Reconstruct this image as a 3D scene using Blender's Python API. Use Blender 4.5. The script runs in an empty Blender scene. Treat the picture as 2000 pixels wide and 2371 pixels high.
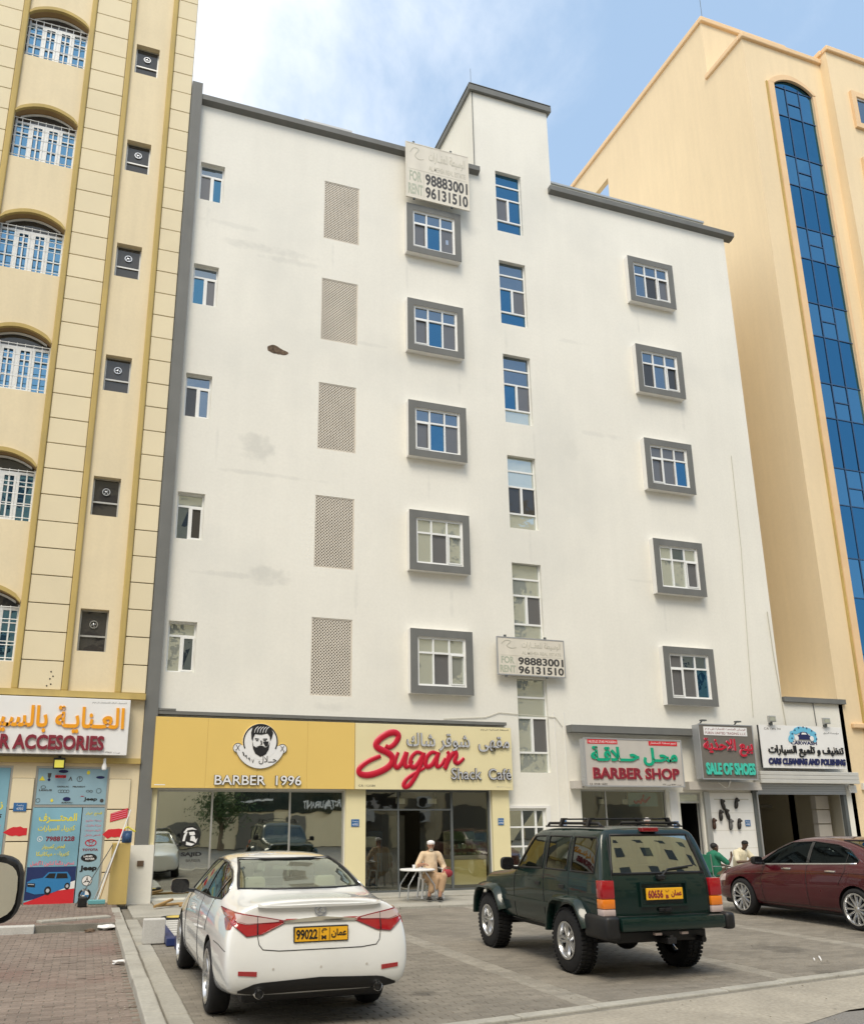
import bpy, bmesh, math, random, unicodedata
from mathutils import Vector, Matrix
from mathutils.bvhtree import BVHTree
R = math.radians
rnd = random.Random(7)
sc = bpy.context.scene
col = sc.collection

# ---------------------------------------------------------------- camera
cam_d = bpy.data.cameras.new('camera')
cam_d.sensor_fit = 'HORIZONTAL'; cam_d.sensor_width = 36
cam_d.lens = 35.761
cam_d.shift_x = 0.03905; cam_d.shift_y = 0.0724
cam_d.clip_start = 0.05; cam_d.clip_end = 3000
cam = bpy.data.objects.new('camera', cam_d); col.objects.link(cam)
yaw, pit, rol = R(19.4587), R(15.9179), R(-0.2694)
fw = Vector((math.sin(yaw)*math.cos(pit), math.cos(yaw)*math.cos(pit), math.sin(pit)))
rt = Vector((math.cos(yaw), -math.sin(yaw), 0)); up = rt.cross(fw)
r2 = rt*math.cos(rol)+up*math.sin(rol); u2 = -rt*math.sin(rol)+up*math.cos(rol)
cam.matrix_world = Matrix(((r2.x, u2.x, -fw.x, 0), (r2.y, u2.y, -fw.y, 0), (r2.z, u2.z, -fw.z, 1.798), (0, 0, 0, 1)))
sc.camera = cam

# ---------------------------------------------------------------- sky, sun, exposure
SUN_EL, SUN_AZ = R(56), R(208)          # azimuth measured from +Y towards +X
W = bpy.data.worlds.new('World'); sc.world = W; W.use_nodes = True
nt = W.node_tree; N = nt.nodes; Lk = nt.links
bg = N['Background']; bg.inputs[1].default_value = 0.115
sky = N.new('ShaderNodeTexSky'); sky.sky_type = 'NISHITA'; sky.sun_disc = False
sky.sun_elevation = SUN_EL; sky.sun_rotation = SUN_AZ; sky.air_density = 1.0; sky.dust_density = 1.5; sky.ozone_density = 1.5
tc = N.new('ShaderNodeTexCoord'); sx = N.new('ShaderNodeSeparateXYZ'); Lk.new(tc.outputs['Generated'], sx.inputs[0])
def wm(op, a, b=None, c=None, clamp=False):
    n = N.new('ShaderNodeMath'); n.operation = op; n.use_clamp = clamp
    for k, v in enumerate((a, b, c)):
        if v is None: continue
        if hasattr(v, 'node'): Lk.new(v, n.inputs[k])
        else: n.inputs[k].default_value = v
    return n.outputs[0]
zz = wm('ADD', wm('MAXIMUM', sx.outputs[2], 0.0), 0.28)
cx_ = wm('DIVIDE', sx.outputs[0], zz); cy_ = wm('DIVIDE', sx.outputs[1], zz)
cb = N.new('ShaderNodeCombineXYZ'); Lk.new(cx_, cb.inputs[0]); Lk.new(cy_, cb.inputs[1])
nz = N.new('ShaderNodeTexNoise'); nz.inputs['Scale'].default_value = 2.1; nz.inputs['Detail'].default_value = 9; nz.inputs['Roughness'].default_value = .62; nz.inputs['Distortion'].default_value = .35
Lk.new(cb.outputs[0], nz.inputs['Vector'])
nz2 = N.new('ShaderNodeTexNoise'); nz2.inputs['Scale'].default_value = 0.7; nz2.inputs['Detail'].default_value = 3
Lk.new(cb.outputs[0], nz2.inputs['Vector'])
# cloud bank lies over the west (left of the view), thinning to the east
bank = wm('MULTIPLY', cx_, -0.46)
m = wm('ADD', wm('ADD', nz.outputs['Fac'], bank), wm('MULTIPLY', nz2.outputs['Fac'], 0.25))
mr = N.new('ShaderNodeMapRange'); mr.interpolation_type = 'SMOOTHSTEP'
mr.inputs['From Min'].default_value = 0.33; mr.inputs['From Max'].default_value = 0.74; mr.inputs['To Min'].default_value = 0.10; mr.inputs['To Max'].default_value = 0.96
Lk.new(m, mr.inputs['Value'])
mx = N.new('ShaderNodeMix'); mx.data_type = 'RGBA'
Lk.new(mr.outputs[0], mx.inputs['Factor'])
tint = N.new('ShaderNodeMix'); tint.data_type = 'RGBA'; tint.inputs['Factor'].default_value = .5
Lk.new(sky.outputs[0], tint.inputs[6]); tint.inputs[7].default_value = (2.7, 4.3, 6.2, 1)
Lk.new(tint.outputs[2], mx.inputs[6]); mx.inputs[7].default_value = (6.6, 6.8, 7.1, 1)
Lk.new(mx.outputs[2], bg.inputs[0])

sun_d = bpy.data.lights.new('sun', 'SUN'); sun_d.energy = 1.7; sun_d.angle = R(26); sun_d.color = (1, .90, .74)
sun = bpy.data.objects.new('sun', sun_d); col.objects.link(sun); sun.location = (20, -30, 60)
sdir = Vector((math.sin(SUN_AZ)*math.cos(SUN_EL), math.cos(SUN_AZ)*math.cos(SUN_EL), math.sin(SUN_EL)))
sun.rotation_euler = sdir.to_track_quat('Z', 'Y').to_euler()
sc.view_settings.view_transform = 'Standard'; sc.view_settings.look = 'None'
sc.view_settings.exposure = 0.70; sc.view_settings.gamma = 1; sc.view_settings.use_curve_mapping = False

# ---------------------------------------------------------------- materials
M = {}
def mat(name, c, rough=.7, metal=0, var=0.0, vscale=2.0, fine=0.0, fscale=60, bump=0.0, bscale=80, coat=0, spec=.5, isl=0.0, dirt=None, streak=0.0, emit=None, stains=(), sflat=False):
    m = bpy.data.materials.new(name); m.use_nodes = True; t = m.node_tree; n = t.nodes; l = t.links
    b = n['Principled BSDF']; b.inputs['Base Color'].default_value = (*c, 1); b.inputs['Roughness'].default_value = rough
    b.inputs['Metallic'].default_value = metal; b.inputs['Coat Weight'].default_value = coat; b.inputs['Specular IOR Level'].default_value = spec
    b.inputs['Coat Roughness'].default_value = .03
    g = n.new('ShaderNodeNewGeometry')
    cur = None
    def mul(prev, facsock, lo, hi):
        mrr = n.new('ShaderNodeMapRange'); mrr.inputs['From Min'].default_value = .3; mrr.inputs['From Max'].default_value = .7
        mrr.inputs['To Min'].default_value = lo; mrr.inputs['To Max'].default_value = hi; l.new(facsock, mrr.inputs['Value'])
        v = n.new('ShaderNodeVectorMath'); v.operation = 'SCALE'
        if prev is None: v.inputs[0].default_value = c
        else: l.new(prev, v.inputs[0])
        l.new(mrr.outputs[0], v.inputs['Scale']); return v.outputs[0]
    def noise(scale, det=4, stretch=None):
        x = n.new('ShaderNodeTexNoise'); x.inputs['Scale'].default_value = scale; x.inputs['Detail'].default_value = det
        src = g.outputs['Position']
        if stretch:
            vm = n.new('ShaderNodeVectorMath'); vm.operation = 'MULTIPLY'; vm.inputs[1].default_value = stretch; l.new(src, vm.inputs[0]); src = vm.outputs[0]
        l.new(src, x.inputs['Vector']); return x.outputs['Fac']
    if var: cur = mul(cur, noise(vscale, 5), 1-var, 1+var)
    if fine: cur = mul(cur, noise(fscale, 3), 1-fine, 1+fine)
    if streak: cur = mul(cur, noise(1.0, 6, (4, 4, .35)), 1-streak, 1+streak*.4)
    if isl:
        oi = n.new('ShaderNodeObjectInfo'); a = n.new('ShaderNodeMath'); a.operation = 'ADD'; l.new(g.outputs['Random Per Island'], a.inputs[0]); l.new(oi.outputs['Random'], a.inputs[1])
        f = n.new('ShaderNodeMath'); f.operation = 'FRACT'; l.new(a.outputs[0], f.inputs[0])
        mr3 = n.new('ShaderNodeMapRange'); mr3.inputs['To Min'].default_value = 1-isl; mr3.inputs['To Max'].default_value = 1+isl; l.new(f.outputs[0], mr3.inputs['Value'])
        v = n.new('ShaderNodeVectorMath'); v.operation = 'SCALE'
        if cur is None: v.inputs[0].default_value = c
        else: l.new(cur, v.inputs[0])
        l.new(mr3.outputs[0], v.inputs['Scale']); cur = v.outputs[0]
    if dirt:   # (colour, amount, scale): sparse patches of dirt with a shape of their own
        dc, amt, dsc = dirt
        nf = noise(dsc, 7); rr = n.new('ShaderNodeMapRange'); rr.inputs['From Min'].default_value = .52; rr.inputs['From Max'].default_value = .72; rr.inputs['To Max'].default_value = amt; l.new(nf, rr.inputs['Value'])
        mxx = n.new('ShaderNodeMix'); mxx.data_type = 'RGBA'; l.new(rr.outputs[0], mxx.inputs['Factor'])
        if cur is None: mxx.inputs[6].default_value = (*c, 1)
        else: l.new(cur, mxx.inputs[6])
        mxx.inputs[7].default_value = (*dc, 1); cur = mxx.outputs[2]
    if stains:   # old water marks at fixed spots on the wall: (x, z, half width, half height, strength)
        sp = n.new('ShaderNodeSeparateXYZ'); l.new(g.outputs['Position'], sp.inputs[0]); acc = None
        def mt(op, a, b_, cl=False):
            q = n.new('ShaderNodeMath'); q.operation = op; q.use_clamp = cl
            for i, v in enumerate((a, b_)):
                if hasattr(v, 'node'): l.new(v, q.inputs[i])
                else: q.inputs[i].default_value = v
            return q.outputs[0]
        nf = noise(4.0, 9); wob = mt('MULTIPLY', mt('SUBTRACT', nf, .5), 3.2)
        for x_, z_, rx, rz, s_ in stains:
            dx = mt('DIVIDE', mt('SUBTRACT', sp.outputs[0], x_), rx); dz = mt('DIVIDE', mt('SUBTRACT', sp.outputs[1 if sflat else 2], z_), rz)
            d2 = mt('ADD', mt('MULTIPLY', dx, dx), mt('MULTIPLY', dz, dz)); v = mt('MULTIPLY', mt('SUBTRACT', 1, mt('ADD', d2, wob), True), s_*(1 if sflat else .5))
            acc = v if acc is None else mt('MAXIMUM', acc, v)
        mxx = n.new('ShaderNodeMix'); mxx.data_type = 'RGBA'; l.new(acc, mxx.inputs['Factor']); l.new(cur, mxx.inputs[6]); mxx.inputs[7].default_value = (.09, .082, .07, 1) if sflat else (.47, .47, .44, 1); cur = mxx.outputs[2]
    if cur is not None: l.new(cur, b.inputs['Base Color'])
    if bump:
        bp = n.new('ShaderNodeBump'); bp.inputs['Strength'].default_value = 1; bp.inputs['Distance'].default_value = bump
        l.new(noise(bscale, 4), bp.inputs['Height']); l.new(bp.outputs[0], b.inputs['Normal'])
    if emit: b.inputs['Emission Color'].default_value = (*emit[:3], 1); b.inputs['Emission Strength'].default_value = emit[3]
    M[name] = m; return m
def glassmat(name, body, tintc, fac, rough=.015, transp=False, bump=0.0, bscale=3):
    """reflective pane: `fac` mirror-like reflection over a dark body (or a tinted see-through body)"""
    m = bpy.data.materials.new(name); m.use_nodes = True; t = m.node_tree; n = t.nodes; l = t.links
    for x in list(n):
        if x.type != 'OUTPUT_MATERIAL': n.remove(x)
    o = [x for x in n if x.type == 'OUTPUT_MATERIAL'][0]
    gl = n.new('ShaderNodeBsdfGlossy'); gl.inputs['Color'].default_value = (*tintc, 1); gl.inputs['Roughness'].default_value = rough
    if transp: bd = n.new('ShaderNodeBsdfTransparent'); bd.inputs['Color'].default_value = (*body, 1)
    else: bd = n.new('ShaderNodeBsdfDiffuse'); bd.inputs['Color'].default_value = (*body, 1)
    fr = n.new('ShaderNodeFresnel'); fr.inputs['IOR'].default_value = 1.5
    ad = n.new('ShaderNodeMath'); ad.operation = 'ADD'; ad.use_clamp = True; l.new(fr.outputs[0], ad.inputs[0]); ad.inputs[1].default_value = fac
    gb = n.new('ShaderNodeNewGeometry'); iv = n.new('ShaderNodeMath'); iv.operation = 'SUBTRACT'; iv.inputs[0].default_value = 1; l.new(gb.outputs['Backfacing'], iv.inputs[1])
    if transp:
        mm_ = n.new('ShaderNodeMath'); mm_.operation = 'MULTIPLY'; l.new(ad.outputs[0], mm_.inputs[0]); l.new(iv.outputs[0], mm_.inputs[1]); ad = mm_
    ms = n.new('ShaderNodeMixShader'); l.new(ad.outputs[0], ms.inputs[0]); l.new(bd.outputs[0], ms.inputs[1]); l.new(gl.outputs[0], ms.inputs[2]); l.new(ms.outputs[0], o.inputs[0])
    if bump:
        g = n.new('ShaderNodeNewGeometry'); x = n.new('ShaderNodeTexNoise'); x.inputs['Scale'].default_value = bscale; l.new(g.outputs['Position'], x.inputs['Vector'])
        bp = n.new('ShaderNodeBump'); bp.inputs['Distance'].default_value = bump; l.new(x.outputs['Fac'], bp.inputs['Height']); l.new(bp.outputs[0], gl.inputs['Normal'])
    M[name] = m; return m

mat('white_wall', (.80, .782, .71), .85, var=.035, vscale=.35, fine=.02, fscale=14, bump=.002, bscale=40, streak=.02, dirt=((.62, .62, .58), .40, .30), stains=((3.4, 17.35, 1.4, .16, .55), (2.4, 17.9, 1.0, .10, .35), (4.2, 17.1, .9, .12, .5), (3.45, 11.25, .55, .45, .75), (3.8, 10.5, 1.5, .07, .5), (3.9, 7.75, .55, .30, .75), (2.9, 7.70, .9, .08, .5), (5.6, 8.35, .5, .12, .5), (14.1, 13.2, .9, .10, .4), (13.2, 16.3, .6, .08, .35), (9.9, 19.6, .3, .25, .35), (5.6, 4.5, .5, .12, .4), (12.9, 12.6, .4, .5, .25), (8.4, 9.9, .6, .07, .35), (6.5, 14.9, .6, .07, .4), (15.6, 8.6, 1.1, .06, .4))+tuple((x+.2*(k % 3), z, .05+.02*(k % 2), .55, .35) for k, (x, z) in enumerate([(7.7, 17.4), (9.1, 14.1), (7.9, 10.8), (8.9, 7.4), (15.6, 17.4), (16.8, 14.1), (15.8, 7.5), (1.6, 18.0), (2.0, 11.2), (10.9, 15.8), (11.5, 12.6), (11.0, 9.3), (5.4, 17.6), (6.0, 7.5)])))
mat('white_trim', (.78, .77, .74), .6, var=.03)
mat('grey_trim', (.155, .158, .15), .7, var=.08, vscale=1.5, streak=.08)
mat('dark_trim', (.10, .11, .11), .6, var=.1)
mat('pvc_white', (.80, .81, .80), .35)
mat('cream_wall', (.76, .65, .44), .85, var=.045, vscale=.5, fine=.02, fscale=14, bump=.002, bscale=40, streak=.05, dirt=((.50, .44, .32), .30, .5))
mat('cream_panel', (.755, .66, .455), .85, var=.04, vscale=.6, isl=.025, bump=.002, bscale=40, dirt=((.50, .44, .32), .25, .6))
mat('mustard', (.50, .37, .125), .8, var=.07, vscale=.9, streak=.10, dirt=((.30, .24, .13), .35, .8))
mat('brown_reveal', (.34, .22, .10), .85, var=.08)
mat('yellow_wall', (.80, .64, .41), .85, var=.03, vscale=.25, fine=.015, fscale=10, bump=.002, bscale=30, streak=.035)
mat('peach_trim', (.77, .54, .31), .8, var=.04)
mat('joint_dark', (.10, .075, .045), .9)
mat('lattice', (.66, .61, .53), .85, var=.05)
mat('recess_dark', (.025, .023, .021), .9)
mat('black', (.007, .007, .008), .5)
mat('rubber', (.008, .008, .009), .85, fine=.3, fscale=90, bump=.002, bscale=120)
mat('black_gloss', (.01, .01, .012), .12, coat=.6)
mat('steel', (.55, .56, .57), .3, metal=1)
mat('chrome', (.82, .83, .85), .08, metal=1)
mat('alloy', (.62, .63, .65), .26, metal=1)
mat('alu', (.48, .48, .46), .45, metal=.7)
mat('paint_white', (.74, .75, .74), .25, coat=1.0, var=.03, vscale=2.5, dirt=((.60, .59, .55), .22, 1.6))
mat('paint_green', (.004, .017, .014), .25, coat=.5, spec=.3, var=.04, vscale=2)
mat('paint_red', (.060, .003, .008), .25, coat=.7, spec=.3, var=.1, vscale=2, dirt=((.11, .04, .04), .15, 1.5))
mat('paint_blue', (.010, .022, .05), .22, coat=1.0)
mat('seat_cream', (.52, .47, .36), .6, var=.05)
mat('seat_dark', (.03, .032, .03), .7)
mat('seat_grey', (.12, .125, .12), .7)
mat('lens_red', (.33, .004, .010), .12, coat=1)
mat('lens_red_dark', (.20, .004, .008), .12, coat=1)
mat('lens_amber', (.75, .20, .01), .15, coat=1)
mat('lens_clear', (.50, .40, .38), .12, coat=1)
mat('plate_yellow', (.80, .42, .015), .45)
mat('tile', (.62, .55, .40), .35)
mat('panel_gold', (.76, .54, .16), .38, var=.02, vscale=.9, coat=.15)
mat('panel_cream', (.77, .69, .42), .38, var=.02, coat=.15)
mat('panel_white', (.80, .80, .79), .4, var=.02)
mat('panel_faded', (.70, .66, .57), .6, var=.05, vscale=2, streak=.06)
mat('sign_grey', (.52, .49, .45), .5, var=.05, streak=.06)
mat('sign_brown', (.155, .14, .12), .5, var=.06)
mat('silver_side', (.42, .43, .44), .4, metal=.4)
mat('ink_red', (.50, .006, .028), .35); mat('ink_maroon', (.22, .018, .035), .45); mat('ink_black', (.012, .012, .013), .5)
mat('ink_darkgrey', (.055, .053, .05), .5); mat('ink_faded', (.52, .50, .42), .6); mat('ink_faded_green', (.42, .45, .36), .6)
mat('ink_orange', (.85, .36, .015), .4); mat('ink_green', (.0, .36, .20), .4); mat('ink_teal', (.06, .55, .43), .4); mat('ink_white', (.80, .80, .80), .4)
mat('ink_navy', (.012, .016, .09), .4); mat('ink_blue', (.03, .20, .45), .4); mat('ink_sky', (.15, .50, .72), .4); mat('ink_yellow', (.75, .66, .06), .4); mat('ink_pink', (.75, .22, .30), .5)
mat('ink_brightred', (.60, .02, .03), .5); mat('letter_side', (.10, .09, .08), .5); mat('letter_silver', (.62, .64, .70), .3, metal=.35)
mat('plaque_blue', (.035, .14, .34), .4)
mat('poster_blue', (.20, .40, .50), .45, var=.12, vscale=1.2); mat('poster_sky', (.27, .42, .50), .45, var=.10, vscale=1.5); mat('poster_navy', (.015, .03, .12), .45)
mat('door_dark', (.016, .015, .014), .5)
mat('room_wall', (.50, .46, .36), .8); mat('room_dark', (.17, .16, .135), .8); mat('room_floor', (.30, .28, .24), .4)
mat('shutter', (.60, .59, .55), .4, metal=.2, var=.04)
mat('wood', (.36, .22, .08), .7, var=.2, vscale=3, streak=.2)
mat('plastic_white', (.78, .78, .77), .4)
mat('skin', (.36, .19, .12), .55); mat('skin_dark', (.10, .055, .035), .55); mat('hair', (.012, .010, .009), .7)
mat('cloth_beige', (.60, .46, .31), .9, var=.10, vscale=9, bump=.03, bscale=9); mat('cloth_tan', (.45, .30, .18), .9, var=.10, vscale=9, bump=.03, bscale=9); mat('cloth_white', (.76, .74, .74), .9)
mat('cloth_green', (.02, .17, .10), .9, var=.1, vscale=8); mat('cloth_cream', (.68, .62, .46), .9, var=.08, vscale=9); mat('cloth_brown', (.12, .08, .05), .9); mat('cloth_red', (.30, .03, .04), .8)
mat('leather', (.02, .016, .014), .5)
mat('ground_base', (.23, .205, .165), .95, var=.18, vscale=1.2, fine=.12, fscale=30, bump=.006, bscale=30)
mat('joint_sand', (.20, .185, .155), .95, var=.15, vscale=3, fine=.15, fscale=50)
mat('paver_grey', (.212, .192, .160), .8, var=.12, vscale=.8, fine=.10, fscale=35, isl=.12, bump=.002, bscale=60, dirt=((.13, .118, .10), .55, .9), spec=.3, sflat=True, stains=((2.4, 9.6, .5, .35, .7), (7.1, 9.9, .35, .5, .6), (6.3, 12.5, .5, .6, .5), (9.5, 10.6, .4, .5, .6), (12.2, 11.3, .8, .6, .6), (4.0, 13.0, .3, .5, .5), (10.2, 13.6, .4, .8, .4), (5.9, 16.5, .5, .35, .5), (8.6, 8.9, .25, .2, .7), (3.6, 9.4, .18, .16, .8)))
mat('paver_pale', (.262, .242, .205), .8, var=.12, vscale=1.5, fine=.1, fscale=35, isl=.12, dirt=((.25, .23, .19), .6, 1.6), spec=.3)
mat('paver_red', (.205, .165, .138), .85, var=.12, vscale=.9, fine=.12, fscale=30, isl=.13, bump=.002, bscale=60, dirt=((.16, .085, .07), .6, .55), spec=.3)
mat('concrete', (.36, .345, .30), .85, var=.10, vscale=1.5, fine=.10, fscale=25, bump=.003, bscale=40, dirt=((.19, .175, .15), .5, 1.3))
mat('concrete_pale', (.50, .49, .46), .85, var=.08, vscale=3, fine=.08, fscale=40, bump=.003, bscale=40)
mat('sand', (.335, .305, .25), .95, var=.12, vscale=1.5, fine=.15, fscale=25, bump=.008, bscale=20, dirt=((.26, .235, .19), .6, 1.3))
mat('asphalt', (.20, .19, .175), .9, var=.12, vscale=1, fine=.2, fscale=70, bump=.006, bscale=70, dirt=((.36, .32, .25), .5, 1.5))
mat('bark', (.16, .12, .08), .9, var=.2); mat('leaf', (.06, .10, .03), .7, isl=.4)
mat('device_blue', (.03, .08, .18), .5); mat('device_teal', (.12, .34, .36), .5); mat('paper', (.72, .71, .70), .8)
mat('foam_yellow', (.55, .42, .10), .7); mat('lamp_yellow', (.80, .75, .12), .3)
glassmat('pane_sky', (.05, .07, .09), (.28, .34, .39), .62, bump=.004)
glassmat('pane_blue', (.03, .10, .20), (.085, .21, .32), .75, bump=.004)
glassmat('pane_dark', (.05, .047, .045), (.45, .47, .47), .08, bump=.002)
glassmat('pane_mesh', (.13, .13, .135), (.5, .5, .5), .12, rough=.2)
glassmat('pane_pale', (.42, .44, .39), (.75, .80, .74), .42, bump=.004)
glassmat('tower_glass', (.01, .05, .10), (.065, .20, .32), .85, bump=.012, bscale=.9)
glassmat('tower_glass_pale', (.03, .08, .14), (.12, .28, .40), .85, bump=.012, bscale=.9)
glassmat('cream_glass', (.02, .05, .08), (.20, .42, .62), .55, bump=.004)
glassmat('shop_glass', (.50, .56, .50), (.90, .95, .88), .60, transp=True, bump=.0015, bscale=1.5)
glassmat('cafe_glass', (.80, .80, .72), (.85, .88, .82), .15, transp=True, bump=.0015, bscale=1.5)
glassmat('counter_glass', (.75, .85, .78), (.8, .9, .85), .15, transp=True)
glassmat('car_glass', (.55, .62, .54), (.85, .92, .85), .26, transp=True)
glassmat('car_glass_dark', (.16, .18, .15), (.75, .82, .78), .07, transp=True)
glassmat('car_glass_black', (.02, .025, .028), (.20, .25, .27), .03, transp=True)
glassmat('jeep_rear_glass', (.30, .33, .26), (.95, 1.0, .86), .38, transp=True)

# ---------------------------------------------------------------- object helpers
def wloc(o):
    v = Vector((0, 0, 0))
    while o: v += o.location; o = o.parent
    return v
def tag(o, label=None, cat=None, group=None, kind=None):
    if label: o['label'] = label
    if cat: o['category'] = cat
    if group: o['group'] = group
    if kind: o['kind'] = kind
    return o
def empty(name, loc, label, cat, group=None):
    o = bpy.data.objects.new(name, None); col.objects.link(o); o.location = loc; o.empty_display_size = .3
    return tag(o, label, cat, group)
class MB:
    def __init__(s): s.v = []; s.f = []; s.mi = []; s.cur = 0
    def quad(s, *p):
        b = len(s.v); s.v += [tuple(q) for q in p]; s.f.append(tuple(range(b, b+len(p)))); s.mi.append(s.cur)
    def box(s, x0, x1, y0, y1, z0, z1):
        b = len(s.v)
        s.v += [(x, y, z) for z in (z0, z1) for y in (y0, y1) for x in (x0, x1)]
        for f in ((0, 2, 3, 1), (4, 5, 7, 6), (0, 1, 5, 4), (2, 6, 7, 3), (0, 4, 6, 2), (1, 3, 7, 5)):
            s.f.append(tuple(b+i for i in f)); s.mi.append(s.cur)
        return s
    def bevbox(s, x0, x1, y0, y1, z0, z1, e=.01):
        """box with every edge chamfered"""
        bm = bmesh.new(); bmesh.ops.create_cube(bm, size=1)
        for v in bm.verts: v.co = ((x0+x1)/2+v.co.x*(x1-x0), (y0+y1)/2+v.co.y*(y1-y0), (z0+z1)/2+v.co.z*(z1-z0))
        bmesh.ops.bevel(bm, geom=bm.edges[:], offset=e, segments=2, affect='EDGES', profile=.5)
        s.addbm(bm); return s
    def addbm(s, bm, mtx=None):
        b = len(s.v); bm.verts.index_update()
        for v in bm.verts: s.v.append(tuple(mtx @ v.co) if mtx else tuple(v.co))
        for f in bm.faces: s.f.append(tuple(b+v.index for v in f.verts)); s.mi.append(s.cur)
        bm.free(); return s
    def prism(s, pts, y0, y1):
        """closed outline of (x, z) extruded along y from y0 (front) to y1"""
        b = len(s.v); n = len(pts)
        s.v += [(x, y0, z) for x, z in pts]+[(x, y1, z) for x, z in pts]
        s.f.append(tuple(range(b, b+n))); s.f.append(tuple(range(b+2*n-1, b+n-1, -1))); s.mi += [s.cur]*2
        for i in range(n):
            j = (i+1) % n; s.f.append((b+j, b+i, b+n+i, b+n+j)); s.mi.append(s.cur)
        return s
    def tube(s, pts, r, n=8, closed=False, cap=True):
        pts = [Vector(p) for p in pts]; rr = r if isinstance(r, (list, tuple)) else [r]*len(pts); b = len(s.v); m = len(pts)
        ref = None
        for i, p in enumerate(pts):
            d = (pts[(i+1) % m]-pts[i-1]) if closed else (pts[min(i+1, m-1)]-pts[max(i-1, 0)])
            d.normalize()
            if ref is None: ref = d.orthogonal().normalized()
            ref = (ref-d*ref.dot(d)); ref = ref.normalized() if ref.length > 1e-6 else d.orthogonal().normalized()
            q = d.cross(ref)
            for k in range(n):
                a = 2*math.pi*k/n; s.v.append(tuple(p+(ref*math.cos(a)+q*math.sin(a))*rr[i]))
        for i in range(m if closed else m-1):
            i2 = (i+1) % m
            for k in range(n):
                k2 = (k+1) % n; s.f.append((b+i*n+k, b+i*n+k2, b+i2*n+k2, b+i2*n+k)); s.mi.append(s.cur)
        if cap and not closed:
            s.f.append(tuple(b+k for k in range(n-1, -1, -1))); s.f.append(tuple(b+(m-1)*n+k for k in range(n))); s.mi += [s.cur]*2
        return s
    def cyl(s, a, b, r, n=16): return s.tube([a, b], r, n)
    def lathe(s, prof, org, axis='z', n=24):
        """profile of (radius, height) turned round an axis through org"""
        b = len(s.v); o = Vector(org)
        for r, h in prof:
            for k in range(n):
                a = 2*math.pi*k/n; c, t = r*math.cos(a), r*math.sin(a)
                s.v.append(tuple(o+(Vector((c, t, h)) if axis == 'z' else Vector((c, -h, t)) if axis == 'y' else Vector((h, c, t)))))
        for i in range(len(prof)-1):
            for k in range(n):
                k2 = (k+1) % n; s.f.append((b+i*n+k, b+i*n+k2, b+(i+1)*n+k2, b+(i+1)*n+k)); s.mi.append(s.cur)
        return s
    def ell(s, c, r, n=14, m=9):
        bm = bmesh.new(); bmesh.ops.create_uvsphere(bm, u_segments=n, v_segments=m, radius=1)
        s.addbm(bm, Matrix.Translation(c) @ Matrix.Diagonal((*r, 1))); return s
    def build(s, name, mats, parent=None, origin=None, smooth=False, kind=None, label=None, fixn=True):
        if not s.f: return None
        o_ = wloc(parent) if parent is not None else Vector(origin or (0, 0, 0))
        me = bpy.data.meshes.new(name)
        me.from_pydata([(x-o_.x, y-o_.y, z-o_.z) for x, y, z in s.v], [], s.f)
        for k in (mats if isinstance(mats, (list, tuple)) else [mats]): me.materials.append(M[k])
        me.polygons.foreach_set('material_index', s.mi)
        if fixn:
            bm = bmesh.new(); bm.from_mesh(me); bmesh.ops.recalc_face_normals(bm, faces=bm.faces[:]); bm.to_mesh(me); bm.free()
        if smooth:
            me.polygons.foreach_set('use_smooth', [True]*len(me.polygons))
            if smooth != 'all': me.set_sharp_from_angle(angle=R(40))
        o = bpy.data.objects.new(name, me); col.objects.link(o)
        if parent is not None: o.parent = parent
        else: o.location = o_
        if kind: o['kind'] = kind
        if label: o['label'] = label
        return o
def children(o): return [c for c in bpy.data.objects if c.parent == o]
KIDS = {}
def copy_tree(o, parent=None, loc=None):
    c = o.copy(); col.objects.link(c)
    if parent is not None: c.parent = parent
    if loc is not None: c.location = loc
    for ch in children(o) if parent is None or True else []: copy_tree(ch, c)
    return c

# ---------------------------------------------------------------- lettering
def _forms():
    T = {}
    for cp in range(0xFE70, 0xFEFD):
        d = unicodedata.decomposition(chr(cp))
        if not d: continue
        p = d.split(); T.setdefault(''.join(chr(int(x, 16)) for x in p[1:]), {})[p[0].strip('<>')] = chr(cp)
    return T
TF = _forms()
def shape(s):
    toks = []; i = 0
    while i < len(s):
        if s[i] == '\u0644' and s[i:i+2] in TF: toks.append(s[i:i+2]); i += 2
        else: toks.append(s[i]); i += 1
    dual = lambda t: t == '\u0640' or (t in TF and 'initial' in TF[t])
    jp = lambda t: t == '\u0640' or (t in TF and 'final' in TF[t])
    out = []
    for k, t in enumerate(toks):
        pv = k > 0 and dual(toks[k-1]) and jp(t); nx = k < len(toks)-1 and dual(t) and jp(toks[k+1])
        if t not in TF: out.append(t); continue
        f = 'medial' if pv and nx else 'final' if pv else 'initial' if nx else 'isolated'
        out.append(TF[t].get(f, TF[t].get('isolated', t)))
    return ''.join(reversed(out))
TC = {}
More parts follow.
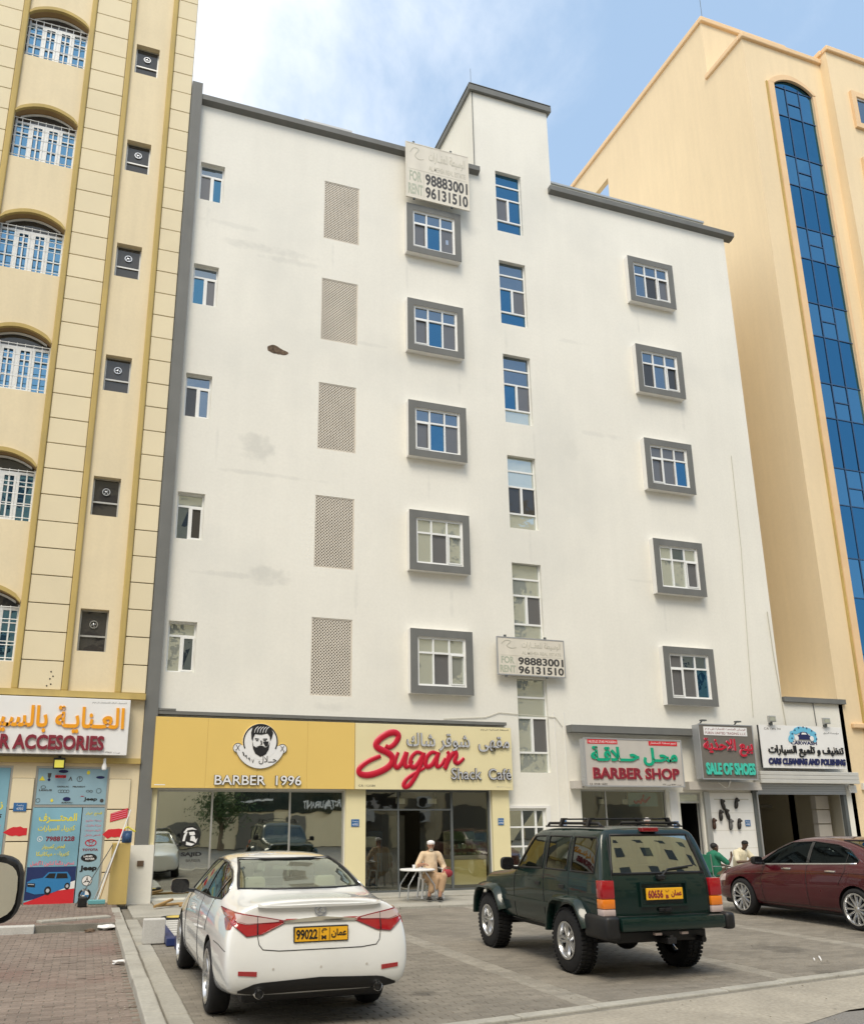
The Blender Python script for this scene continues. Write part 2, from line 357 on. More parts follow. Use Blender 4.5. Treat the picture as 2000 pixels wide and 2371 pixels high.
def textmesh(s, ar=False, bold=0.0, depth=0.02, shear=0):
    key = (s, ar, bold, depth, shear)
    if key in TC: return TC[key]
    cu = bpy.data.curves.new('t', 'FONT'); cu.body = shape(s) if ar else s; cu.size = 1; cu.extrude = .5; cu.offset = bold; cu.resolution_u = 3; cu.shear = shear
    ob = bpy.data.objects.new('t', cu); col.objects.link(ob)
    dg = bpy.context.evaluated_depsgraph_get(); dg.update(); me = bpy.data.meshes.new_from_object(ob.evaluated_get(dg))
    bpy.data.objects.remove(ob); bpy.data.curves.remove(cu)
    bm = bmesh.new(); bm.from_mesh(me); bpy.data.meshes.remove(me)
    bm.verts.ensure_lookup_table(); seen = set(); isl = 0; sh = {}
    for v in bm.verts:
        if v.index in seen: continue
        st = [v]; seen.add(v.index)
        while st:
            q = st.pop(); sh[q.index] = isl
            for e in q.link_edges:
                w = e.other_vert(q)
                if w.index not in seen: seen.add(w.index); st.append(w)
        isl += 1
    V = [(v.co.x, v.co.y, v.co.z, sh[v.index]) for v in bm.verts]; F = [tuple(v.index for v in f.verts) for f in bm.faces]; bm.free()
    xs = [v[0] for v in V]; ys = [v[1] for v in V]; TC[key] = (V, F, min(xs), max(xs), min(ys), max(ys))
    return TC[key]
def text(s, x0, x1, z0, z1, y, depth, m, parent, ar=False, bold=0.0, name='lettering', side=None, shear=0, keep=False, label=None):
    """solid lettering filling the box x0..x1, z0..z1, its front at y (facing -Y), its back at y+depth"""
    V, F, a, b, c, d = textmesh(s, ar, bold, .02, shear)
    sx_, sz_ = (x1-x0)/(b-a), (z1-z0)/(d-c)
    if keep: sx_ = sz_ = min(sx_, sz_); x0 = (x0+x1)/2-sx_*(b-a)/2
    g = MB()
    for vx, vy, vz, k in V: g.v.append((x0+(vx-a)*sx_, (y if vz > 0 else y+depth)+(k % 4)*.0007, z0+(vy-c)*sz_))
    for f in F:
        g.f.append(f)
        if side:
            zs = [V[i][2] for i in f]; g.mi.append(0 if min(zs) > 0 else 1)
        else: g.mi.append(0)
    return g.build(name, [m, side] if side else m, parent, label=label, fixn=False)
# ================================================================ THE SETTING
YW = 20.87                                   # plane of the facades
def wall_holes(g, x0, x1, z0, z1, holes, y=YW, depth=.24, mi=0, rmi=None):
    """front wall facing -Y with rectangular openings and their reveals"""
    xs = sorted({x0, x1, *[h[0] for h in holes], *[h[1] for h in holes]}); zs = sorted({z0, z1, *[h[2] for h in holes], *[h[3] for h in holes]})
    xs = [x for x in xs if x0 <= x <= x1]; zs = [z for z in zs if z0 <= z <= z1]
    for i in range(len(xs)-1):
        for j in range(len(zs)-1):
            cx, cz = (xs[i]+xs[i+1])/2, (zs[j]+zs[j+1])/2
            if any(h[0] < cx < h[1] and h[2] < cz < h[3] for h in holes): continue
            g.cur = mi; g.quad((xs[i], y, zs[j]), (xs[i+1], y, zs[j]), (xs[i+1], y, zs[j+1]), (xs[i], y, zs[j+1]))
    for a, b, c, d in holes:
        g.cur = mi if rmi is None else rmi
        g.quad((a, y, c), (a, y+depth, c), (a, y+depth, d), (a, y, d)); g.quad((b, y, c), (b, y, d), (b, y+depth, d), (b, y+depth, c))
        g.quad((a, y, d), (b, y, d), (b, y+depth, d), (a, y+depth, d)); g.quad((a, y, c), (a, y+depth, c), (b, y+depth, c), (b, y, c))
        g.cur = mi
def ring(g, x0, x1, z0, z1, t, y0, y1, tb=None):
    tb = t if tb is None else tb
    g.box(x0, x0+t, y0, y1, z0, z1); g.box(x1-t, x1, y0, y1, z0, z1); g.box(x0+t, x1-t, y0+.001, y1, z0, z0+tb); g.box(x0+t, x1-t, y0+.001, y1, z1-t, z1)
def pane(x0, x1, z0, z1, y, m, parent, name='pane'):
    g = MB(); j = lambda: rnd.uniform(-.005, .005)
    g.quad((x0, y+j(), z0), (x1, y+j(), z0), (x1, y+j(), z1), (x0, y+j(), z1))
    b = len(g.v); g.v += [(x, yy+.006, z) for x, yy, z in g.v[:4]]; g.f.append((b+3, b+2, b+1, b)); g.mi.append(0)
    for i in range(4):
        k = (i+1) % 4; g.f.append((k, i, b+i, b+k)); g.mi.append(0)
    return g.build(name, m, parent)

# ---- white apartment building
wb = empty('apartment_building', (10.5, YW, 0), 'white six storey apartment building with grey framed windows above a row of shops', 'building')
SMALL = [(1.51, 2.18, 19.77-3.335*k-1.24, 19.77-3.335*k) for k in range(5)]
LATT = [(5.11-.02*k, 6.19-.02*k, 20.13-3.34*k-2.0, 20.13-3.34*k) for k in range(5)]
CEN = [(7.83, 9.20, 19.68-3.315*k-1.30, 19.68-3.315*k) for k in range(5)]
RIG = [(15.66, 17.03, 19.68-3.315*k-1.30, 19.68-3.315*k) for k in range(5)]
TALL = [(10.78, 11.70, b, t) for b, t in ((19.83, 22.12), (16.48, 18.74), (13.14, 15.42), (9.82, 12.08), (6.55, 8.78), (2.97, 5.48))]
g = MB()
shopL = [(1.52, 5.96, .12, 2.47), (6.47, 9.87, .08, 2.5)]
door_h = [(10.37, 11.47, 0.05, 2.05)]
shopR = [(12.56, 15.30, .55, 2.55), (15.72, 16.46, .06, 2.48), (18.38, 21.74, 0, 2.62)]
wall_holes(g, 1.08, 10.0, 2.7, 21.78, SMALL+LATT+CEN)
wall_holes(g, 12.83, 19.78, 2.7, 21.78, RIG)
wall_holes(g, 1.08, 19.78, 0, 2.7, shopL+door_h+shopR[:2]+[(18.38, 19.78, 0, 2.62)])
wall_holes(g, 19.78, 22.13, 0, 5.19, [(19.78, 21.74, 0, 2.62)])
# ends, back and roof
g.quad((1.08, YW, 0), (1.08, YW, 21.78), (1.08, 36, 21.78), (1.08, 36, 0)); g.quad((19.78, YW, 5.19), (19.78, 36, 5.19), (19.78, 36, 21.78), (19.78, YW, 21.78))
g.quad((1.08, 36, 0), (1.08, 36, 21.78), (19.78, 36, 21.78), (19.78, 36, 0)); g.quad((1.08, YW+.3, 21.3), (19.78, YW+.3, 21.3), (19.78, 36, 21.3), (1.08, 36, 21.3))
g.quad((19.78, YW, 5.19), (22.13, YW, 5.19), (22.13, 30, 5.19), (19.78, 30, 5.19)); g.quad((22.13, YW, 0), (22.13, 30, 0), (22.13, 30, 5.19), (22.13, YW, 5.19))
g.build('wall', 'white_wall', wb)
g = MB(); wall_holes(g, 10.0, 12.83, 2.7, 25.28, TALL, y=YW)
g.quad((10, YW, 21.3), (10, YW, 25.28), (10, 25.2, 25.28), (10, 25.2, 21.3)); g.quad((12.83, YW, 21.3), (12.83, 25.2, 21.3), (12.83, 25.2, 25.28), (12.83, YW, 25.28))
g.quad((10, 25.2, 21.3), (10, 25.2, 25.28), (12.83, 25.2, 25.28), (12.83, 25.2, 21.3)); g.quad((10, YW, 25.25), (12.83, YW, 25.25), (12.83, 25.2, 25.25), (10, 25.2, 25.25))
g.build('stair_tower', 'white_wall', wb)
g = MB(); g.box(9.92, 9.999, YW+.0, 25.2, 25.04, 25.24); g.box(9.90, 12.95, YW-.12, YW-.006, 25.04, 25.24); g.box(12.832, 12.95, YW-.004, 25.3, 25.04, 25.24); g.box(9.90, 12.95, YW-.12, 25.3, 25.281, 25.30)
g.build('cornice', 'grey_trim', wb)
def cornice(x0, x1):
    g = MB(); g.prism([(0, 0)], 0, 0) if False else None
    # sloping underside, upright face
    for xa, xb in ((x0, x1),):
        P = [(YW-.002, 21.72), (YW-.17, 21.79), (YW-.17, 21.96), (YW+.12, 21.96), (YW+.12, 21.72)]
        b = len(g.v); n = len(P); g.v += [(xa, y, z) for y, z in P]+[(xb, y, z) for y, z in P]
        g.f.append(tuple(range(b, b+n))); g.f.append(tuple(range(b+2*n-1, b+n-1, -1))); g.mi += [0, 0]
        for i in range(n):
            j = (i+1) % n; g.f.append((b+i, b+j, b+n+j, b+n+i)); g.mi.append(0)
    return g.build('cornice', 'grey_trim', wb)
cornice(1.40, 10.16); cornice(12.70, 20.12)
g = MB(); g.box(12.9, 19.5, YW+.6, YW+.75, 21.3, 22.75); g.box(4.7, 6.1, YW+.9, YW+2.0, 21.3, 22.95); g.build('roof_parapet', 'white_wall', wb)
g = MB(); g.box(12.9, 19.5, YW+.55, YW+.8, 22.751, 22.82); g.box(4.62, 6.18, YW+.84, YW+2.06, 22.951, 23.02); g.build('parapet_cap', 'alu', wb)
g = MB(); g.cyl((10.02, YW, 25.4), (10.02, YW, 26.0), .007, 6); g.build('lightning_rod', 'dark_trim', wb)
g = MB(); g.cyl((10.04, YW-.02, 22.1), (10.04, YW-.02, 25.1), .014, 6); g.build('corner_line', 'dark_trim', wb)
g = MB(); g.box(1.10, 1.395, YW-.20, YW+.02, 1.27, 22.3); g.build('pilaster', 'grey_trim', wb)
g = MB(); g.box(19.80, 22.20, YW-.10, YW+.12, 5.191, 5.34); g.build('parapet_cap', 'grey_trim', wb)
g = MB(); g.box(1.0, 1.52, YW-.22, YW-.002, 0.0, 1.268); g.build('pier', 'white_wall', wb)
g = MB(); g.box(5.965, 6.465, YW-.10, YW+.2, 0, 2.52); g.box(9.875, 10.36, YW-.10, YW+.2, 0, 2.52); g.box(1.40, 1.518, YW-.10, YW+.2, 1.27, 2.52)
g.build('shop_pillar', 'panel_cream', wb)
g = MB(); g.box(1.34, 10.34, YW-.16, YW-.002, 4.17, 4.25); g.box(1.30, 1.80, YW-.17, YW-.002, 4.251, 4.30); g.build('sign_ledge', 'grey_trim', wb)
g = MB(); g.box(12.22, 16.34, YW-.30, YW-.002, 4.05, 4.24); g.build('sign_ledge', 'grey_trim', wb)
g = MB(); g.box(12.24, 12.52, YW-.26, YW-.002, 2.56, 2.76); g.box(15.86, 18.36, YW-.30, YW-.002, 2.55, 2.77); g.build('shop_lintel', 'sign_grey', wb)
g = MB()
for x in (11.86, 12.16): g.box(x, x+.025, YW-.012, YW-.001, .0, 4.6)
g.build('pipe_cover', 'white_trim', wb)
# broken render high on the wall
g = MB()
for cx2, cz2, rx2, rz2, yo in ((3.79, 14.22, .19, .125, 0), (4.02, 14.165, .17, .075, .001), (3.90, 14.19, .16, .10, .002)):
    g.prism([(cx2+rx2*(1+.05*math.sin(5*a+rx2*40))*math.cos(a), cz2+rz2*(1+.07*math.sin(4*a+1))*math.sin(a)) for a in [2*math.pi*k/24 for k in range(24)]], YW-.004-yo, YW+.02)
mat('broken_render', (.13, .09, .06), .95, var=.6, vscale=9, bump=.03, bscale=14)
g.build('broken_render', 'broken_render', wb)

def window(parent, hole, cols, rows, mats, y=None, fr=.05, kind='win', sash=()):
    """frame with a grid of panes; cols and rows are fractions; mats lists pane materials row by row from the top"""
    x0, x1, z0, z1 = hole; y = YW+.10 if y is None else y
    g = MB(); ring(g, x0, x1, z0, z1, fr, y, y+.07)
    X = [x0+fr+(x1-x0-2*fr)*c for c in cols]; Z = [z1-fr-(z1-z0-2*fr)*c for c in rows]
    return g, X, Z, y
def win3(hole, mats):
    x0, x1, z0, z1 = hole; y = YW-.165
    g = MB(); ring(g, x0-.2, x1+.2, z0-.2, z1+.2, .2, YW-.20, YW-.001)
    s = g.build('window_surround', 'white_trim', wb)
    f = MB(); ring(f, x0-.203, x1+.203, z0-.203, z1+.203, .203, YW-.215, YW-.201); f.build('surround_face', 'grey_trim', s)
    f = MB(); ring(f, x0, x1, z0, z1, .055, y, y+.08)
    w3 = (x1-x0)/3; zt = z1-.42
    for k in (1, 2): f.box(x0+w3*k-.022, x0+w3*k+.022, y+.002, y+.075, z0+.055, z1-.055)
    for k in range(3): f.box(x0+w3*k+.055 if k == 0 else x0+w3*k+.022, x0+w3*(k+1)-(.055 if k == 2 else .022), y+.003, y+.074, zt-.025, zt+.025)
    # the opening sash stands a little proud
    sx = x0+w3*(2 if mats[3] != 'pane_mesh' else 0)
    ring(f, sx+.03, sx+w3-.03, z0+.057, zt-.027, .03, y-.018, y+.001)
    fo = f.build('window_frame', 'pvc_white', s)
    for k in range(3):
        a, b = x0+w3*k+.02, x0+w3*(k+1)-.02
        pane(a, b, zt+.02, z1-.05, y+.04, mats[k], s); pane(a, b, z0+.05, zt-.02, y+.04+.012*(k % 2), mats[3+k], s)
P = {'b': 'pane_blue', 's': 'pane_sky', 'd': 'pane_dark', 'm': 'pane_mesh', 'p': 'pane_pale'}
for h, m in zip(CEN, ('sssmbm', 'sssmbm', 'sssmbm', 'ppppmp', 'ppppmp')): win3(h, [P[c] for c in m])
for h, m in zip(RIG, ('ssssdm', 'sssdsd', 'mmmmmb', 'pspppm', 'mssmmb')): win3(h, [P[c] for c in m])
def win_small(hole, mats):
    x0, x1, z0, z1 = hole; y = YW+.13; zt = z1-.34; xm = (x0+x1)/2
    f = MB(); ring(f, x0, x1, z0, z1, .045, y, y+.06); f.box(x0+.045, x1-.045, y+.002, y+.055, zt-.025, zt+.025); f.box(xm-.03, xm+.03, y+.001, y+.055, z0+.045, zt-.025)
    ring(f, xm+.02, x1-.03, z0+.04, zt-.02, .04, y-.02, y-.001)
    fo = f.build('window_frame', 'pvc_white', wb)
    pane(x0+.04, x1-.04, zt+.02, z1-.04, y+.03, mats[0], fo); pane(x0+.04, xm-.02, z0+.04, zt-.02, y+.035, mats[1], fo); pane(xm+.05, x1-.04, z0+.05, zt-.03, y+.015, mats[2], fo)
for h, m in zip(SMALL, ('smb', 'sbm', 'sds', 'psd', 'pps')): win_small(h, [P[c] for c in m])
def win_tall(hole, mats, rows):
    x0, x1, z0, z1 = hole; y = YW+.11; H = z1-z0; Z = [z1-H*q for q in rows]; xm = (x0+x1)/2
    f = MB(); f.box(x0, x0+.03, y, y+.06, z0, z1); f.box(x1-.03, x1, y, y+.06, z0, z1)
    for i, z in enumerate(Z): f.box(x0+.03, x1-.03, y+(.001 if i < 1 else -.012), y+.055, z-.025, z+.025)
    f.box(xm-.035, xm+.035, y-.014, y+.055, Z[2]+.025, Z[1]-.025)
    fo = f.build('window_frame', 'pvc_white', wb)
    zs = [z1]+Z+[z0]
    pane(x0+.03, x1-.03, zs[1]+.02, zs[0]-.01, y+.03, mats[0], fo); pane(x0+.03, x1-.03, zs[2]+.02, zs[1]-.02, y+.03, mats[1], fo)
    pane(x0+.03, xm-.03, zs[3]+.02, zs[2]-.02, y+.03, mats[2], fo); pane(xm+.03, x1-.03, zs[3]+.02, zs[2]-.02, y+.02, mats[3], fo)
    pane(x0+.03, x1-.03, zs[4]+.01, zs[3]-.02, y+.03, mats[4], fo)
for h, m in zip(TALL, ('bbmbb', 'ssbmb', 'ssbmp', 'ppddp', 'pppmp', 'pppmp')): win_tall(h, [P[c] for c in m], (.20, .42, .79))
# pierced screens
lat = None
for k, (x0, x1, z0, z1) in enumerate(LATT):
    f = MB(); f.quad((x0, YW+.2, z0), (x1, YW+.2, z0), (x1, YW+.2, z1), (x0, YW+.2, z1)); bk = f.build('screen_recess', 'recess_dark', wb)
    if lat is None:
        f = MB(); w, h, sp, bw = x1-x0, z1-z0, .084, .0122
        for sgn in (1, -1):
            c = -h
            while c < w+h:
                # line x = c + sgn*z clipped to the rectangle
                pts = []
                for z in (0, h):
                    x = (c+z) if sgn > 0 else (c+h-z)
                    if 0 <= x <= w: pts.append((x, z))
                for x in (0, w):
                    z = (x-c) if sgn > 0 else (c+h-x)
                    if 0 < z < h: pts.append((x, z))
                if len(pts) >= 2 and abs(pts[0][0]-pts[1][0]) > .02:
                    (ax, az), (bx, bz) = sorted(pts)[0], sorted(pts)[-1]; d = Vector((bx-ax, bz-az)).normalized(); nx, nz_ = -d.y*bw, d.x*bw; yy = YW+.02+(0 if sgn > 0 else .004)
                    A = [(ax+nx, az+nz_), (ax-nx, az-nz_), (bx-nx, bz-nz_), (bx+nx, bz+nz_)]
                    f.prism([(x0+p, z0+q) for p, q in A], yy, yy+.05)
                c += sp
        for a, b in ((x0-.01, x0+.03), (x1-.03, x1+.01)): f.box(a, b, YW+.012, YW+.07, z0, z1)
        f.box(x0, x1, YW+.012, YW+.07, z0, z0+.03); f.box(x0, x1, YW+.012, YW+.07, z1-.03, z1)
        lat = f.build('pierced_screen', 'lattice', wb, fixn=True); lx, lz = x0, z0
    else:
        c = lat.copy(); col.objects.link(c); c.location = (lat.location.x+x0-lx, lat.location.y, lat.location.z+z0-lz)
# cable down the wall
f = MB(); f.tube([(18.95, YW-.02, 13.2), (18.9, YW-.02, 10), (18.72, YW-.02, 7), (18.6, YW-.02, 4.7)], .009, 5); f.tube([(19.62, YW-.02, 8), (19.66, YW-.02, 6.5), (19.80, YW-.02, 4.4)], .014, 5)
f.tube([(8.6, YW-.02, 4.3), (9.8, YW-.02, 4.38), (10.2, YW-.02, 4.52), (11.9, YW-.02, 4.45), (12.1, YW-.02, 4.2)], .008, 5); f.build('wall_cable', 'ink_faded', wb)

# ---- shop rooms behind the openings
def room(x0, x1, z1, depth, wm_, name='shop_room', floor='room_floor'):
    g = MB(); y0, y1 = YW+.24, YW+depth
    g.cur = 0; g.quad((x0, y1, 0), (x1, y1, 0), (x1, y1, z1), (x0, y1, z1)); g.quad((x0, y0, 0), (x0, y1, 0), (x0, y1, z1), (x0, y0, z1)); g.quad((x1, y0, 0), (x1, y0, z1), (x1, y1, z1), (x1, y1, 0)); g.quad((x0, y0, z1), (x0, y1, z1), (x1, y1, z1), (x1, y0, z1))
    g.cur = 1; g.quad((x0, y0, .07), (x1, y0, .07), (x1, y1, .07), (x0, y1, .07))
    return g.build(name, [wm_, floor], wb)
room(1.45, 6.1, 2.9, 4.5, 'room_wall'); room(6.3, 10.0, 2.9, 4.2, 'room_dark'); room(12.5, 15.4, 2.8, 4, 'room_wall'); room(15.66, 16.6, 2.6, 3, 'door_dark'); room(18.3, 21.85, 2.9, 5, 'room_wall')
room(10.3, 11.6, 2.2, 1.2, 'white_wall')
# barber glass front: frame, panes
f = MB(); yy = YW+.06; ring(f, 1.52, 5.96, .12, 2.47, .04, yy, yy+.06); f.box(2.76, 2.80, yy+.001, yy+.05, .16, 2.43); f.box(4.60, 4.64, yy+.001, yy+.05, .16, 2.43)
sf = f.build('shopfront_frame', 'alu', wb)
for a, b in ((1.56, 2.76), (2.80, 4.60), (4.64, 5.92)): pane(a, b, .16, 2.43, yy+.03, 'shop_glass', sf)
# cafe glass front with the open door bay
f = MB(); ring(f, 6.47, 9.87, .08, 2.5, .05, yy, yy+.07); f.box(8.78, 8.84, yy+.001, yy+.06, .13, 2.45); f.box(7.35, 7.39, yy+.001, yy+.06, .13, 2.45); f.box(6.52, 8.78, yy+.002, yy+.05, 2.0, 2.04)
sf2 = f.build('shopfront_frame', 'dark_trim', wb)
for a, b, c, d in ((6.52, 7.35, .13, 2.0), (6.52, 7.35, 2.04, 2.45), (7.39, 8.78, 2.04, 2.45), (8.84, 9.82, .13, 2.45), (7.95, 8.76, .13, 2.0)): pane(a, b, c, d, yy+.03, 'cafe_glass', sf2)
# entrance door
f = MB(); f.cur = 0; x0, x1, z0, z1 = door_h[0]; ring(f, x0, x1, z0, z1, .06, YW+.05, YW+.12); f.box(11.17, 11.22, YW+.052, YW+.11, .1, 2.0)
for z in (.62, 1.10, 1.58): f.box(10.43, 11.17, YW+.055, YW+.10, z-.02, z+.02); f.box(11.22, 11.41, YW+.055, YW+.10, z-.02, z+.02)
f.box(10.78, 10.82, YW+.056, YW+.10, .1, 2.0)
ed = f.build('entrance_door', 'pvc_white', wb)
for a, b in ((10.43, 10.78), (10.82, 11.17), (11.22, 11.41)):
    for c, d in ((.11, .60), (.64, 1.08), (1.12, 1.56), (1.60, 1.99)): pane(a, b, c, d, YW+.08, 'pane_dark' if c < .3 else 'shop_glass', ed)
f = MB(); f.box(10.30, 10.369, YW-.03, YW+.04, .0, 2.12); f.box(11.475, 11.60, YW-.03, YW+.04, 0, 2.12); f.box(10.37, 11.474, YW-.03, YW+.04, 2.055, 2.12); f.build('door_surround', 'white_trim', wb)
# barber shop on the right
f = MB(); ring(f, 12.56, 15.30, .55, 2.55, .05, yy, yy+.06); f.box(13.34, 13.38, yy+.001, yy+.05, .6, 2.5); sf3 = f.build('shopfront_frame', 'alu', wb)
for a, b in ((12.61, 13.34), (13.38, 15.25)): pane(a, b, .6, 2.5, yy+.03, 'cafe_glass', sf3)
f = MB(); ring(f, 15.72, 16.46, .06, 2.48, .05, yy, yy+.06); f.box(15.77, 16.41, yy+.001, yy+.05, 2.19, 2.24); sf4 = f.build('door_frame', 'alu', wb); pane(15.77, 16.41, 2.24, 2.43, yy+.03, 'pane_pale', sf4)
g = MB(); g.box(15.36, 15.60, YW-.06, YW-.002, 0, 2.5); g.build('pier', 'white_trim', wb)
g = MB(); g.box(16.50, 16.68, YW-.08, YW-.002, 0, 2.5); g.build('door_jamb', 'alu', wb)
g = MB(); g.box(16.69, 18.20, YW-.05, YW-.002, 0, 2.47); g.build('tiled_wall', 'white_trim', wb)
g = MB()
for z in (.48, .96, 1.44, 1.92): g.box(16.69, 18.20, YW-.053, YW-.0505, z, z+.008)
g.box(16.85, 18.05, YW-.053, YW-.0505, 2.28, 2.31); g.build('tile_joint', 'ink_faded', wb)
g = MB(); g.box(18.205, 18.37, YW-.10, YW+.1, 0, 2.55); g.box(18.36, 18.40, YW-.06, YW+.1, 0, 2.55); g.box(21.62, 21.735, YW-.04, YW+.1, 0, 2.62); g.build('garage_jamb', 'dark_trim', wb)
g = MB(); g.box(18.29, 18.33, YW-.14, YW-.101, 0, 2.5); g.build('shutter_guide', 'alu', wb)
# workshop inside: board, shelving, boxes
g = MB(); g.box(19.2, 21.0, YW+4.2, YW+4.4, .4, 1.9); g.box(20.0, 20.06, YW+2.5, YW+2.56, 0, 2.2); g.box(19.8, 21.2, YW+2.5, YW+2.56, 2.1, 2.2); g.build('workshop_shelf', 'room_dark', wb)
g = MB()
for k in range(5): g.box(21.05, 21.55, YW+.5, YW+.7, .35+.42*k, .74+.42*k)
g.build('notice_board', 'sign_grey', wb)

# ================================================================ cream building on the left
cb_ = empty('apartment_building', (-3, 20.70, 0), 'cream apartment building with mustard pilasters and arched barred windows', 'building')
YC = 20.70
ARCH = [(-3.33, -1.80, 21.74-3.305*k, 23.08-3.305*k) for k in range(6)]
ARCH2 = [(-6.60, -5.05, a[2], a[3]) for a in ARCH]
VENT = [(-.50+.0, .13, 22.09-3.31*k, 23.09-3.31*k) for k in range(6)]
DOORS = [(-1.08, .45, .02, 2.95), (-3.1, -1.54, .02, 2.95)]
g = MB(); arcs = []
rise = .32
holes = [(a, b, c, d+rise) for a, b, c, d in ARCH+ARCH2]
wall_holes(g, -7.5, 1.09, 0, 33, [h for h in VENT]+DOORS+holes, y=YC, depth=.26)
def arcpts(a, b, zs, rs, n=14):
    # flat-ended segmental arch: rises from both springing points
    return [(a+(b-a)*i/n, zs+rs*math.sin(math.pi*i/n)**.75) for i in range(n+1)]
for a, b, c, d in ARCH+ARCH2:
    pts = arcpts(a, b, d, rise)
    for i in range(len(pts)-1):
        (xa, za), (xb, zb) = pts[i], pts[i+1]; g.quad((xa, YC, za), (xb, YC, zb), (xb, YC, d+rise), (xa, YC, d+rise))
g.quad((1.09, YC, 0), (1.09, 32, 0), (1.09, 32, 33), (1.09, YC, 33)); g.quad((-7.5, YC, 33), (1.09, YC, 33), (1.09, 32, 33), (-7.5, 32, 33)); g.quad((-7.5, YC, 0), (-7.5, YC, 33), (-7.5, 32, 33), (-7.5, 32, 0)); g.quad((-7.5, 32, 0), (-7.5, 32, 33), (1.09, 32, 33), (1.09, 32, 0))
g.build('wall', 'cream_wall', cb_)
g = MB()
for a, b in ((.40, .54), (-.74, -.60), (-1.80+.02, -1.64), (-3.49, -3.34), (-5.03, -4.88), (-6.76, -6.61)): g.bevbox(a, b, YC-.09, YC-.001, 4.60, 33, .03)
g.build('pilaster', 'mustard', cb_)
g = MB(); g.box(-7.5, 1.09, YC-.16, YC-.001, 4.46, 4.60); g.box(-7.5, 1.09, YC-.10, YC-.001, 3.02, 3.14); g.build('ledge', 'mustard', cb_)
# grooved panels: each a slab of its own between recessed joints
def panels(xa, xb, z0, z1, first=None):
    pm = None; z = z0
    bkg = MB(); bkg.quad((xa, YC-.003, z0), (xb, YC-.003, z0), (xb, YC-.003, z1), (xa, YC-.003, z1)); bkg.build('panel_joint', 'joint_dark', cb_)
    while z < z1-.3:
        if pm is None:
            f = MB(); f.bevbox(xa+.006, xb-.006, YC-.05, YC-.0035, z+.011, z+.649, .008); pm = f.build('wall_panel', 'cream_panel', cb_); pz = z
        else:
            c = pm.copy(); col.objects.link(c); c.location.z = pm.location.z+z-pz; c.location.y = pm.location.y+rnd.uniform(0, .004)
        z += .66
panels(.545, 1.085, 4.61, 26.4); panels(-1.635, -.745, 4.61, 26.4); panels(-4.875, -3.495, 4.61, 24.6)
panels(.455, .92, .05, 2.69); panels(-1.535, -1.085, .05, 2.69)
for k, (a, b, c, d) in enumerate(ARCH):
    pts = arcpts(a, b, d, rise); f = MB()
    f.quad(*[(a, YC+.001, c), (a, YC+.26, c), (a, YC+.26, d), (a, YC+.001, d)])
    for i in range(len(pts)-1):
        (xa, za), (xb, zb) = pts[i], pts[i+1]; f.quad((xa, YC+.001, za), (xb, YC+.001, zb), (xb, YC+.26, zb), (xa, YC+.26, za))
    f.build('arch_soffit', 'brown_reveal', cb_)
    f = MB(); o = [(x, z+.10) for x, z in pts]; o[0] = (a-.0, pts[0][1]+.07); o[-1] = (b+.0, pts[-1][1]+.07)
    f.prism([(x, z) for x, z in pts]+o[::-1], YC-.09, YC-.002); f.build('arch_moulding', 'mustard', cb_)
    # window set at the back of the recess
    yb = YC+.17; f = MB(); f.box(a, a+.05, yb, yb+.06, c, d); f.box(b-.05, b, yb, yb+.06, c, d); f.box(a+.05, b-.05, yb+.001, yb+.06, c, c+.05); f.box(a+.05, b-.05, yb+.001, yb+.06, d-.14, d-.08)
    w4 = (b-a)/4
    for q in (1, 2, 3): f.box(a+w4*q-.035, a+w4*q+.035, yb-.004, yb+.055, c+.05, d-.14)
    for q in (1, 2): ring(f, a+w4*q+.035, a+w4*(q+1)-.035, c+.05, d-.14, .05, yb-.02, yb-.005)
    for q in (0, 1, 2, 3):
        f.box(a+w4*(q+.5)-.012, a+w4*(q+.5)+.012, yb+.002, yb+.03, c+.05, d-.14)
        for t in (.36, .68): f.box(a+w4*q+.04, a+w4*(q+1)-.04, yb+.003, yb+.03, c+(d-c)*t-.012, c+(d-c)*t+.012)
    ap = [(x, z-.02) for x, z in pts]; f.prism(ap[1:-1]+[(x, z-.05) for x, z in ap[1:-1]][::-1], yb, yb+.05)
    wf = f.build('window_frame', 'pvc_white', cb_)
    for q in range(4): pane(a+w4*q+.03, a+w4*(q+1)-.03, c+.05, d-.14, yb+.04, 'cream_glass', wf)
    f = MB(); f.prism([(x, z-.03) for x, z in ap]+[(b-.05, d-.08), (a+.05, d-.08)], yb+.03, yb+.04); f.build('pane', 'pane_dark', wf)
    f = MB()
    for t in (.06, .28, .50, .72, .93): f.tube([(a-.005, YC+.03, c+(d-c)*t), (b+.005, YC+.03, c+(d-c)*t)], .010, 5)
    for q in range(1, 8): f.tube([(a+(b-a)*q/8, YC+.04, c), (a+(b-a)*q/8, YC+.04, d-.06)], .007, 5)
    f.build('window_grille', 'pvc_white', cb_)
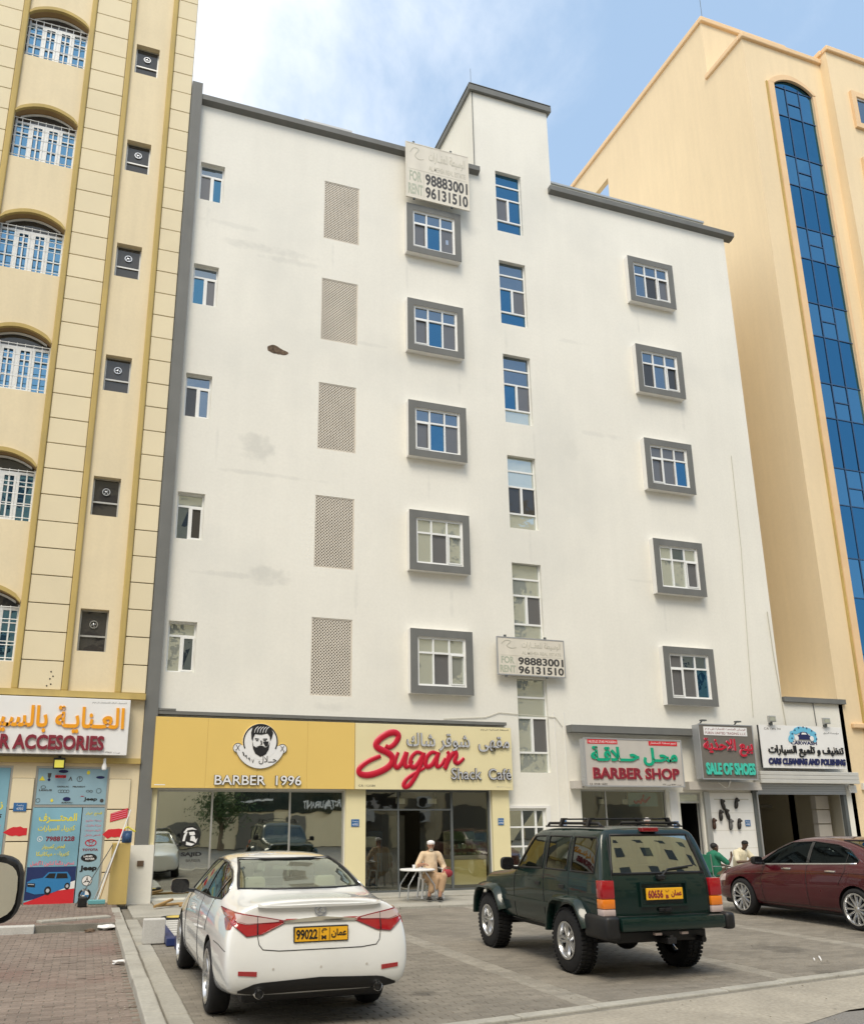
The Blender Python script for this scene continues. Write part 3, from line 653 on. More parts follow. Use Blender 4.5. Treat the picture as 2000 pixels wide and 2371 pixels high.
for k, (a, b, c, d) in enumerate(VENT):
    yb = YC+.15; f = MB(); ring(f, a, b, c, d, .035, yb, yb+.06); f.box(a+.035, b-.035, yb-.005, yb+.055, c+.36, c+.40); fr_ = f.build('window_frame', 'alu', cb_)
    pane(a+.035, b-.035, c+.035, c+.36, yb+.03, 'pane_dark', fr_)
    f = MB(); f.box(a+.035, b-.035, yb+.01, yb+.05, c+.40, d-.035); pn = f.build('fan_panel', 'pane_dark', cb_)
    f = MB(); xc, zc = (a+b)/2, c+.66; f.lathe([(.075, -.02), (.095, -.02), (.095, .02), (.075, .02), (.075, -.02)], (xc, yb-.002, zc), 'y', 18); f.ell((xc, yb-.01, zc), (.03, .015, .03), 8, 6)
    for q in range(4):
        an = q*math.pi/2+k; f.box(xc-.008+.045*math.cos(an), xc+.008+.045*math.cos(an), yb-.008, yb-.002, zc-.02+.045*math.sin(an), zc+.02+.045*math.sin(an))
    f.build('exhaust_fan', 'steel', pn)
# bolt holes of a removed sign
f = MB()
for x, z in ((-1.66, 5.04), (-1.69, 4.85), (-1.72, 4.70), (-.99, 5.02), (-1.0, 4.86), (-.94, 4.92), (-1.05, 4.7), (-.97, 4.74)): f.cyl((x, YC-.056, z), (x, YC-.045, z), .018, 6)
f.build('bolt_hole', 'black', cb_)
# shop doors: frames and posters
for nx, (a, b, c, d) in enumerate(DOORS):
    f = MB(); ring(f, a, b, c, d, .045, YC+.02, YC+.09); f.box(a+.045, b-.045, YC+.021, YC+.08, 2.08, 2.13); f.build('shopfront_frame', 'alu', cb_)
    f = MB(); f.box(a+.04, b-.04, YC+.09, YC+.11, c, d-.03); f.build('shop_door', 'pane_dark', cb_)

# ================================================================ yellow tower block on the right
yb_ = empty('apartment_building', (25, YW, 0), 'tall yellow apartment building with an arched strip of blue glass', 'building')
XS = 21.97
g = MB()
wall_holes(g, XS, 25.9, 0, 31.75, [(23.2, 25.16, 3.2, 30.20)], y=YW, depth=.12)
pts = [(23.2+1.96*i/16, 29.78+.40*math.sin(math.pi*i/16)**.8) for i in range(17)]
for i in range(16): g.quad((pts[i][0], YW, pts[i][1]), (pts[i+1][0], YW, pts[i+1][1]), (pts[i+1][0], YW, 30.2), (pts[i][0], YW, 30.2))
g.box(25.9, 44, YW-.38, YW+10, 0, 32.1)
# flank with the open notch at the back of the roof
for (a, b, c, d) in ((YW, 22.9, 0, 31.75), (22.9, 30.36, 0, 34.65), (30.36, 36, 0, 28.5), (30.36, 36, 32.7, 34.65)): g.quad((XS, a, c), (XS, b, c), (XS, b, d), (XS, a, d))
g.quad((XS, 22.9, 31.75), (44, 22.9, 31.75), (44, 22.9, 34.65), (XS, 22.9, 34.65)) if False else g.quad((XS, 22.9, 31.6), (26.4, 22.9, 31.6), (26.4, 22.9, 34.65), (XS, 22.9, 34.65))
g.quad((XS, 22.9, 34.65), (26.4, 22.9, 34.65), (26.4, 30.36, 34.65), (XS, 30.36, 34.65)); g.quad((26.4, 22.9, 28), (26.4, 30.36, 28), (26.4, 30.36, 34.65), (26.4, 22.9, 34.65)); g.quad((XS, 30.36, 28), (26.4, 30.36, 28), (26.4, 30.36, 34.65), (XS, 30.36, 34.65)); g.quad((XS, 30.36, 28.5), (44, 30.36, 28.5), (44, 36, 28.5), (XS, 36, 28.5)); g.quad((XS+.25, 30.36, 32.7), (XS+.25, 36, 32.7), (XS+.25, 36, 34.65), (XS+.25, 30.36, 34.65))
g.quad((XS, 36, 0), (44, 36, 0), (44, 36, 28.5), (XS, 36, 28.5)); g.quad((XS, YW, 31.75), (26, YW, 31.75), (26, 36, 31.75), (XS, 36, 31.75)) if False else g.quad((XS, YW, 31.7), (26, YW, 31.7), (26, 22.9, 31.7), (XS, 22.9, 31.7))
g.box(22.3, 26.3, 30.0, 30.35, 31.5, 32.5) if False else None
g.quad((XS+.25, 30.36, 28.5), (XS+.25, 30.36, 32.7), (XS, 30.36, 32.7), (XS, 30.36, 28.5)); g.quad((XS, 30.36, 32.7), (XS+.25, 30.36, 32.7), (XS+.25, 36, 32.7), (XS, 36, 32.7))
g.build('wall', 'yellow_wall', yb_, fixn=False)
# cornices
g = MB(); g.bevbox(XS-.10, 25.9, YW-.12, YW+.1, 31.62, 31.86, .04); g.bevbox(XS-.10, XS+.1, YW+.1, 23.0, 31.62, 31.86, .04); g.bevbox(25.86, 44, YW-.50, YW-.2, 31.98, 32.22, .04); g.bevbox(25.80, 25.98, YW-.2, YW+.3, 31.98, 32.22, .04)
g.bevbox(XS-.10, 26.45, 22.78, 22.98, 34.60, 34.86, .04); g.bevbox(XS-.10, XS+.1, 22.98, 36, 34.60, 34.86, .04)
g.bevbox(XS+.4, 25.8, YW-.12, YW-.001, 4.46, 4.62, .03)
g.build('cornice', 'peach_trim', yb_)
g = MB(); g.cyl((XS+.1, 22.9, 34.8), (XS+.1, 22.9, 36.2), .012, 6); g.build('lightning_rod', 'dark_trim', yb_)
# glass strip
g = MB(); g.box(22.93, 23.199, YW-.09, YW-.001, 3.0, 29.80); g.box(25.161, 25.30, YW-.07, YW-.001, 3.0, 29.80)
o = [(22.93+2.37*i/16, 29.80+.60*math.sin(math.pi*i/16)**.8) for i in range(17)]
g.prism(pts+o[::-1], YW-.09, YW-.001); g.build('window_surround', 'peach_trim', yb_)
g = MB(); g.box(22.86, 22.93, YW-.05, YW-.001, 3.0, 29.82); g.build('surround_edge', 'mustard', yb_)
g = MB(); yy = YW+.022
XC = [23.2, 23.83, 24.50, 25.16]
zl = []
z = 28.38
lines = [29.76]
while z > 3.2: lines += [z, z-1.90]; z -= 3.27
g = MB()
for x in XC[1:3]: g.box(x-.02, x+.02, yy-.015, yy, 3.2, 29.9)
for z in lines: g.box(23.2, 25.16, yy-.016, yy, z-.018, z+.018)
k = 0; segs = []
for i in range(len(lines)-1):
    a, b = lines[i+1], lines[i]
    if i % 2 == 0: g.box(23.85, 24.48, yy-.014, yy, (a+b)/2-.03, (a+b)/2+.01)
gf = g.build('mullion', 'device_blue', yb_)
for i in range(len(lines)-1):
    a, b = lines[i+1]+.015, lines[i]-.015
    for j in range(3):
        x0, x1 = XC[j]+.015, XC[j+1]-.015
        if i % 2 == 0 and j == 1: m_ = (a+b)/2; pane(x0, x1, a, m_, yy+.01, 'tower_glass_pale', yb_); pane(x0, x1, m_, b, yy+.01, 'tower_glass_pale', yb_)
        else: pane(x0, x1, a, b, yy+.01, 'tower_glass_pale' if i % 2 == 0 else 'tower_glass', yb_)
g = MB(); g.prism(pts, yy+.01, yy+.02); g.build('pane', 'tower_glass', yb_)
# side windows on the projecting bay
for k in range(9):
    zb = 28.42-3.28*k
    if zb < 4: break
    g = MB(); ring(g, 26.78, 29.1, zb, zb+1.80, .24, YW-.50, YW-.382); s_ = g.build('window_surround', 'peach_trim', yb_)
    g = MB(); ring(g, 27.02, 28.86, zb+.24, zb+1.56, .06, YW-.43, YW-.384); g.box(27.66, 27.74, YW-.435, YW-.384, zb+.3, zb+1.5); g.build('window_frame', 'pvc_white', s_)
    pane(27.08, 27.66, zb+.3, zb+1.5, YW-.40, 'pane_sky', s_); pane(27.74, 28.80, zb+.3, zb+1.5, YW-.395, 'pane_sky', s_)
g = MB(); g.box(22.4, 22.75, YW-.10, YW-.001, 2.6, 2.8); g.build('meter_box', 'white_trim', yb_)

# ================================================================ street opposite (seen in the glass)
ob = empty('apartment_building', (10, -16, 0), 'cream building across the street, mirrored in the shop windows', 'building')
g = MB(); g.box(-30, 60, -24, -16, 0, 26); g.build('wall', 'cream_wall', ob)
g = MB()
for i in range(17):
    for j in range(6):
        x = -26+i*5; g.box(x, x+1.7, -16, -15.96, 5+j*3.3, 6.7+j*3.3)
g.build('window', 'pane_dark', ob)
g = MB()
g.prism([(4.3, .1), (7.1, .1), (7.1, .9)]+[(5.7+1.4*math.cos(a*math.pi/10), .9+.8*math.sin(a*math.pi/10)) for a in range(1, 10)]+[(4.3, .9)], -16.0, -15.94)
for x, w_, h_ in ((9.2, 2.6, 2.2), (12.6, 1.0, 2.1), (17.6, 2.2, 2.3), (21, 1.6, 2.4), (24, 3.2, 2.6), (30, 3, 3), (37, 3, 3)): g.box(x, x+w_, -16, -15.94, 0, h_)
g.build('shop_opening', 'room_dark', ob)
# ================================================================ SIGNS
def stroke(g, pts, r, y, flat=.45, n=8, sub=5):
    """rounded brush stroke through points (x, z), flattened towards the board"""
    P = [Vector((x, 0, z)) for x, z in pts]; out = []
    for i in range(len(P)-1):
        p0, p1, p2, p3 = P[max(i-1, 0)], P[i], P[i+1], P[min(i+2, len(P)-1)]
        for t in range(sub):
            t /= sub; out.append(.5*((2*p1)+(p2-p0)*t+(2*p0-5*p1+4*p2-p3)*t*t+(3*p1-p0-3*p2+p3)*t**3))
    out.append(P[-1]); rr = [r*(.55+.45*min(1, 3*min(i, len(out)-1-i)/len(out)+.25)) for i in range(len(out))]
    b = len(g.v); g.tube(out, rr, n)
    g.v[b:] = [(x, y+yy*flat, z) for x, yy, z in g.v[b:]]
    return g
def disc(g, x, z, r, y, d, n=28, rx=None):
    g.prism([(x+(rx or r)*math.cos(2*math.pi*i/n), z+r*math.sin(2*math.pi*i/n)) for i in range(n)], y, y+d)
def annul(g, x, z, ro, ri, y, d, n=28, rx=1.0, a0=0, a1=360):
    full = a1-a0 >= 360
    for i in range(n):
        p, q = R(a0+(a1-a0)*i/n), R(a0+(a1-a0)*(i+1)/n)
        g.prism([(x+ri*rx*math.cos(p), z+ri*math.sin(p)), (x+ro*rx*math.cos(p), z+ro*math.sin(p)), (x+ro*rx*math.cos(q), z+ro*math.sin(q)), (x+ri*rx*math.cos(q), z+ri*math.sin(q))], y, y+d)
def poly(pts, y, m, parent, name, d=.004):
    g = MB(); g.prism(pts, y, y+d); return g.build(name, m, parent)
KS = .988
sX = lambda x: x*KS
sZ = lambda z: 1.8+(z-1.8)*KS

# gold barber fascia
YS = YW-.24
t = empty('shop_sign', (3.7, YS, 2.5), 'golden yellow shop fascia with a bearded man emblem over BARBER 1996', 'shop sign')
g = MB(); X0, X1 = 1.36, 6.135
for i in range(4): g.bevbox(X0+(X1-X0)*i/4+.001, X0+(X1-X0)*(i+1)/4-.001, YS, YS+.04, 2.50, 4.10, .004)
g.build('fascia_panel', 'panel_gold', t)
g = MB(); g.box(X0+.02, X1-.02, YS+.041, YW-.101, 2.52, 4.08); g.build('backing', 'dark_trim', t)
cx, cz, y = 3.79, 3.585, YS-.03
g = MB(); disc(g, cx, cz, .42, y, .03, 40)
# curled ribbon under the disc
rib = []
for i in range(21):
    a = R(200+140*i/20); rib.append((cx+.62*math.cos(a), cz+.03+.66*math.sin(a)))
rin = [(cx+.36*math.cos(R(340-140*i/20)), cz+.06+.34*math.sin(R(340-140*i/20))) for i in range(21)]
g.prism(rib+rin, y+.002, y+.03); disc(g, cx-.53, cz-.16, .115, y+.001, .029, 18); disc(g, cx+.53, cz-.16, .115, y+.001, .029, 18)
em = g.build('emblem', 'ink_white', t)
g = MB(); annul(g, cx, cz, .415, .385, y-.006, .006, 40, a0=-25, a1=205)
for i in range(20): a, b = rib[i], rib[i+1]; stroke(g, [a, b], .006, y-.002, 1, 5, 1)
annul(g, cx-.53, cz-.16, .115, .103, y-.005, .006, 18, a0=40, a1=260); annul(g, cx+.53, cz-.16, .115, .103, y-.005, .006, 18, a0=-80, a1=140)
for s in (-1, 1):
    stroke(g, [(cx+s*.49, cz-.09), (cx+s*.57, cz-.22)], .009, y-.004, 1, 5, 1); stroke(g, [(cx+s*.57, cz-.09), (cx+s*.49, cz-.22)], .009, y-.004, 1, 5, 1)
g.build('emblem_ring', 'ink_black', em)
P = lambda L: [(cx+.01+a*.0021*1.75, cz-.02+b*.0021*1.75) for a, b in L]
hairp = [(-62, 20), (-66, 60), (-58, 92), (-30, 112), (10, 116), (45, 104), (66, 86), (78, 62), (70, 30), (60, 8), (56, 38), (40, 58), (0, 48), (-40, 52), (-50, 30), (-54, 5)]
beard = [(-56, 6), (-50, -40), (-34, -72), (0, -92), (34, -76), (52, -44), (58, 4), (48, -22), (30, -34), (0, -28), (-28, -34), (-46, -24)]
poly(P(hairp), y-.008, 'ink_black', em, 'emblem_hair'); poly(P(beard), y-.008, 'ink_black', em, 'emblem_beard')
g = MB()
for q in ([(-40, 26), (-14, 24), (-14, 18), (-40, 19)], [(12, 24), (40, 26), (40, 18), (12, 18)], [(-32, 14), (-18, 14), (-18, 8), (-32, 8)], [(16, 14), (34, 14), (34, 8), (16, 8)], [(-4, 12), (5, 10), (10, -14), (-6, -15), (1, -10)], [(-30, -30), (-8, -21), (8, -21), (32, -30), (8, -31), (-8, -31)], [(12, 2), (50, 8), (46, -22), (30, -26)], [(-12, -46), (12, -46), (8, -52), (-8, -52)]):
    g.prism(P(q), y-.009, y-.005)
g.build('emblem_face', 'ink_black', em)
g = MB()
for q in range(5): stroke(g, P([(-44+18*q, 60), (-38+18*q, 84), (-20+18*q, 100)]), .008, y-.010, 1, 5, 3)
g.build('emblem_hair_line', 'ink_white', em)
for i, c in enumerate('\u0661\u0669\u0669\u0667'):
    a = R(218+11*i); text(c, cx+.50*math.cos(a)-.028, cx+.50*math.cos(a)+.028, cz+.02+.51*math.sin(a)-.045, cz+.02+.51*math.sin(a)+.045, y-.006, .006, 'ink_black', em)
text('\u062d\u0640\u0640\u0644\u0627\u0644', cx-.02, cx+.40, cz-.53, cz-.33, y-.006, .006, 'ink_black', em, ar=True)
text('BARBER  1996', 2.76, 4.80, 2.575, 2.80, YS-.045, .05, 'ink_white', t, side='letter_side', bold=.01)
text('BARBER  1996', 2.75, 4.81, 2.565, 2.81, YS-.006, .005, 'ink_darkgrey', t, bold=.05, name='letter_outline')  # bolder dark backing, shows as the outline of the white letters
g = MB(); g.box(X0+.06, X0+.30, YS-.001, YS, 2.56, 2.58); g.build('small_print', 'ink_white', t)

# cafe fascia
t = empty('shop_sign', (8.3, YS, 2.5), 'pale cream cafe fascia with large red script lettering beside Arabic letters', 'shop sign')
X0, X1 = 6.145, 10.42
g = MB(); g.bevbox(X0, X1, YS, YS+.04, 2.50, 4.10, .004); g.build('fascia_panel', 'panel_cream', t)
g = MB(); g.box(X0+.02, X1-.02, YS+.041, YW-.101, 2.52, 4.08); g.build('backing', 'dark_trim', t)
SG = dict(
S= [(6.922, 3.558), (7.018, 3.518), (7.148, 3.593), (7.246, 3.725), (7.263, 3.832), (7.165, 3.89), (7.003, 3.861), (6.825, 3.76), (6.713, 3.652), (6.681, 3.552), (6.777, 3.474), (6.954, 3.403), (7.083, 3.309), (7.105, 3.172), (6.986, 3.031), (6.746, 2.909), (6.478, 2.838), (6.289, 2.86), (6.236, 2.938), (6.304, 3.05), (6.508, 3.186), (6.794, 3.304)] ,
u= [(7.261, 3.403), (7.189, 3.227), (7.169, 3.093), (7.233, 3.034), (7.34, 3.125), (7.429, 3.292), (7.482, 3.407), (7.438, 3.202), (7.454, 3.058), (7.552, 3.084), (7.634, 3.205)] ,
g= [(7.89, 3.391), (7.751, 3.413), (7.619, 3.295), (7.578, 3.144), (7.633, 3.049), (7.748, 3.087), (7.882, 3.27), (7.936, 3.407), (7.88, 3.164), (7.745, 2.877), (7.58, 2.637), (7.45, 2.562), (7.402, 2.63), (7.5, 2.77), (7.713, 2.907), (7.961, 3.03)] ,
a= [(8.299, 3.399), (8.166, 3.421), (8.031, 3.303), (7.986, 3.136), (8.044, 3.061), (8.171, 3.123), (8.297, 3.308), (8.343, 3.424), (8.286, 3.216), (8.303, 3.071), (8.411, 3.112), (8.532, 3.281)] ,
r= [(8.586, 3.451), (8.625, 3.375), (8.563, 3.19), (8.51, 3.022), (8.597, 3.206), (8.702, 3.361), (8.806, 3.44), (8.838, 3.364), (8.79, 3.225), (8.867, 3.165), (8.971, 3.228), (9.041, 3.297)] 
)
g = MB()
for k, v in SG.items(): stroke(g, v, .076 if k == 'S' else .056, YS-.022, .40, 10, 5)
g.build('script_lettering', 'ink_red', t, smooth=True)
g = MB()
for k, v in SG.items(): stroke(g, v, .088 if k == 'S' else .067, YS-.010, .10, 8, 4)
g.build('lettering_halo', 'ink_pink', t)
text('\u0645\u0642\u0647\u0649  \u0634\u0648\u0642\u0631 \u0634\u0627\u0643', 7.48, 10.34, 3.46, 3.90, YS-.05, .05, 'letter_silver', t, ar=True, side='letter_side', bold=.012)
text('Shack  Caf\u00e9', 8.68, 10.36, 2.76, 3.04, YS-.05, .05, 'letter_silver', t, side='letter_side', bold=.005)
text('Shack  Caf\u00e9', 8.68, 10.38, 2.745, 3.05, YS-.006, .005, 'ink_darkgrey', t, bold=.04, name='letter_outline')  # dark outline backing behind the silver letters
text('\u0627\u0644\u0645\u0646\u0637\u0642\u0629 \u0627\u0644\u0635\u0646\u0627\u0639\u064a\u0629 \u0634.\u0645.\u0645', 9.55, 10.34, 4.00, 4.06, YS-.003, .003, 'ink_darkgrey', t, ar=True)
text('C.R: 1121584', 6.24, 6.66, 2.56, 2.61, YS-.003, .003, 'ink_darkgrey', t); text('\u0633.\u062a: 1121584', 9.95, 10.35, 2.56, 2.60, YS-.003, .003, 'ink_faded', t, ar=True)

# rent boards
def rent(x0, x1, z0, z1, y, label, fade):
    t = empty('rent_sign', ((x0+x1)/2, y, z0), label, 'rental sign')
    g = MB(); g.bevbox(x0, x1, y, y+.03, z0, z1, .004); g.build('board', 'panel_faded', t)
    g = MB(); ring(g, x0-.015, x1+.015, z0-.015, z1+.015, .03, y-.008, y+.035); g.build('board_frame', 'silver_side' if not fade else 'panel_faded', t)
    w, h = x1-x0, z1-z0; fx = lambda a: x0+w*a; fz = lambda a: z0+h*a
    text('98883001', fx(.30), fx(.98), fz(.275), fz(.485), y-.004, .004, 'ink_darkgrey', t, bold=.03); text('96131510', fx(.30), fx(.98), fz(.04), fz(.25), y-.004, .004, 'ink_darkgrey', t, bold=.03)
    text('FOR', fx(.05), fx(.24), fz(.30), fz(.49), y-.004, .004, 'ink_faded_green', t, bold=.03); text('RENT', fx(.03), fx(.26), fz(.06), fz(.25), y-.004, .004, 'ink_faded_green', t, bold=.03)
    text('AL MEHSA REAL ESTATE', fx(.36), fx(.95), fz(.56), fz(.65), y-.004, .004, 'ink_faded', t, bold=.01)
    text('\u0627\u0644\u0648\u0633\u064a\u0637\u0629 \u0644\u0644\u0639\u0642\u0640\u0640\u0627\u0631\u0627\u062a', fx(.36), fx(.95), fz(.70), fz(.92), y-.004, .004, 'ink_faded', t, ar=True, bold=.01)
    g = MB(); stroke(g, [(fx(.06), fz(.82)), (fx(.12), fz(.92)), (fx(.2), fz(.9)), (fx(.14), fz(.78)), (fx(.2), fz(.72)), (fx(.28), fz(.74))], .02, y-.002, .2, 6, 3); g.box(fx(.04), fx(.96), y-.003, y-.001, fz(.515), fz(.52)); g.box(fx(.275), fx(.28), y-.003, y-.001, fz(.04), fz(.5)); g.build('logo_swirl', 'ink_faded', t)
    g = MB()
    for a in (.12, .72): g.cyl((fx(a), y+.035, z1+.02), (fx(a), YW-.001 if z1 < 21 else y+.3, z1+.03), .02, 6); g.box(fx(a)-.03, fx(a)+.03, y-.01, y+.04, z1+.016, z1+.07); g.box(fx(a)-.03, fx(a)+.03, y-.01, y+.04, z0-.06, z0-.016)
    g.build('bracket', 'dark_trim', t)
    return t
rent(7.58, 9.66, 20.02, 22.02, 20.54, 'faded for rent board over the topmost grey framed window at the roof line', True)
rent(10.13, 12.17, 5.53, 6.55, 20.66, 'for rent board fixed over the stair windows above the cafe', False)

# barber shop box sign
def boxsign(x0, x1, z0, z1, dep, m, side, label, tilt=0):
    y = YW-dep
    t = empty('shop_sign', ((x0+x1)/2, y, z0), label, 'shop sign')
    g = MB(); g.bevbox(x0, x1, y, y+.02, z0, z1, .004); g.build('sign_face', m, t)
    g = MB(); g.box(x0+.003, x1-.003, y+.021, YW-.31 if dep > .35 else YW-.06, z0+.003, z1-.003); g.build('sign_box', side, t)
    return t, y
t, y = boxsign(12.42, 15.50, 2.62, 3.86, .55, 'sign_grey', 'silver_side', 'white light box sign in green Arabic over maroon BARBER SHOP lettering')
g = MB(); ring(g, 12.40, 15.52, 2.60, 3.88, .035, y-.012, y+.001); g.build('sign_frame', 'silver_side', t)
text('\u0645\u062d\u0640\u0644 \u062d\u0640\u0640\u0644\u0627\u0642\u0640\u0629', 12.60, 15.34, 3.16, 3.66, y-.03, .03, 'ink_green', t, ar=True, bold=.035)
text('BARBER SHOP', 12.64, 15.36, 2.80, 3.10, y-.03, .03, 'ink_maroon', t, bold=.03, side='ink_brightred')
g = MB(); g.box(12.52, 13.45, y-.006, y-.001, 3.72, 3.84); g.box(14.45, 15.38, y-.006, y-.001, 3.71, 3.83); g.build('name_strip', 'ink_brightred', t)
text('NUZUZ STAR MODERN', 12.56, 13.41, 3.745, 3.81, y-.009, .002, 'ink_white', t); text('\u0646\u062c\u0648\u0645 \u0645\u0633\u0642\u0637 \u0644\u0644\u0627\u0633\u062a\u062b\u0645\u0627\u0631', 14.5, 15.34, 3.73, 3.82, y-.009, .002, 'ink_white', t, ar=True)
text('C.R. 1074 88 / 146352', 12.52, 13.05, 2.64, 2.69, y-.004, .003, 'ink_darkgrey', t); text('\u0633.\u062a. 146352 \u0635.\u0628 1074', 14.8, 15.4, 2.64, 2.69, y-.004, .003, 'ink_darkgrey', t, ar=True)
# shoe shop sign
t, y = boxsign(16.12, 17.98, 2.84, 4.34, .60, 'sign_brown', 'silver_side', 'dark brown box sign with red Arabic over turquoise SALE OF SHOES')
g = MB(); ring(g, 16.10, 18.0, 2.82, 4.36, .03, y-.012, y+.001); g.build('sign_frame', 'silver_side', t)
g = MB(); g.box(16.28, 17.78, y-.012, y-.002, 4.04, 4.28); g.build('name_strip', 'ink_white', t)
text('\u0641\u0631\u0633\u0627\u0646 \u0627\u0644\u0645\u062a\u062d\u062f\u0629 \u0644\u0644\u062a\u062c\u0627\u0631\u0629 \u0634 \u0645 \u0645', 16.33, 17.73, 4.17, 4.26, y-.015, .003, 'ink_maroon', t, ar=True); text('FURSN UNITED TRADING L.L.C', 16.33, 17.73, 4.07, 4.14, y-.015, .003, 'ink_maroon', t)
text('\u0628\u064a\u0639 \u0627\u0644\u0627\u062d\u0630\u064a\u0629', 16.22, 17.92, 3.46, 3.96, y-.035, .033, 'ink_red', t, ar=True, bold=.03, side='ink_pink')
text('SALE OF SHOES', 16.24, 17.92, 2.95, 3.28, y-.035, .033, 'ink_teal', t, bold=.045)
g = MB()
for x in (16.3, 17.5): g.cyl((x, y+.2, 4.35), (x, y+.05, 4.44), .02, 6); g.box(x-.08, x+.08, y-.06, y+.06, 4.43, 4.47)
g.build('sign_lamp', 'dark_trim', t)
g = MB(); g.tube([(17.2, y+.2, 2.8), (17.2, y+.3, 2.64), (17.05, y+.35, 2.62)], .02, 6); g.tube([(16.85, y+.3, 2.75), (17.1, y+.3, 2.6)], .012, 6); g.build('sign_cable', 'white_trim', t)
# car wash sign
t, y = boxsign(18.42, 21.55, 3.18, 4.42, .40, 'panel_white', 'black', 'white car wash sign with a blue splashing car picture and navy lettering')
text('\u062a\u0646\u0638\u064a\u0641 \u0648 \u062a\u0644\u0645\u064a\u0639 \u0627\u0644\u0633\u064a\u0627\u0631\u0627\u062a', 18.66, 21.48, 3.50, 3.84, y-.03, .03, 'ink_black', t, ar=True, bold=.03)
text('CARS CLEANING AND POLISHING', 18.62, 21.50, 3.28, 3.47, y-.03, .03, 'ink_navy', t, bold=.05, shear=.2)
text('CARWASH', 19.52, 20.50, 3.87, 3.97, y-.008, .007, 'ink_navy', t, bold=.03)
lg = MB(); r3 = random.Random(3)
for i in range(26):
    a = math.pi*(.0+i/25); rr = .40+r3.uniform(-.07, .07); disc(lg, 20.02+rr*1.15*math.cos(a), 4.02+.30*math.sin(a)+.0, .05+r3.uniform(0, .05), y-.004-.0006*i, .003, 10)
lo = lg.build('splash', 'ink_sky', t)
lg = MB()
for i in range(9): a = math.pi*(i/8); disc(lg, 20.02+.46*math.cos(a)+r3.uniform(-.03, .03), 4.05+.34*math.sin(a), .025, y-.024, .003, 8)
lg.prism([(19.78, 4.02), (20.28, 4.02), (20.30, 4.12), (20.20, 4.16), (20.14, 4.24), (19.92, 4.24), (19.86, 4.16), (19.76, 4.12)], y-.03, y-.024); lg.build('car_picture', 'ink_navy', lo)
lg = MB(); disc(lg, 19.74, 4.06, .075, y-.036, .004, 16); disc(lg, 20.31, 4.06, .075, y-.036, .004, 16); lg.prism([(19.93, 4.17), (20.13, 4.17), (20.10, 4.22), (19.96, 4.22)], y-.036, y-.031); lg.build('picture_light', 'ink_white', lo)
text('\u0645\u0624\u0633\u0633\u0629 \u0627\u0644\u0628\u0631\u064a\u0642', 20.8, 21.4, 4.20, 4.27, y-.003, .002, 'ink_darkgrey', t, ar=True); text('C.R: 1392 741', 18.6, 19.2, 4.28, 4.34, y-.003, .002, 'ink_darkgrey', t)
for i, (x, lab) in enumerate(((18.85, 'small grey floodlight above the left end of the car wash sign'), (20.9, 'small grey floodlight above the right end of the car wash sign'))):
    l_ = empty('floodlight', (x, y, 4.42), lab, 'floodlight', 'floodlights over the car wash sign')
    g = MB(); g.bevbox(x-.13, x+.13, y-.12, y-.04, 4.50, 4.68, .01); g.build('lamp_housing', 'alu', l_); g = MB(); g.box(x-.10, x+.10, y-.128, y-.121, 4.53, 4.65); g.build('lamp_glass', 'pane_pale', l_); g = MB(); g.box(x-.02, x+.02, y-.08, y+.05, 4.40, 4.50); g.build('bracket', 'dark_trim', l_)
g = MB(); g.tube([(20.95, YW-.02, 5.19), (20.97, YW-.02, 4.5)], .012, 5); tag(g.build('power_cable', 'dark_trim', None), 'dark cable dropping from the low parapet to the right floodlight', 'cable')
# roller shutter box over the garage
t = empty('roller_shutter', (20, YW, 2.7), 'ribbed white roller shutter box rolled up over the open garage', 'shutter')
for k, (a, b) in enumerate(((2.98, 3.09), (2.865, 2.975), (2.75, 2.86))):
    g = MB(); g.bevbox(18.30, 21.98-.0*k, YW-.38, YW-.11, a, b, .012); g.build('slat', 'shutter', t)
g = MB(); g.box(18.35, 21.7, YW-.09, YW-.05, 2.44, 2.74); g.build('bottom_rail', 'silver_side', t)
g = MB()
for k in range(4): g.box(18.35, 21.7, YW-.096, YW-.0905, 2.46+.07*k, 2.465+.07*k)
g.build('rail_groove', 'dark_trim', t)
g = MB(); g.box(21.76, 22.05, YW-.16, YW-.11, 2.50, 2.72); tag(g.build('switch_box', 'white_trim', None), 'small white switch box on the yellow wall beside the garage', 'switch box')

# car accessories fascia
YA = YC-.30
t = empty('shop_sign', (-1.5, YA, 3.2), 'wide white fascia with orange Arabic letters over maroon car accessories lettering', 'shop sign')
g = MB(); g.bevbox(-4.9, .765, YA, YA+.14, 3.19, 4.42, .008); g.build('fascia_panel', 'panel_white', t)
g = MB(); g.box(-4.88, .75, YA+.141, YC-.161, 3.21, 4.40); g.build('backing', 'silver_side', t)
text('\u0627\u0644\u0639\u0640\u0646\u0627\u064a\u0640\u0629 \u0628\u0627\u0644\u0633\u064a\u0640\u0627\u0631\u0627\u062a', -3.0, .66, 3.62, 4.24, YA-.03, .03, 'ink_orange', t, ar=True, bold=.025, side='ink_orange')
text('CAR ACCESORIES', -2.30, .27, 3.28, 3.60, YA-.045, .045, 'ink_maroon', t, bold=.035, side='ink_maroon')
text('\u0627\u0644\u0645\u062d\u062a\u0631\u0641 \u0627\u0644\u0631\u0627\u0626\u062f \u0644\u0644\u0627\u0633\u062a\u062b\u0645\u0627\u0631 \u0634.\u0645.\u0645', -.05, .68, 4.31, 4.36, YA-.003, .003, 'ink_darkgrey', t, ar=True); text('\u0633.\u062a: 1360741', .28, .62, 3.22, 3.265, YA-.003, .003, 'ink_darkgrey', t, ar=True)
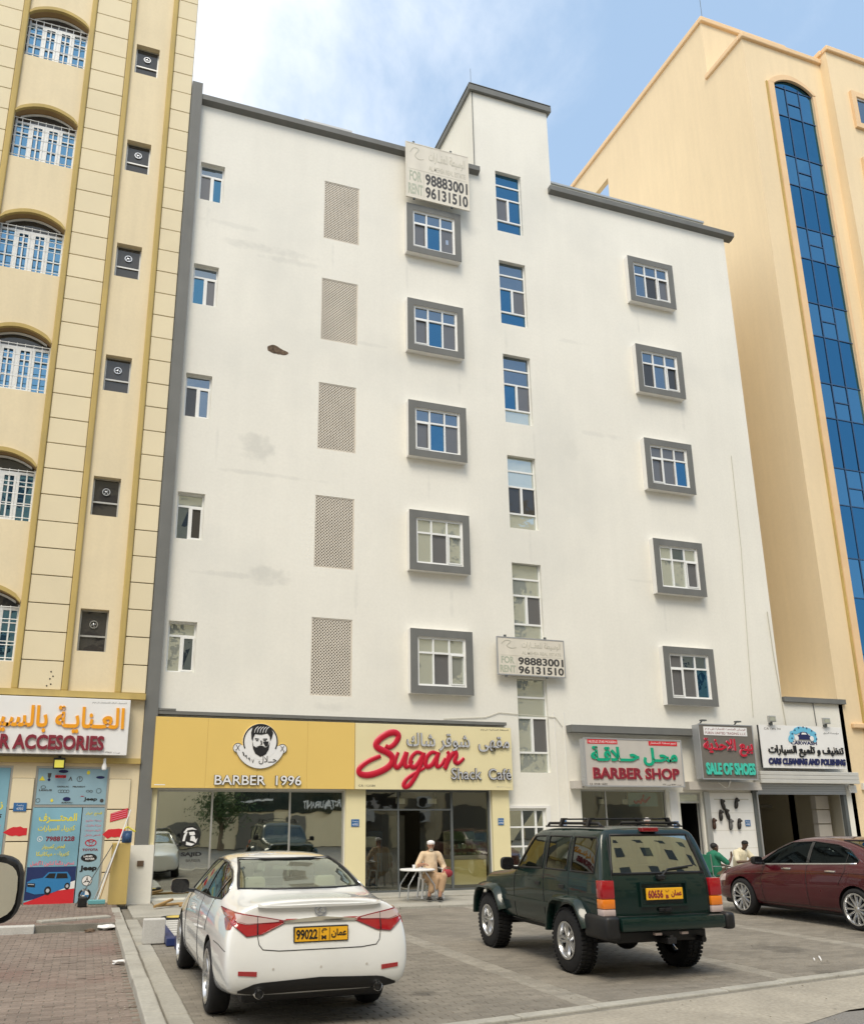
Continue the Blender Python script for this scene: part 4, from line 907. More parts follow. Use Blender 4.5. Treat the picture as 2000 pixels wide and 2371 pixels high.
# its two lamps
l_ = empty('floodlight', (-.60, YC, 3.0), 'black floodlight with yellow face under the car accessories fascia', 'floodlight')
g = MB(); g.bevbox(-.74, -.50, YC-.22, YC-.16, 2.88, 3.12, .01); g.box(-.65, -.59, YC-.16, YC-.1, 3.0, 3.16); g.build('lamp_housing', 'black', l_); g = MB(); g.box(-.715, -.525, YC-.228, YC-.221, 2.91, 3.07); g.build('lamp_face', 'lamp_yellow', l_)
l_ = empty('camera_lamp', (.32, YC, 3.0), 'small white bulb hanging at the right end under the car accessories fascia', 'lamp')
g = MB(); g.lathe([(.0, 2.86), (.05, 2.88), (.055, 2.95), (.03, 3.02), (.03, 3.12), (0, 3.14)], (.32, YC-.16, 0), 'z', 14); g.build('bulb', 'plastic_white', l_, smooth=True)

# posters on the accessory shop doors
YP = YC+.012
dp = empty('advert_panel', (-.30, YP, .02), 'tall blue door poster with a blue off road car and a phone number', 'poster')
pp = lambda pts, m, nm, k, par: poly(pts, YP-.002*k, m, par, nm, .0018)
g = MB(); g.box(-1.06, -.065, YP, YP+.01, .04, 2.07); g.build('poster_sheet', 'poster_blue', dp)
pp([(-1.05, .85), (-.07, .85), (-.07, .3), (-1.05, .18)], 'poster_navy', 'night_band', 1, dp)
pp([(-1.05, .045), (-.07, .045), (-.07, .46), (-.35, .42), (-.75, .24), (-1.05, .14)], 'ink_brightred', 'red_swoosh', 2, dp)
pp([(-.07, .40), (-.07, .56), (-.38, .46), (-.62, .34)], 'ink_white', 'white_swoosh', 3, dp)
b_ = pp([(-1.02, .36), (-1.02, .55), (-.93, .60), (-.72, .63), (-.62, .74), (-.24, .74), (-.16, .62), (-.16, .44), (-.30, .40), (-.52, .32), (-.85, .30)], 'ink_blue', 'car_picture', 4, dp)
g = MB(); g.prism([(-.68, .63), (-.60, .715), (-.47, .715), (-.49, .61)], YP-.0105, YP-.009); g.prism([(-.46, .61), (-.44, .715), (-.25, .71), (-.22, .61)], YP-.0105, YP-.009); g.prism([(-1.01, .46), (-.86, .44), (-.86, .52), (-1.01, .53)], YP-.0105, YP-.009)
disc(g, -.60, .37, .085, YP-.0105, .001, 18, .07); disc(g, -.22, .45, .07, YP-.0105, .001, 18, .055); g.build('picture_dark', 'ink_black', b_)
g = MB(); disc(g, -.60, .37, .04, YP-.012, .001, 14, .035); disc(g, -.22, .45, .035, YP-.012, .001, 14, .028); g.prism([(-1.0, .50), (-.88, .49), (-.88, .505), (-1.0, .515)], YP-.012, YP-.011); g.build('picture_light', 'letter_silver', b_)
text('\u0627\u0644\u0645\u062d\u062a\u0640\u0640\u0640\u0640\u0631\u0641', -.92, -.15, 1.74, 1.95, YP-.004, .003, 'ink_yellow', dp, ar=True, bold=.03)
text('\u0643\u0647\u0631\u0628\u0627\u0621 \u0627\u0644\u0633\u064a\u0627\u0631\u0627\u062a', -.92, -.17, 1.56, 1.70, YP-.004, .003, 'ink_yellow', dp, ar=True, bold=.02)
text('79881228', -.74, -.16, 1.37, 1.47, YP-.004, .003, 'ink_maroon', dp, bold=.03)
g = MB(); annul(g, -.86, 1.42, .055, .045, YP-.004, .002, 18); stroke(g, [(-.88, 1.44), (-.865, 1.405), (-.84, 1.40)], .008, YP-.003, .3, 5, 2); g.build('phone_symbol', 'ink_white', dp)
text('\u0641\u062d\u0635 \u0643\u0645\u0628\u064a\u0648\u062a\u0631', -.80, -.34, 1.20, 1.31, YP-.004, .003, 'ink_yellow', dp, ar=True, bold=.015)
text('\u0643\u0647\u0631\u0628\u0627\u0621 - \u0645\u064a\u0643\u0627\u0646\u064a\u0643\u0627', -.90, -.24, 1.05, 1.16, YP-.004, .003, 'ink_yellow', dp, ar=True, bold=.015)
text('\u0646\u0633\u0639\u0649 \u062f\u0627\u0626\u0645\u0627\u064b \u0644\u0646\u0643\u0648\u0646 \u0627\u0644\u0623\u0641\u0636\u0644', -1.0, -.12, .86, .98, YP-.004, .003, 'ink_pink', dp, ar=True, bold=.03)
# narrow strip of makers' badges
bp_ = empty('advert_panel', (.19, YP, .02), 'narrow light blue poster strip of car maker badges beside the door poster', 'poster')
g = MB(); g.box(-.045, .41, YP, YP+.01, .04, 2.07); g.build('poster_sheet', 'poster_sky', bp_)
text('\u0642\u0637\u0639 \u063a\u064a\u0627\u0631', .02, .36, 1.90, 1.98, YP-.004, .003, 'ink_yellow', bp_, ar=True, bold=.02)
for k, s in enumerate(('\u0628\u0631\u0645\u062c\u0629 \u0645\u0641\u0627\u062a\u064a\u062d', '\u0635\u064a\u0627\u0646\u0629 \u0628\u0637\u0627\u0631\u064a\u0627\u062a', '\u062a\u0643\u064a\u064a\u0641 \u0633\u064a\u0627\u0631\u0627\u062a', '\u0641\u062d\u0635 \u0634\u0627\u0645\u0644')): text(s, .04, .36, 1.76-.10*k, 1.82-.10*k, YP-.004, .003, 'ink_pink', bp_, ar=True)
g = MB(); annul(g, .18, 1.33, .075, .062, YP-.005, .003, 26, rx=1.6); annul(g, .18, 1.335, .066, .055, YP-.0055, .003, 20, rx=.55); annul(g, .18, 1.37, .03, .021, YP-.006, .003, 18, rx=2.4); g.build('ring_badge', 'ink_red', bp_)
text('TOYOTA', .02, .34, 1.16, 1.21, YP-.005, .003, 'ink_maroon', bp_, bold=.04)
g = MB(); disc(g, .17, 1.02, .085, YP-.005, .003, 28, .165); g.build('oval_badge', 'ink_black', bp_)
text('LAND', .06, .24, 1.03, 1.07, YP-.009, .003, 'ink_white', bp_, bold=.03); text('ROVER', .10, .29, .975, 1.015, YP-.009, .003, 'ink_white', bp_, bold=.03)
text('Jeep', .0, .35, .73, .86, YP-.006, .004, 'ink_black', bp_, bold=.05)
g = MB(); disc(g, .17, .55, .105, YP-.004, .002, 28); g.build('badge_disc', 'ink_white', bp_)
g = MB(); annul(g, .17, .55, .108, .098, YP-.006, .003, 28)
for a in (90, 210, 330): g.prism([(.17+.10*math.cos(R(a)), .55+.10*math.sin(R(a))), (.17+.022*math.cos(R(a+60)), .55+.022*math.sin(R(a+60))), (.17+.022*math.cos(R(a-60)), .55+.022*math.sin(R(a-60)))], YP-.0065, YP-.004)
g.build('star_badge', 'ink_darkgrey', bp_)
g = MB(); disc(g, .15, .26, .13, YP-.004, .002, 28); g.build('badge_rim', 'ink_black', bp_); g = MB(); disc(g, .15, .26, .085, YP-.006, .002, 28); wq = g.build('badge_disc', 'ink_white', bp_)
g = MB()
for a0 in (90, 270): g.prism([(.15, .26)]+[(.15+.083*math.cos(R(a0+90*i/8)), .26+.083*math.sin(R(a0+90*i/8))) for i in range(9)], YP-.008, YP-.006)
g.build('badge_quarter', 'ink_blue', bp_); text('BMW', .09, .21, .345, .375, YP-.008, .002, 'ink_white', bp_)
# transom panel with many badges
tp = empty('advert_panel', (-.30, YP, 2.13), 'blue grey transom panel crowded with small car maker badges above the door poster', 'poster')
g = MB(); g.box(-1.03, .41, YP, YP+.01, 2.135, 2.90); g.build('poster_sheet', 'poster_sky', tp)
def badge(s, x, z, w, h, m='ink_darkgrey'): text(s, x, x+w, z, z+h, YP-.005, .003, m, tp, bold=.03)
badge('LEXUS', -.98, 2.42, .26, .035); badge('CADILLAC', -.62, 2.50, .24, .03); badge('PEUGEOT', -.30, 2.50, .26, .03); badge('Jeep', -.05, 2.20, .28, .09, 'ink_black'); badge('SUBARU', -.50, 2.16, .22, .03); badge('TESLA', -.12, 2.30, .0+.08, .02, 'ink_red')
g = MB()
for k in range(4): annul(g, -.56+.055*k, 2.415, .034, .027, YP-.005-.0005*k, .003, 16)
annul(g, -.90, 2.50, .035, .028, YP-.005, .003, 16, rx=1.5); annul(g, -.17, 2.68, .06, .05, YP-.005, .003, 20); annul(g, .25, 2.43, .055, .047, YP-.005, .003, 20); annul(g, .02, 2.42, .025, .018, YP-.005, .003, 14, rx=1.4); annul(g, .09, 2.42, .025, .018, YP-.006, .003, 14, rx=1.4)
annul(g, -.98, 2.22, .045, .036, YP-.005, .003, 18); disc(g, -.36, 2.69, .004, YP-.005, .003, 8)
g.prism([(-.40, 2.64), (-.385, 2.64), (-.36, 2.70), (-.335, 2.64), (-.32, 2.64), (-.355, 2.73), (-.365, 2.73)], YP-.006, YP-.003); g.prism([(-.18, 2.72), (-.16, 2.72), (-.17, 2.64)], YP-.009, YP-.005)
g.prism([(-.84, 2.80), (-.76, 2.80), (-.77, 2.72), (-.80, 2.68), (-.83, 2.72)], YP-.006, YP-.003); disc(g, .33, 2.22, .04, YP-.005, .003, 16); g.build('badge', 'ink_darkgrey', tp)
g = MB(); g.prism([(-.68, 2.76), (-.46, 2.76), (-.46, 2.70), (-.68, 2.70)], YP-.005, YP-.002); g.build('badge_red', 'ink_brightred', tp); badge('NISMO', -.66, 2.71, .18, .035, 'ink_white')
g = MB(); g.prism([(-1.0, 2.64), (-.88, 2.64), (-.94, 2.74)], YP-.005, YP-.002); disc(g, .0, 2.82, .045, YP-.005, .003, 10, .035); disc(g, -.70, 2.22, .035, YP-.005, .003, 10, .028); g.build('badge_yellow', 'ink_yellow', tp)
g = MB(); disc(g, -.40, 2.25, .045, YP-.005, .003, 18, .08); disc(g, -.52, 2.84, .035, YP-.005, .003, 18, .10); disc(g, .26, 2.72, .03, YP-.005, .003, 18, .09); disc(g, -.80, 2.66, .03, YP-.005, .003, 12, .03); g.build('badge_oval', 'ink_navy', tp)
# left poster, mostly outside the picture
lp = empty('advert_panel', (-2.3, YP, .02), 'blue poster door cut off at the far left edge', 'poster')
g = MB(); g.box(-3.05, -1.59, YP, YP+.01, .04, 2.90); g.build('poster_sheet', 'poster_blue', lp)
text('\u0632\u064a\u0646\u0629 \u0627\u0644\u0633\u064a\u0627\u0631\u0627\u062a', -2.9, -1.66, 2.02, 2.22, YP-.004, .003, 'ink_yellow', lp, ar=True, bold=.02); text('\u062a\u0644\u0645\u064a\u0639', -2.5, -1.66, 1.8, 1.95, YP-.004, .003, 'ink_black', lp, ar=True, bold=.02); text('\u062a\u0638\u0644\u064a\u0644', -2.5, -1.66, 1.62, 1.72, YP-.004, .003, 'ink_pink', lp, ar=True)
g = MB(); disc(g, -1.74, 1.30, .11, YP-.004, .003, 24); g.build('badge_disc', 'ink_black', lp)
# little blue shop number plates
def plaque(x, z, y, lab, w=.20, h=.17):
    p = empty('number_plaque', (x, y, z), lab, 'plaque', 'blue number plaques on the shop fronts')
    g = MB(); g.bevbox(x-w/2, x+w/2, y, y+.012, z-h/2, z+h/2, .003); g.build('plate', 'plaque_blue', p)
    text('\u0631\u062e\u0635\u0629', x-.07, x+.07, z+.01, z+.065, y-.003, .003, 'ink_white', p, ar=True); text('4702', x-.07, x+.07, z-.06, z-.01, y-.003, .003, 'ink_white', p)
plaque(-1.32, 2.08, YC-.066, 'blue number plaque on the cream wall left of the poster door', .26, .18); plaque(6.20, 1.71, YW-.116, 'blue number plaque on the yellow pillar between barber and cafe'); plaque(10.10, 1.72, YW-.116, 'blue number plaque on the yellow pillar right of the cafe', .16, .17)
plaque(11.98, 1.66, YW-.02, 'blue number plaque on the white pier beside the entrance door', .18); plaque(15.48, 1.62, YW-.075, 'blue number plaque beside the dark doorway', .16); plaque(17.93, 1.64, YW-.067, 'blue number plaque right of the hanging shoes', .18)
# red painted arrows and the small red notice
def arrow(x0, x1, z, lab):
    g = MB(); r4 = random.Random(int(x0*10)); top = [(x0+(x1-x0)*i/5, z+.075+r4.uniform(-.02, .03)) for i in range(6)]; bot = [(x0+(x1-x0)*i/5, z-.085+r4.uniform(-.03, .02)) for i in range(5, -1, -1)]
    g.prism([(x0-.12, z-.02)]+top+bot, YC-.0545, YC-.051); return tag(g.build('painted_mark', 'ink_brightred', None, origin=(x0, YC, z)), lab, 'paint mark')
arrow(-1.48, -1.13, 1.58, 'red paint smear on the cream wall left of the poster door'); arrow(.52, .88, 1.52, 'red paint smear on the cream wall right of the poster door')
t = empty('notice', (.7, YC, 1.9), 'small tilted red notice of white Arabic print on the cream wall', 'notice')
g = MB(); g.prism([(.54, 1.76), (.90, 1.86), (.90, 2.06), (.54, 1.94)], YC-.056, YC-.052); g.build('notice_sheet', 'ink_brightred', t)
g = MB()
for k in range(4): g.prism([(.56, 1.79+.045*k), (.88, 1.88+.045*k), (.88, 1.895+.045*k), (.56, 1.805+.045*k)], YC-.059, YC-.0565)
g.build('print_line', 'ink_pink', t)
# barber window sticker
t = empty('window_sticker', (2.33, YW, 1.4), 'round black face sticker with dark lettering on the barber glass', 'sticker')
y = YW+.07
g = MB(); disc(g, 2.32, 1.43, .235, y, .004, 32, .225); g.build('sticker_disc', 'ink_black', t)
g = MB()
for q in ([(-60, 40), (-30, 78), (20, 84), (66, 62), (20, 66), (-24, 58), (-40, 30)], [(-56, 10), (-40, 40), (-20, 46), (-36, 0), (-44, -40), (-66, -40)], [(-10, 42), (40, 46), (52, 20), (30, 10), (0, 14)], [(10, 4), (44, 8), (60, -30), (76, -10), (62, -60), (30, -40), (6, -36)], [(-30, -44), (0, -54), (50, -66), (20, -84), (-30, -74)]):
    g.prism([(2.31+a*.0024, 1.43+b*.0024) for a, b in q], y-.006, y-.001)
g.build('sticker_face', 'ink_white', t)
text('SAJID', 2.14, 2.60, .98, 1.09, y, .004, 'ink_black', t, bold=.04); text('BARBER', 2.26, 2.58, .88, .94, y, .004, 'ink_darkgrey', t)
# small lit spot lamps behind the glass heads
for i, (x, yy_, lab) in enumerate(((3.20, YW+.35, 'left square white lamp inside the barber window'), (4.16, YW+.35, 'right square white lamp inside the barber window'), (7.55, YW+.4, 'left square lamp inside the cafe glass'), (8.42, YW+.4, 'right square lamp inside the cafe glass'), (13.46, YW+.35, 'left square lamp inside the barber shop glass'), (14.22, YW+.35, 'right square lamp inside the barber shop glass'))):
    l_ = empty('spot_lamp', (x, yy_, 2.2), lab, 'lamp', 'square spot lamps behind the shop glass'); g = MB(); g.bevbox(x-.12, x+.12, yy_, yy_+.05, 2.17, 2.30, .008); g.build('lamp_face', 'ink_white', l_); g = MB(); g.box(x-.02, x+.02, yy_+.02, yy_+.05, 2.301, 2.9); g.build('stem', 'dark_trim', l_)
# red neon script in the right barber window
g = MB(); stroke(g, [(14.30, 2.26), (14.36, 2.20), (14.46, 2.24), (14.52, 2.2), (14.58, 2.30), (14.66, 2.22), (14.74, 2.28), (14.84, 2.36)], .035, YW+.13, .4, 8, 4); stroke(g, [(14.6, 2.34), (14.64, 2.42)], .03, YW+.13, .4, 8, 2); tag(g.build('window_lettering', 'ink_red', None, origin=(14.5, YW, 2.2), smooth=True), 'red script lettering inside the right barber shop window', 'lettering')
g = MB(); g.bevbox(14.15, 15.1, YW+.16, YW+.18, 2.1, 2.48, .01); tag(g.build('sticker_board', 'poster_sky', None, origin=(14.5, YW, 2.2)), 'pale blue board behind the red script in the barber shop window', 'board')
# across the street: fascia, star sign, outdoor units (they show mirrored in the glass)
YO = -15.9
t = empty('shop_sign', (12, YO, 3.1), 'dark green restaurant fascia across the street, mirrored in the barber glass', 'shop sign')
g = MB(); g.box(8.9, 16.8, YO-.05, YO, 2.35, 4.0); g.build('fascia_panel', 'paint_green', t)
text('RESTAURANT', 16.3, 13.4, 2.60, 3.05, YO+.03, -.03, 'ink_white', t, bold=.02)
g = MB(); g.box(9.2, 11.5, YO+.001, YO+.01, 3.0, 3.1); g.build('name_strip', 'ink_white', t)
t = empty('shop_sign', (19, YO, 3.0), 'black star sign across the street, mirrored in the cafe glass', 'shop sign')
g = MB(); g.box(17.4, 20.6, YO-.05, YO, 2.5, 3.6); g.build('fascia_panel', 'black', t)
text('Star', 19.8, 19.2, 2.75, 3.1, YO+.03, -.03, 'ink_white', t, bold=.03); text('Star', 18.2, 17.6, 2.75, 3.1, YO+.03, -.03, 'ink_white', t, bold=.03)
g = MB(); g.prism([(18.7+(.36 if i % 2 == 0 else .15)*math.sin(i*math.pi/5), 3.0+(.42 if i % 2 == 0 else .17)*math.cos(i*math.pi/5)) for i in range(10)], YO+.001, YO+.03); g.build('star', 'letter_silver', t)
for x in (17.9, 22.3):
    a_ = empty('outdoor_unit', (x, YO, 2.0), ('left' if x < 20 else 'right')+' white air conditioning unit across the street, mirrored in the cafe glass', 'air conditioner', 'outdoor units across the street')
    g = MB(); g.bevbox(x-.6, x+.6, YO, YO+.45, 1.75, 2.55, .03); g.build('unit_case', 'plastic_white', a_); g = MB(); disc(g, x-.22, 2.15, .32, YO+.451, .01, 24); g.build('fan_grille', 'black', a_)
# ================================================================ GROUND
g = MB(); g.quad((-200, -200, -.06), (200, -200, -.06), (200, 400, -.06), (-200, 400, -.06)); g.build('ground', 'ground_base', kind='structure')
g = MB(); g.quad((-60, -9, -.02), (90, -9, -.02), (90, 7.2, -.02), (-60, 7.2, -.02)); g.build('road', 'asphalt', kind='structure')
# sandy verge between the road and the paved parking
def zline(x): return 7.18+.155*x            # edge of the paving, slightly skew to the facades
g = MB(); b = 0
n = 60; r5 = random.Random(5)
for i in range(n):
    x0, x1 = -8+i*.8, -8+(i+1)*.8
    y0, y1 = zline(x0)-1.15+.12*math.sin(i*1.7), zline(x1)-1.15+.12*math.sin((i+1)*1.7)
    g.quad((x0, y0, -.016), (x1, y1, -.016), (x1, zline(x1)+.02, .004), (x0, zline(x0)+.02, .004))
g.build('sandy_verge', 'sand', kind='structure', fixn=False)
# joint sand sheets under the paving
def sheet(name, x0, x1, y0, y1, z, m='joint_sand'):
    g = MB(); g.quad((x0, y0, z), (x1, y0, z), (x1, y1, z), (x0, y1, z)); return g.build(name, m, kind='structure')
park = MB(); park.quad((.9, zline(.9), -.008), (34, zline(34), -.008), (34, 20.9, -.008), (.9, 20.9, -.008)); park = park.build('parking_pavement', 'joint_sand', kind='structure')
redp = sheet('brick_pavement', -9, .89, 7.0, 16.5, -.008)
def pavers(x0, x1, y0, y1, bx, by, m, parent, name, inside, keep=300, z=0.0, gap=.007, wear=.0015, segs=None):
    """real paving stones: the nearest are parts of their own, the rest one mesh"""
    L = []; row = 0; y = y0
    while y < y1:
        for xa, xb in segs or [(x0-bx/2, x1)]:
            x = xa
            if row % 2: (L.append((x, y, .5)) if segs and inside(x+bx/4, y+by/2) else None); x += bx/2
            while x < xb-.01:
                hf = .5 if segs and x+bx > xb+.01 else 1
                if inside(x+bx/2*hf, y+by/2): L.append((x, y, hf))
                x += bx*hf
        y += by; row += 1
    def vis(p):
        X, Y, _ = p; ang = math.degrees(math.atan2(X+bx/2, Y+by/2)); return not (-7 < ang < 47)
    L.sort(key=lambda p: (vis(p), p[0]**2+p[1]**2))
    e = .006; a, b_ = gap/2, bx-gap/2; c, d = gap/2, by-gap/2
    V = [(a, c, -.03), (b_, c, -.03), (b_, d, -.03), (a, d, -.03), (a, c, -.004), (b_, c, -.004), (b_, d, -.004), (a, d, -.004), (a+e, c+e, 0), (b_-e, c+e, 0), (b_-e, d-e, 0), (a+e, d-e, 0)]
    F = [(0, 1, 5, 4), (1, 2, 6, 5), (2, 3, 7, 6), (3, 0, 4, 7), (4, 5, 9, 8), (5, 6, 10, 9), (6, 7, 11, 10), (7, 4, 8, 11), (8, 9, 10, 11)]
    me = bpy.data.meshes.new(name); me.from_pydata(V, [], F); me.materials.append(M[m])
    pz = wloc(parent)
    rr = random.Random(11)
    mh = me.copy(); mh.name = name
    for v in mh.vertices:
        if v.co.x > bx/2: v.co.x -= bx/2
    for X, Y, hf in L[:keep]:
        o = bpy.data.objects.new(name, me if hf == 1 else mh); col.objects.link(o); o.parent = parent; o.location = (X-pz.x, Y-pz.y, z+rr.uniform(-wear, wear)-pz.z); o.rotation_euler = (rr.uniform(-.006, .006), rr.uniform(-.004, .004), rr.uniform(-.008, .008))
    g = MB()
    for X, Y, hf in L[keep:]:
        dz = rr.uniform(-wear, wear); tx = rr.uniform(-.006, .006); b0 = len(g.v)
        g.v += [(X+(v[0] if hf == 1 or v[0] < bx/2 else v[0]-bx/2), Y+v[1], z+v[2]+dz+tx*(v[1]-by/2)) for v in V]; g.f += [tuple(b0+i for i in f) for f in F[4:]]; g.mi += [0]*5
    if g.f: g.build(name, m, parent, kind='stuff', fixn=False)
lines = [(4.82, 5.12), (7.72, 8.02), (10.62, 10.92), (13.42, 13.72), (16.32, 16.62)]
pavers(1.12, 26, 7.2, 17.9, .20, .10, 'paver_grey', park, 'paver', lambda x, y: y > zline(x)+.30 and x < y*1.25+2, keep=300, segs=[(1.12, 4.82), (5.12, 7.72), (8.02, 10.62), (10.92, 13.42), (13.72, 16.32), (16.62, 26.02)])
pavers(1.28, 22, 7.2, 17.9, .20, .10, 'paver_pale', park, 'line_paver', lambda x, y: y > zline(x)+.30, keep=200, segs=lines)
pavers(-3.2, .58, 8.0, 16.3, .205, .105, 'paver_red', redp, 'paver', lambda x, y: y > zline(x)+.30, keep=300, gap=.010, wear=.003)
# kerbs: every stone a part
def kerbrun(name, pts, w, h, m, zb=-.03, ln=.62, side=1, label=None, gap=.008):
    root = bpy.data.objects.new(name, None); col.objects.link(root); root['kind'] = 'structure'
    (x0, y0), (x1, y1) = pts; L = math.hypot(x1-x0, y1-y0); ux, uy = (x1-x0)/L, (y1-y0)/L; root.location = (x0, y0, 0); n = max(1, round(L/ln)); st = L/n
    g = MB(); g.bevbox(gap/2, st-gap/2, 0, w, zb, h, .015); me = None; rr = random.Random(len(name)+int(L*7))
    a = math.atan2(uy, ux)
    for i in range(n):
        if me is None:
            o = g.build('kerb_stone', m, None, origin=(0, 0, 0)); me = o.data
        else: o = bpy.data.objects.new('kerb_stone', me); col.objects.link(o)
        o.parent = root; o.location = (ux*st*i+rr.uniform(-.004, .004), uy*st*i+rr.uniform(-.004, .004), rr.uniform(-.005, .004)); o.rotation_euler = (rr.uniform(-.01, .01), rr.uniform(-.006, .006), a+rr.uniform(-.006, .006))
    return root
kerbrun('kerb', [(.83, 8.0), (.83, 19.3)], .17, .105, 'concrete', ln=.92)
kerbrun('gutter_slab', [(1.11, 8.0), (1.11, 17.9)], .22, .012, 'concrete', ln=.60)
k0 = kerbrun('edging_kerb', [(-3.2, zline(-3.2)+.12), (22, zline(22)+.12)], .15, .02, 'concrete', ln=.9)
# raised walk in front of the cream shop
g = MB(); g.box(-9, .65, 16.62, 20.72, -.05, .095); wk = g.build('shop_walk', 'joint_sand', kind='structure')
pavers(-3.2, .62, 16.7, 20.6, .205, .105, 'paver_red', wk, 'paver', lambda x, y: True, keep=150, z=.104, gap=.010, wear=.003)
kerbrun('kerb', [(-6.6, 16.42), (-.62, 16.42)], .22, .12, 'concrete_pale', ln=.95)
kerbrun('kerb', [(-.55, 16.9), (.62, 17.35)], .24, .14, 'concrete', ln=.8)
# platform in front of the white building
g = MB(); g.bevbox(1.02, 34, 18.0, 21.2, -.05, .045, .01); pf = g.build('shop_platform', 'concrete', kind='structure')
g = MB(); g.bevbox(1.55, 12.2, 19.75, 21.1, .03, .085, .01); g.build('shop_step', 'concrete', kind='structure')
kerbrun('platform_edge', [(1.02, 17.86), (24, 17.86)], .14, .055, 'concrete', ln=.9)

# ================================================================ CARS
PAINTS = None
def car_body(name, stations, paint, parent, arches=(), cavity=None, cuts=(), interior='seat_cream', lvl=2):
    """stations: (y, [P1..P7 as (x, z)], roof z, bottom z, [dy0..dy8] or None)"""
    bm = bmesh.new(); rings = []
    for y, P_, zt, zb, dy in stations:
        dy = dy or [0]*9; r_ = []
        pts = [(0, zb)]+list(P_)+[(0, zt)]
        for j, (x, z) in enumerate(pts): r_.append(bm.verts.new((x, y+dy[j], z)))
        for j in range(7, 0, -1): x, z = pts[j]; r_.append(bm.verts.new((-x, y+dy[j], z)))
        rings.append(r_)
    for a, b in zip(rings, rings[1:]):
        for k in range(16): bm.faces.new((a[k], a[(k+1) % 16], b[(k+1) % 16], b[k]))
    for ri, bul in ((rings[0], -.035), (rings[-1], .06)):
        mid = {}
        for j in range(1, 8):
            v = ri[j]; mid[j] = bm.verts.new((0, v.co.y+bul*(1 if 1 < j < 7 else .5), v.co.z+(.012 if j > 4 else 0)))
        for j in range(1, 7):
            bm.faces.new((ri[j], ri[j+1], mid[j+1], mid[j])); bm.faces.new((mid[j], mid[j+1], ri[16-j-1], ri[16-j]))
        bm.faces.new((ri[0], ri[1], mid[1])); bm.faces.new((ri[0], mid[1], ri[15])); bm.faces.new((ri[7], ri[8], mid[7])); bm.faces.new((mid[7], ri[8], ri[9]))
    bmesh.ops.recalc_face_normals(bm, faces=bm.faces[:])
    me = bpy.data.meshes.new(name); bm.to_mesh(me); bm.free()
    for k in (paint, 'black', interior): me.materials.append(M[k])
    o = bpy.data.objects.new(name, me); col.objects.link(o); s = o.modifiers.new('s', 'SUBSURF'); s.levels = s.render_levels = lvl
    dg = bpy.context.evaluated_depsgraph_get(); dg.update(); me2 = bpy.data.meshes.new_from_object(o.evaluated_get(dg)); o.modifiers.clear(); o.data = me2
    bvh = BVHTree.FromPolygons([v.co.copy() for v in me2.vertices], [tuple(p.vertices) for p in me2.polygons])
    cutters = []
    def cutter(g):
        c = g.build('cut', [paint, 'black', interior]); cutters.append(c)
        m_ = o.modifiers.new('b', 'BOOLEAN'); m_.operation = 'DIFFERENCE'; m_.object = c; m_.solver = 'EXACT'
    if cavity: g = MB(); g.cur = 2; b = 0; g.v += cavity; g.f += [(0, 1, 2, 3), (4, 7, 6, 5), (0, 4, 5, 1), (1, 5, 6, 2), (2, 6, 7, 3), (3, 7, 4, 0)]; g.mi += [2]*6; cutter(g)
    for axis, pts, a, b in cuts:
        g = MB(); g.cur = 1
        if axis == 'x':
            g.prism([(p, q) for p, q in pts], a, b); g.v = [(y, x, z) for x, y, z in g.v]
        else: g.prism(pts, a, b)
        cutter(g)
    if arches:
        g = MB(); g.cur = 1
        for y, z, r, xin in arches:
            for s_ in (-1, 1): g.cyl((s_*xin, y, z), (s_*1.4, y, z), r, 40)
        cutter(g)
    if cutters:
        dg = bpy.context.evaluated_depsgraph_get(); dg.update(); me3 = bpy.data.meshes.new_from_object(o.evaluated_get(dg)); o.modifiers.clear(); o.data = me3
        for c in cutters: bpy.data.objects.remove(c)
    o.data.polygons.foreach_set('use_smooth', [True]*len(o.data.polygons)); o.data.set_sharp_from_angle(angle=R(38)); o.data.name = name
    o.parent = parent
    return o, bvh
def hit(bvh, axis, u, v, sgn):
    """project a point of a flat outline on the body; axis x: (u,v)=(y,z) seen from sgn; axis y: (u,v)=(x,z) seen from sgn"""
    if axis == 'x': o_, d = Vector((sgn*3, u, v)), Vector((-sgn, 0, 0))
    elif axis == 'y': o_, d = Vector((u, sgn*8 if sgn > 0 else -3, v)), Vector((0, -sgn, 0))
    else: o_, d = Vector((u, v, 5)), Vector((0, 0, -1))
    p, nrm, _, _ = bvh.ray_cast(o_, d)
    if p is None: return None
    if nrm.dot(d) > 0: nrm = -nrm
    return p, nrm
def interp(L, t):
    if t <= L[0][0]: return L[0][1]
    for (a, b), (c, d) in zip(L, L[1:]):
        if t <= c: return b+(d-b)*(t-a)/(c-a)
    return L[-1][1]
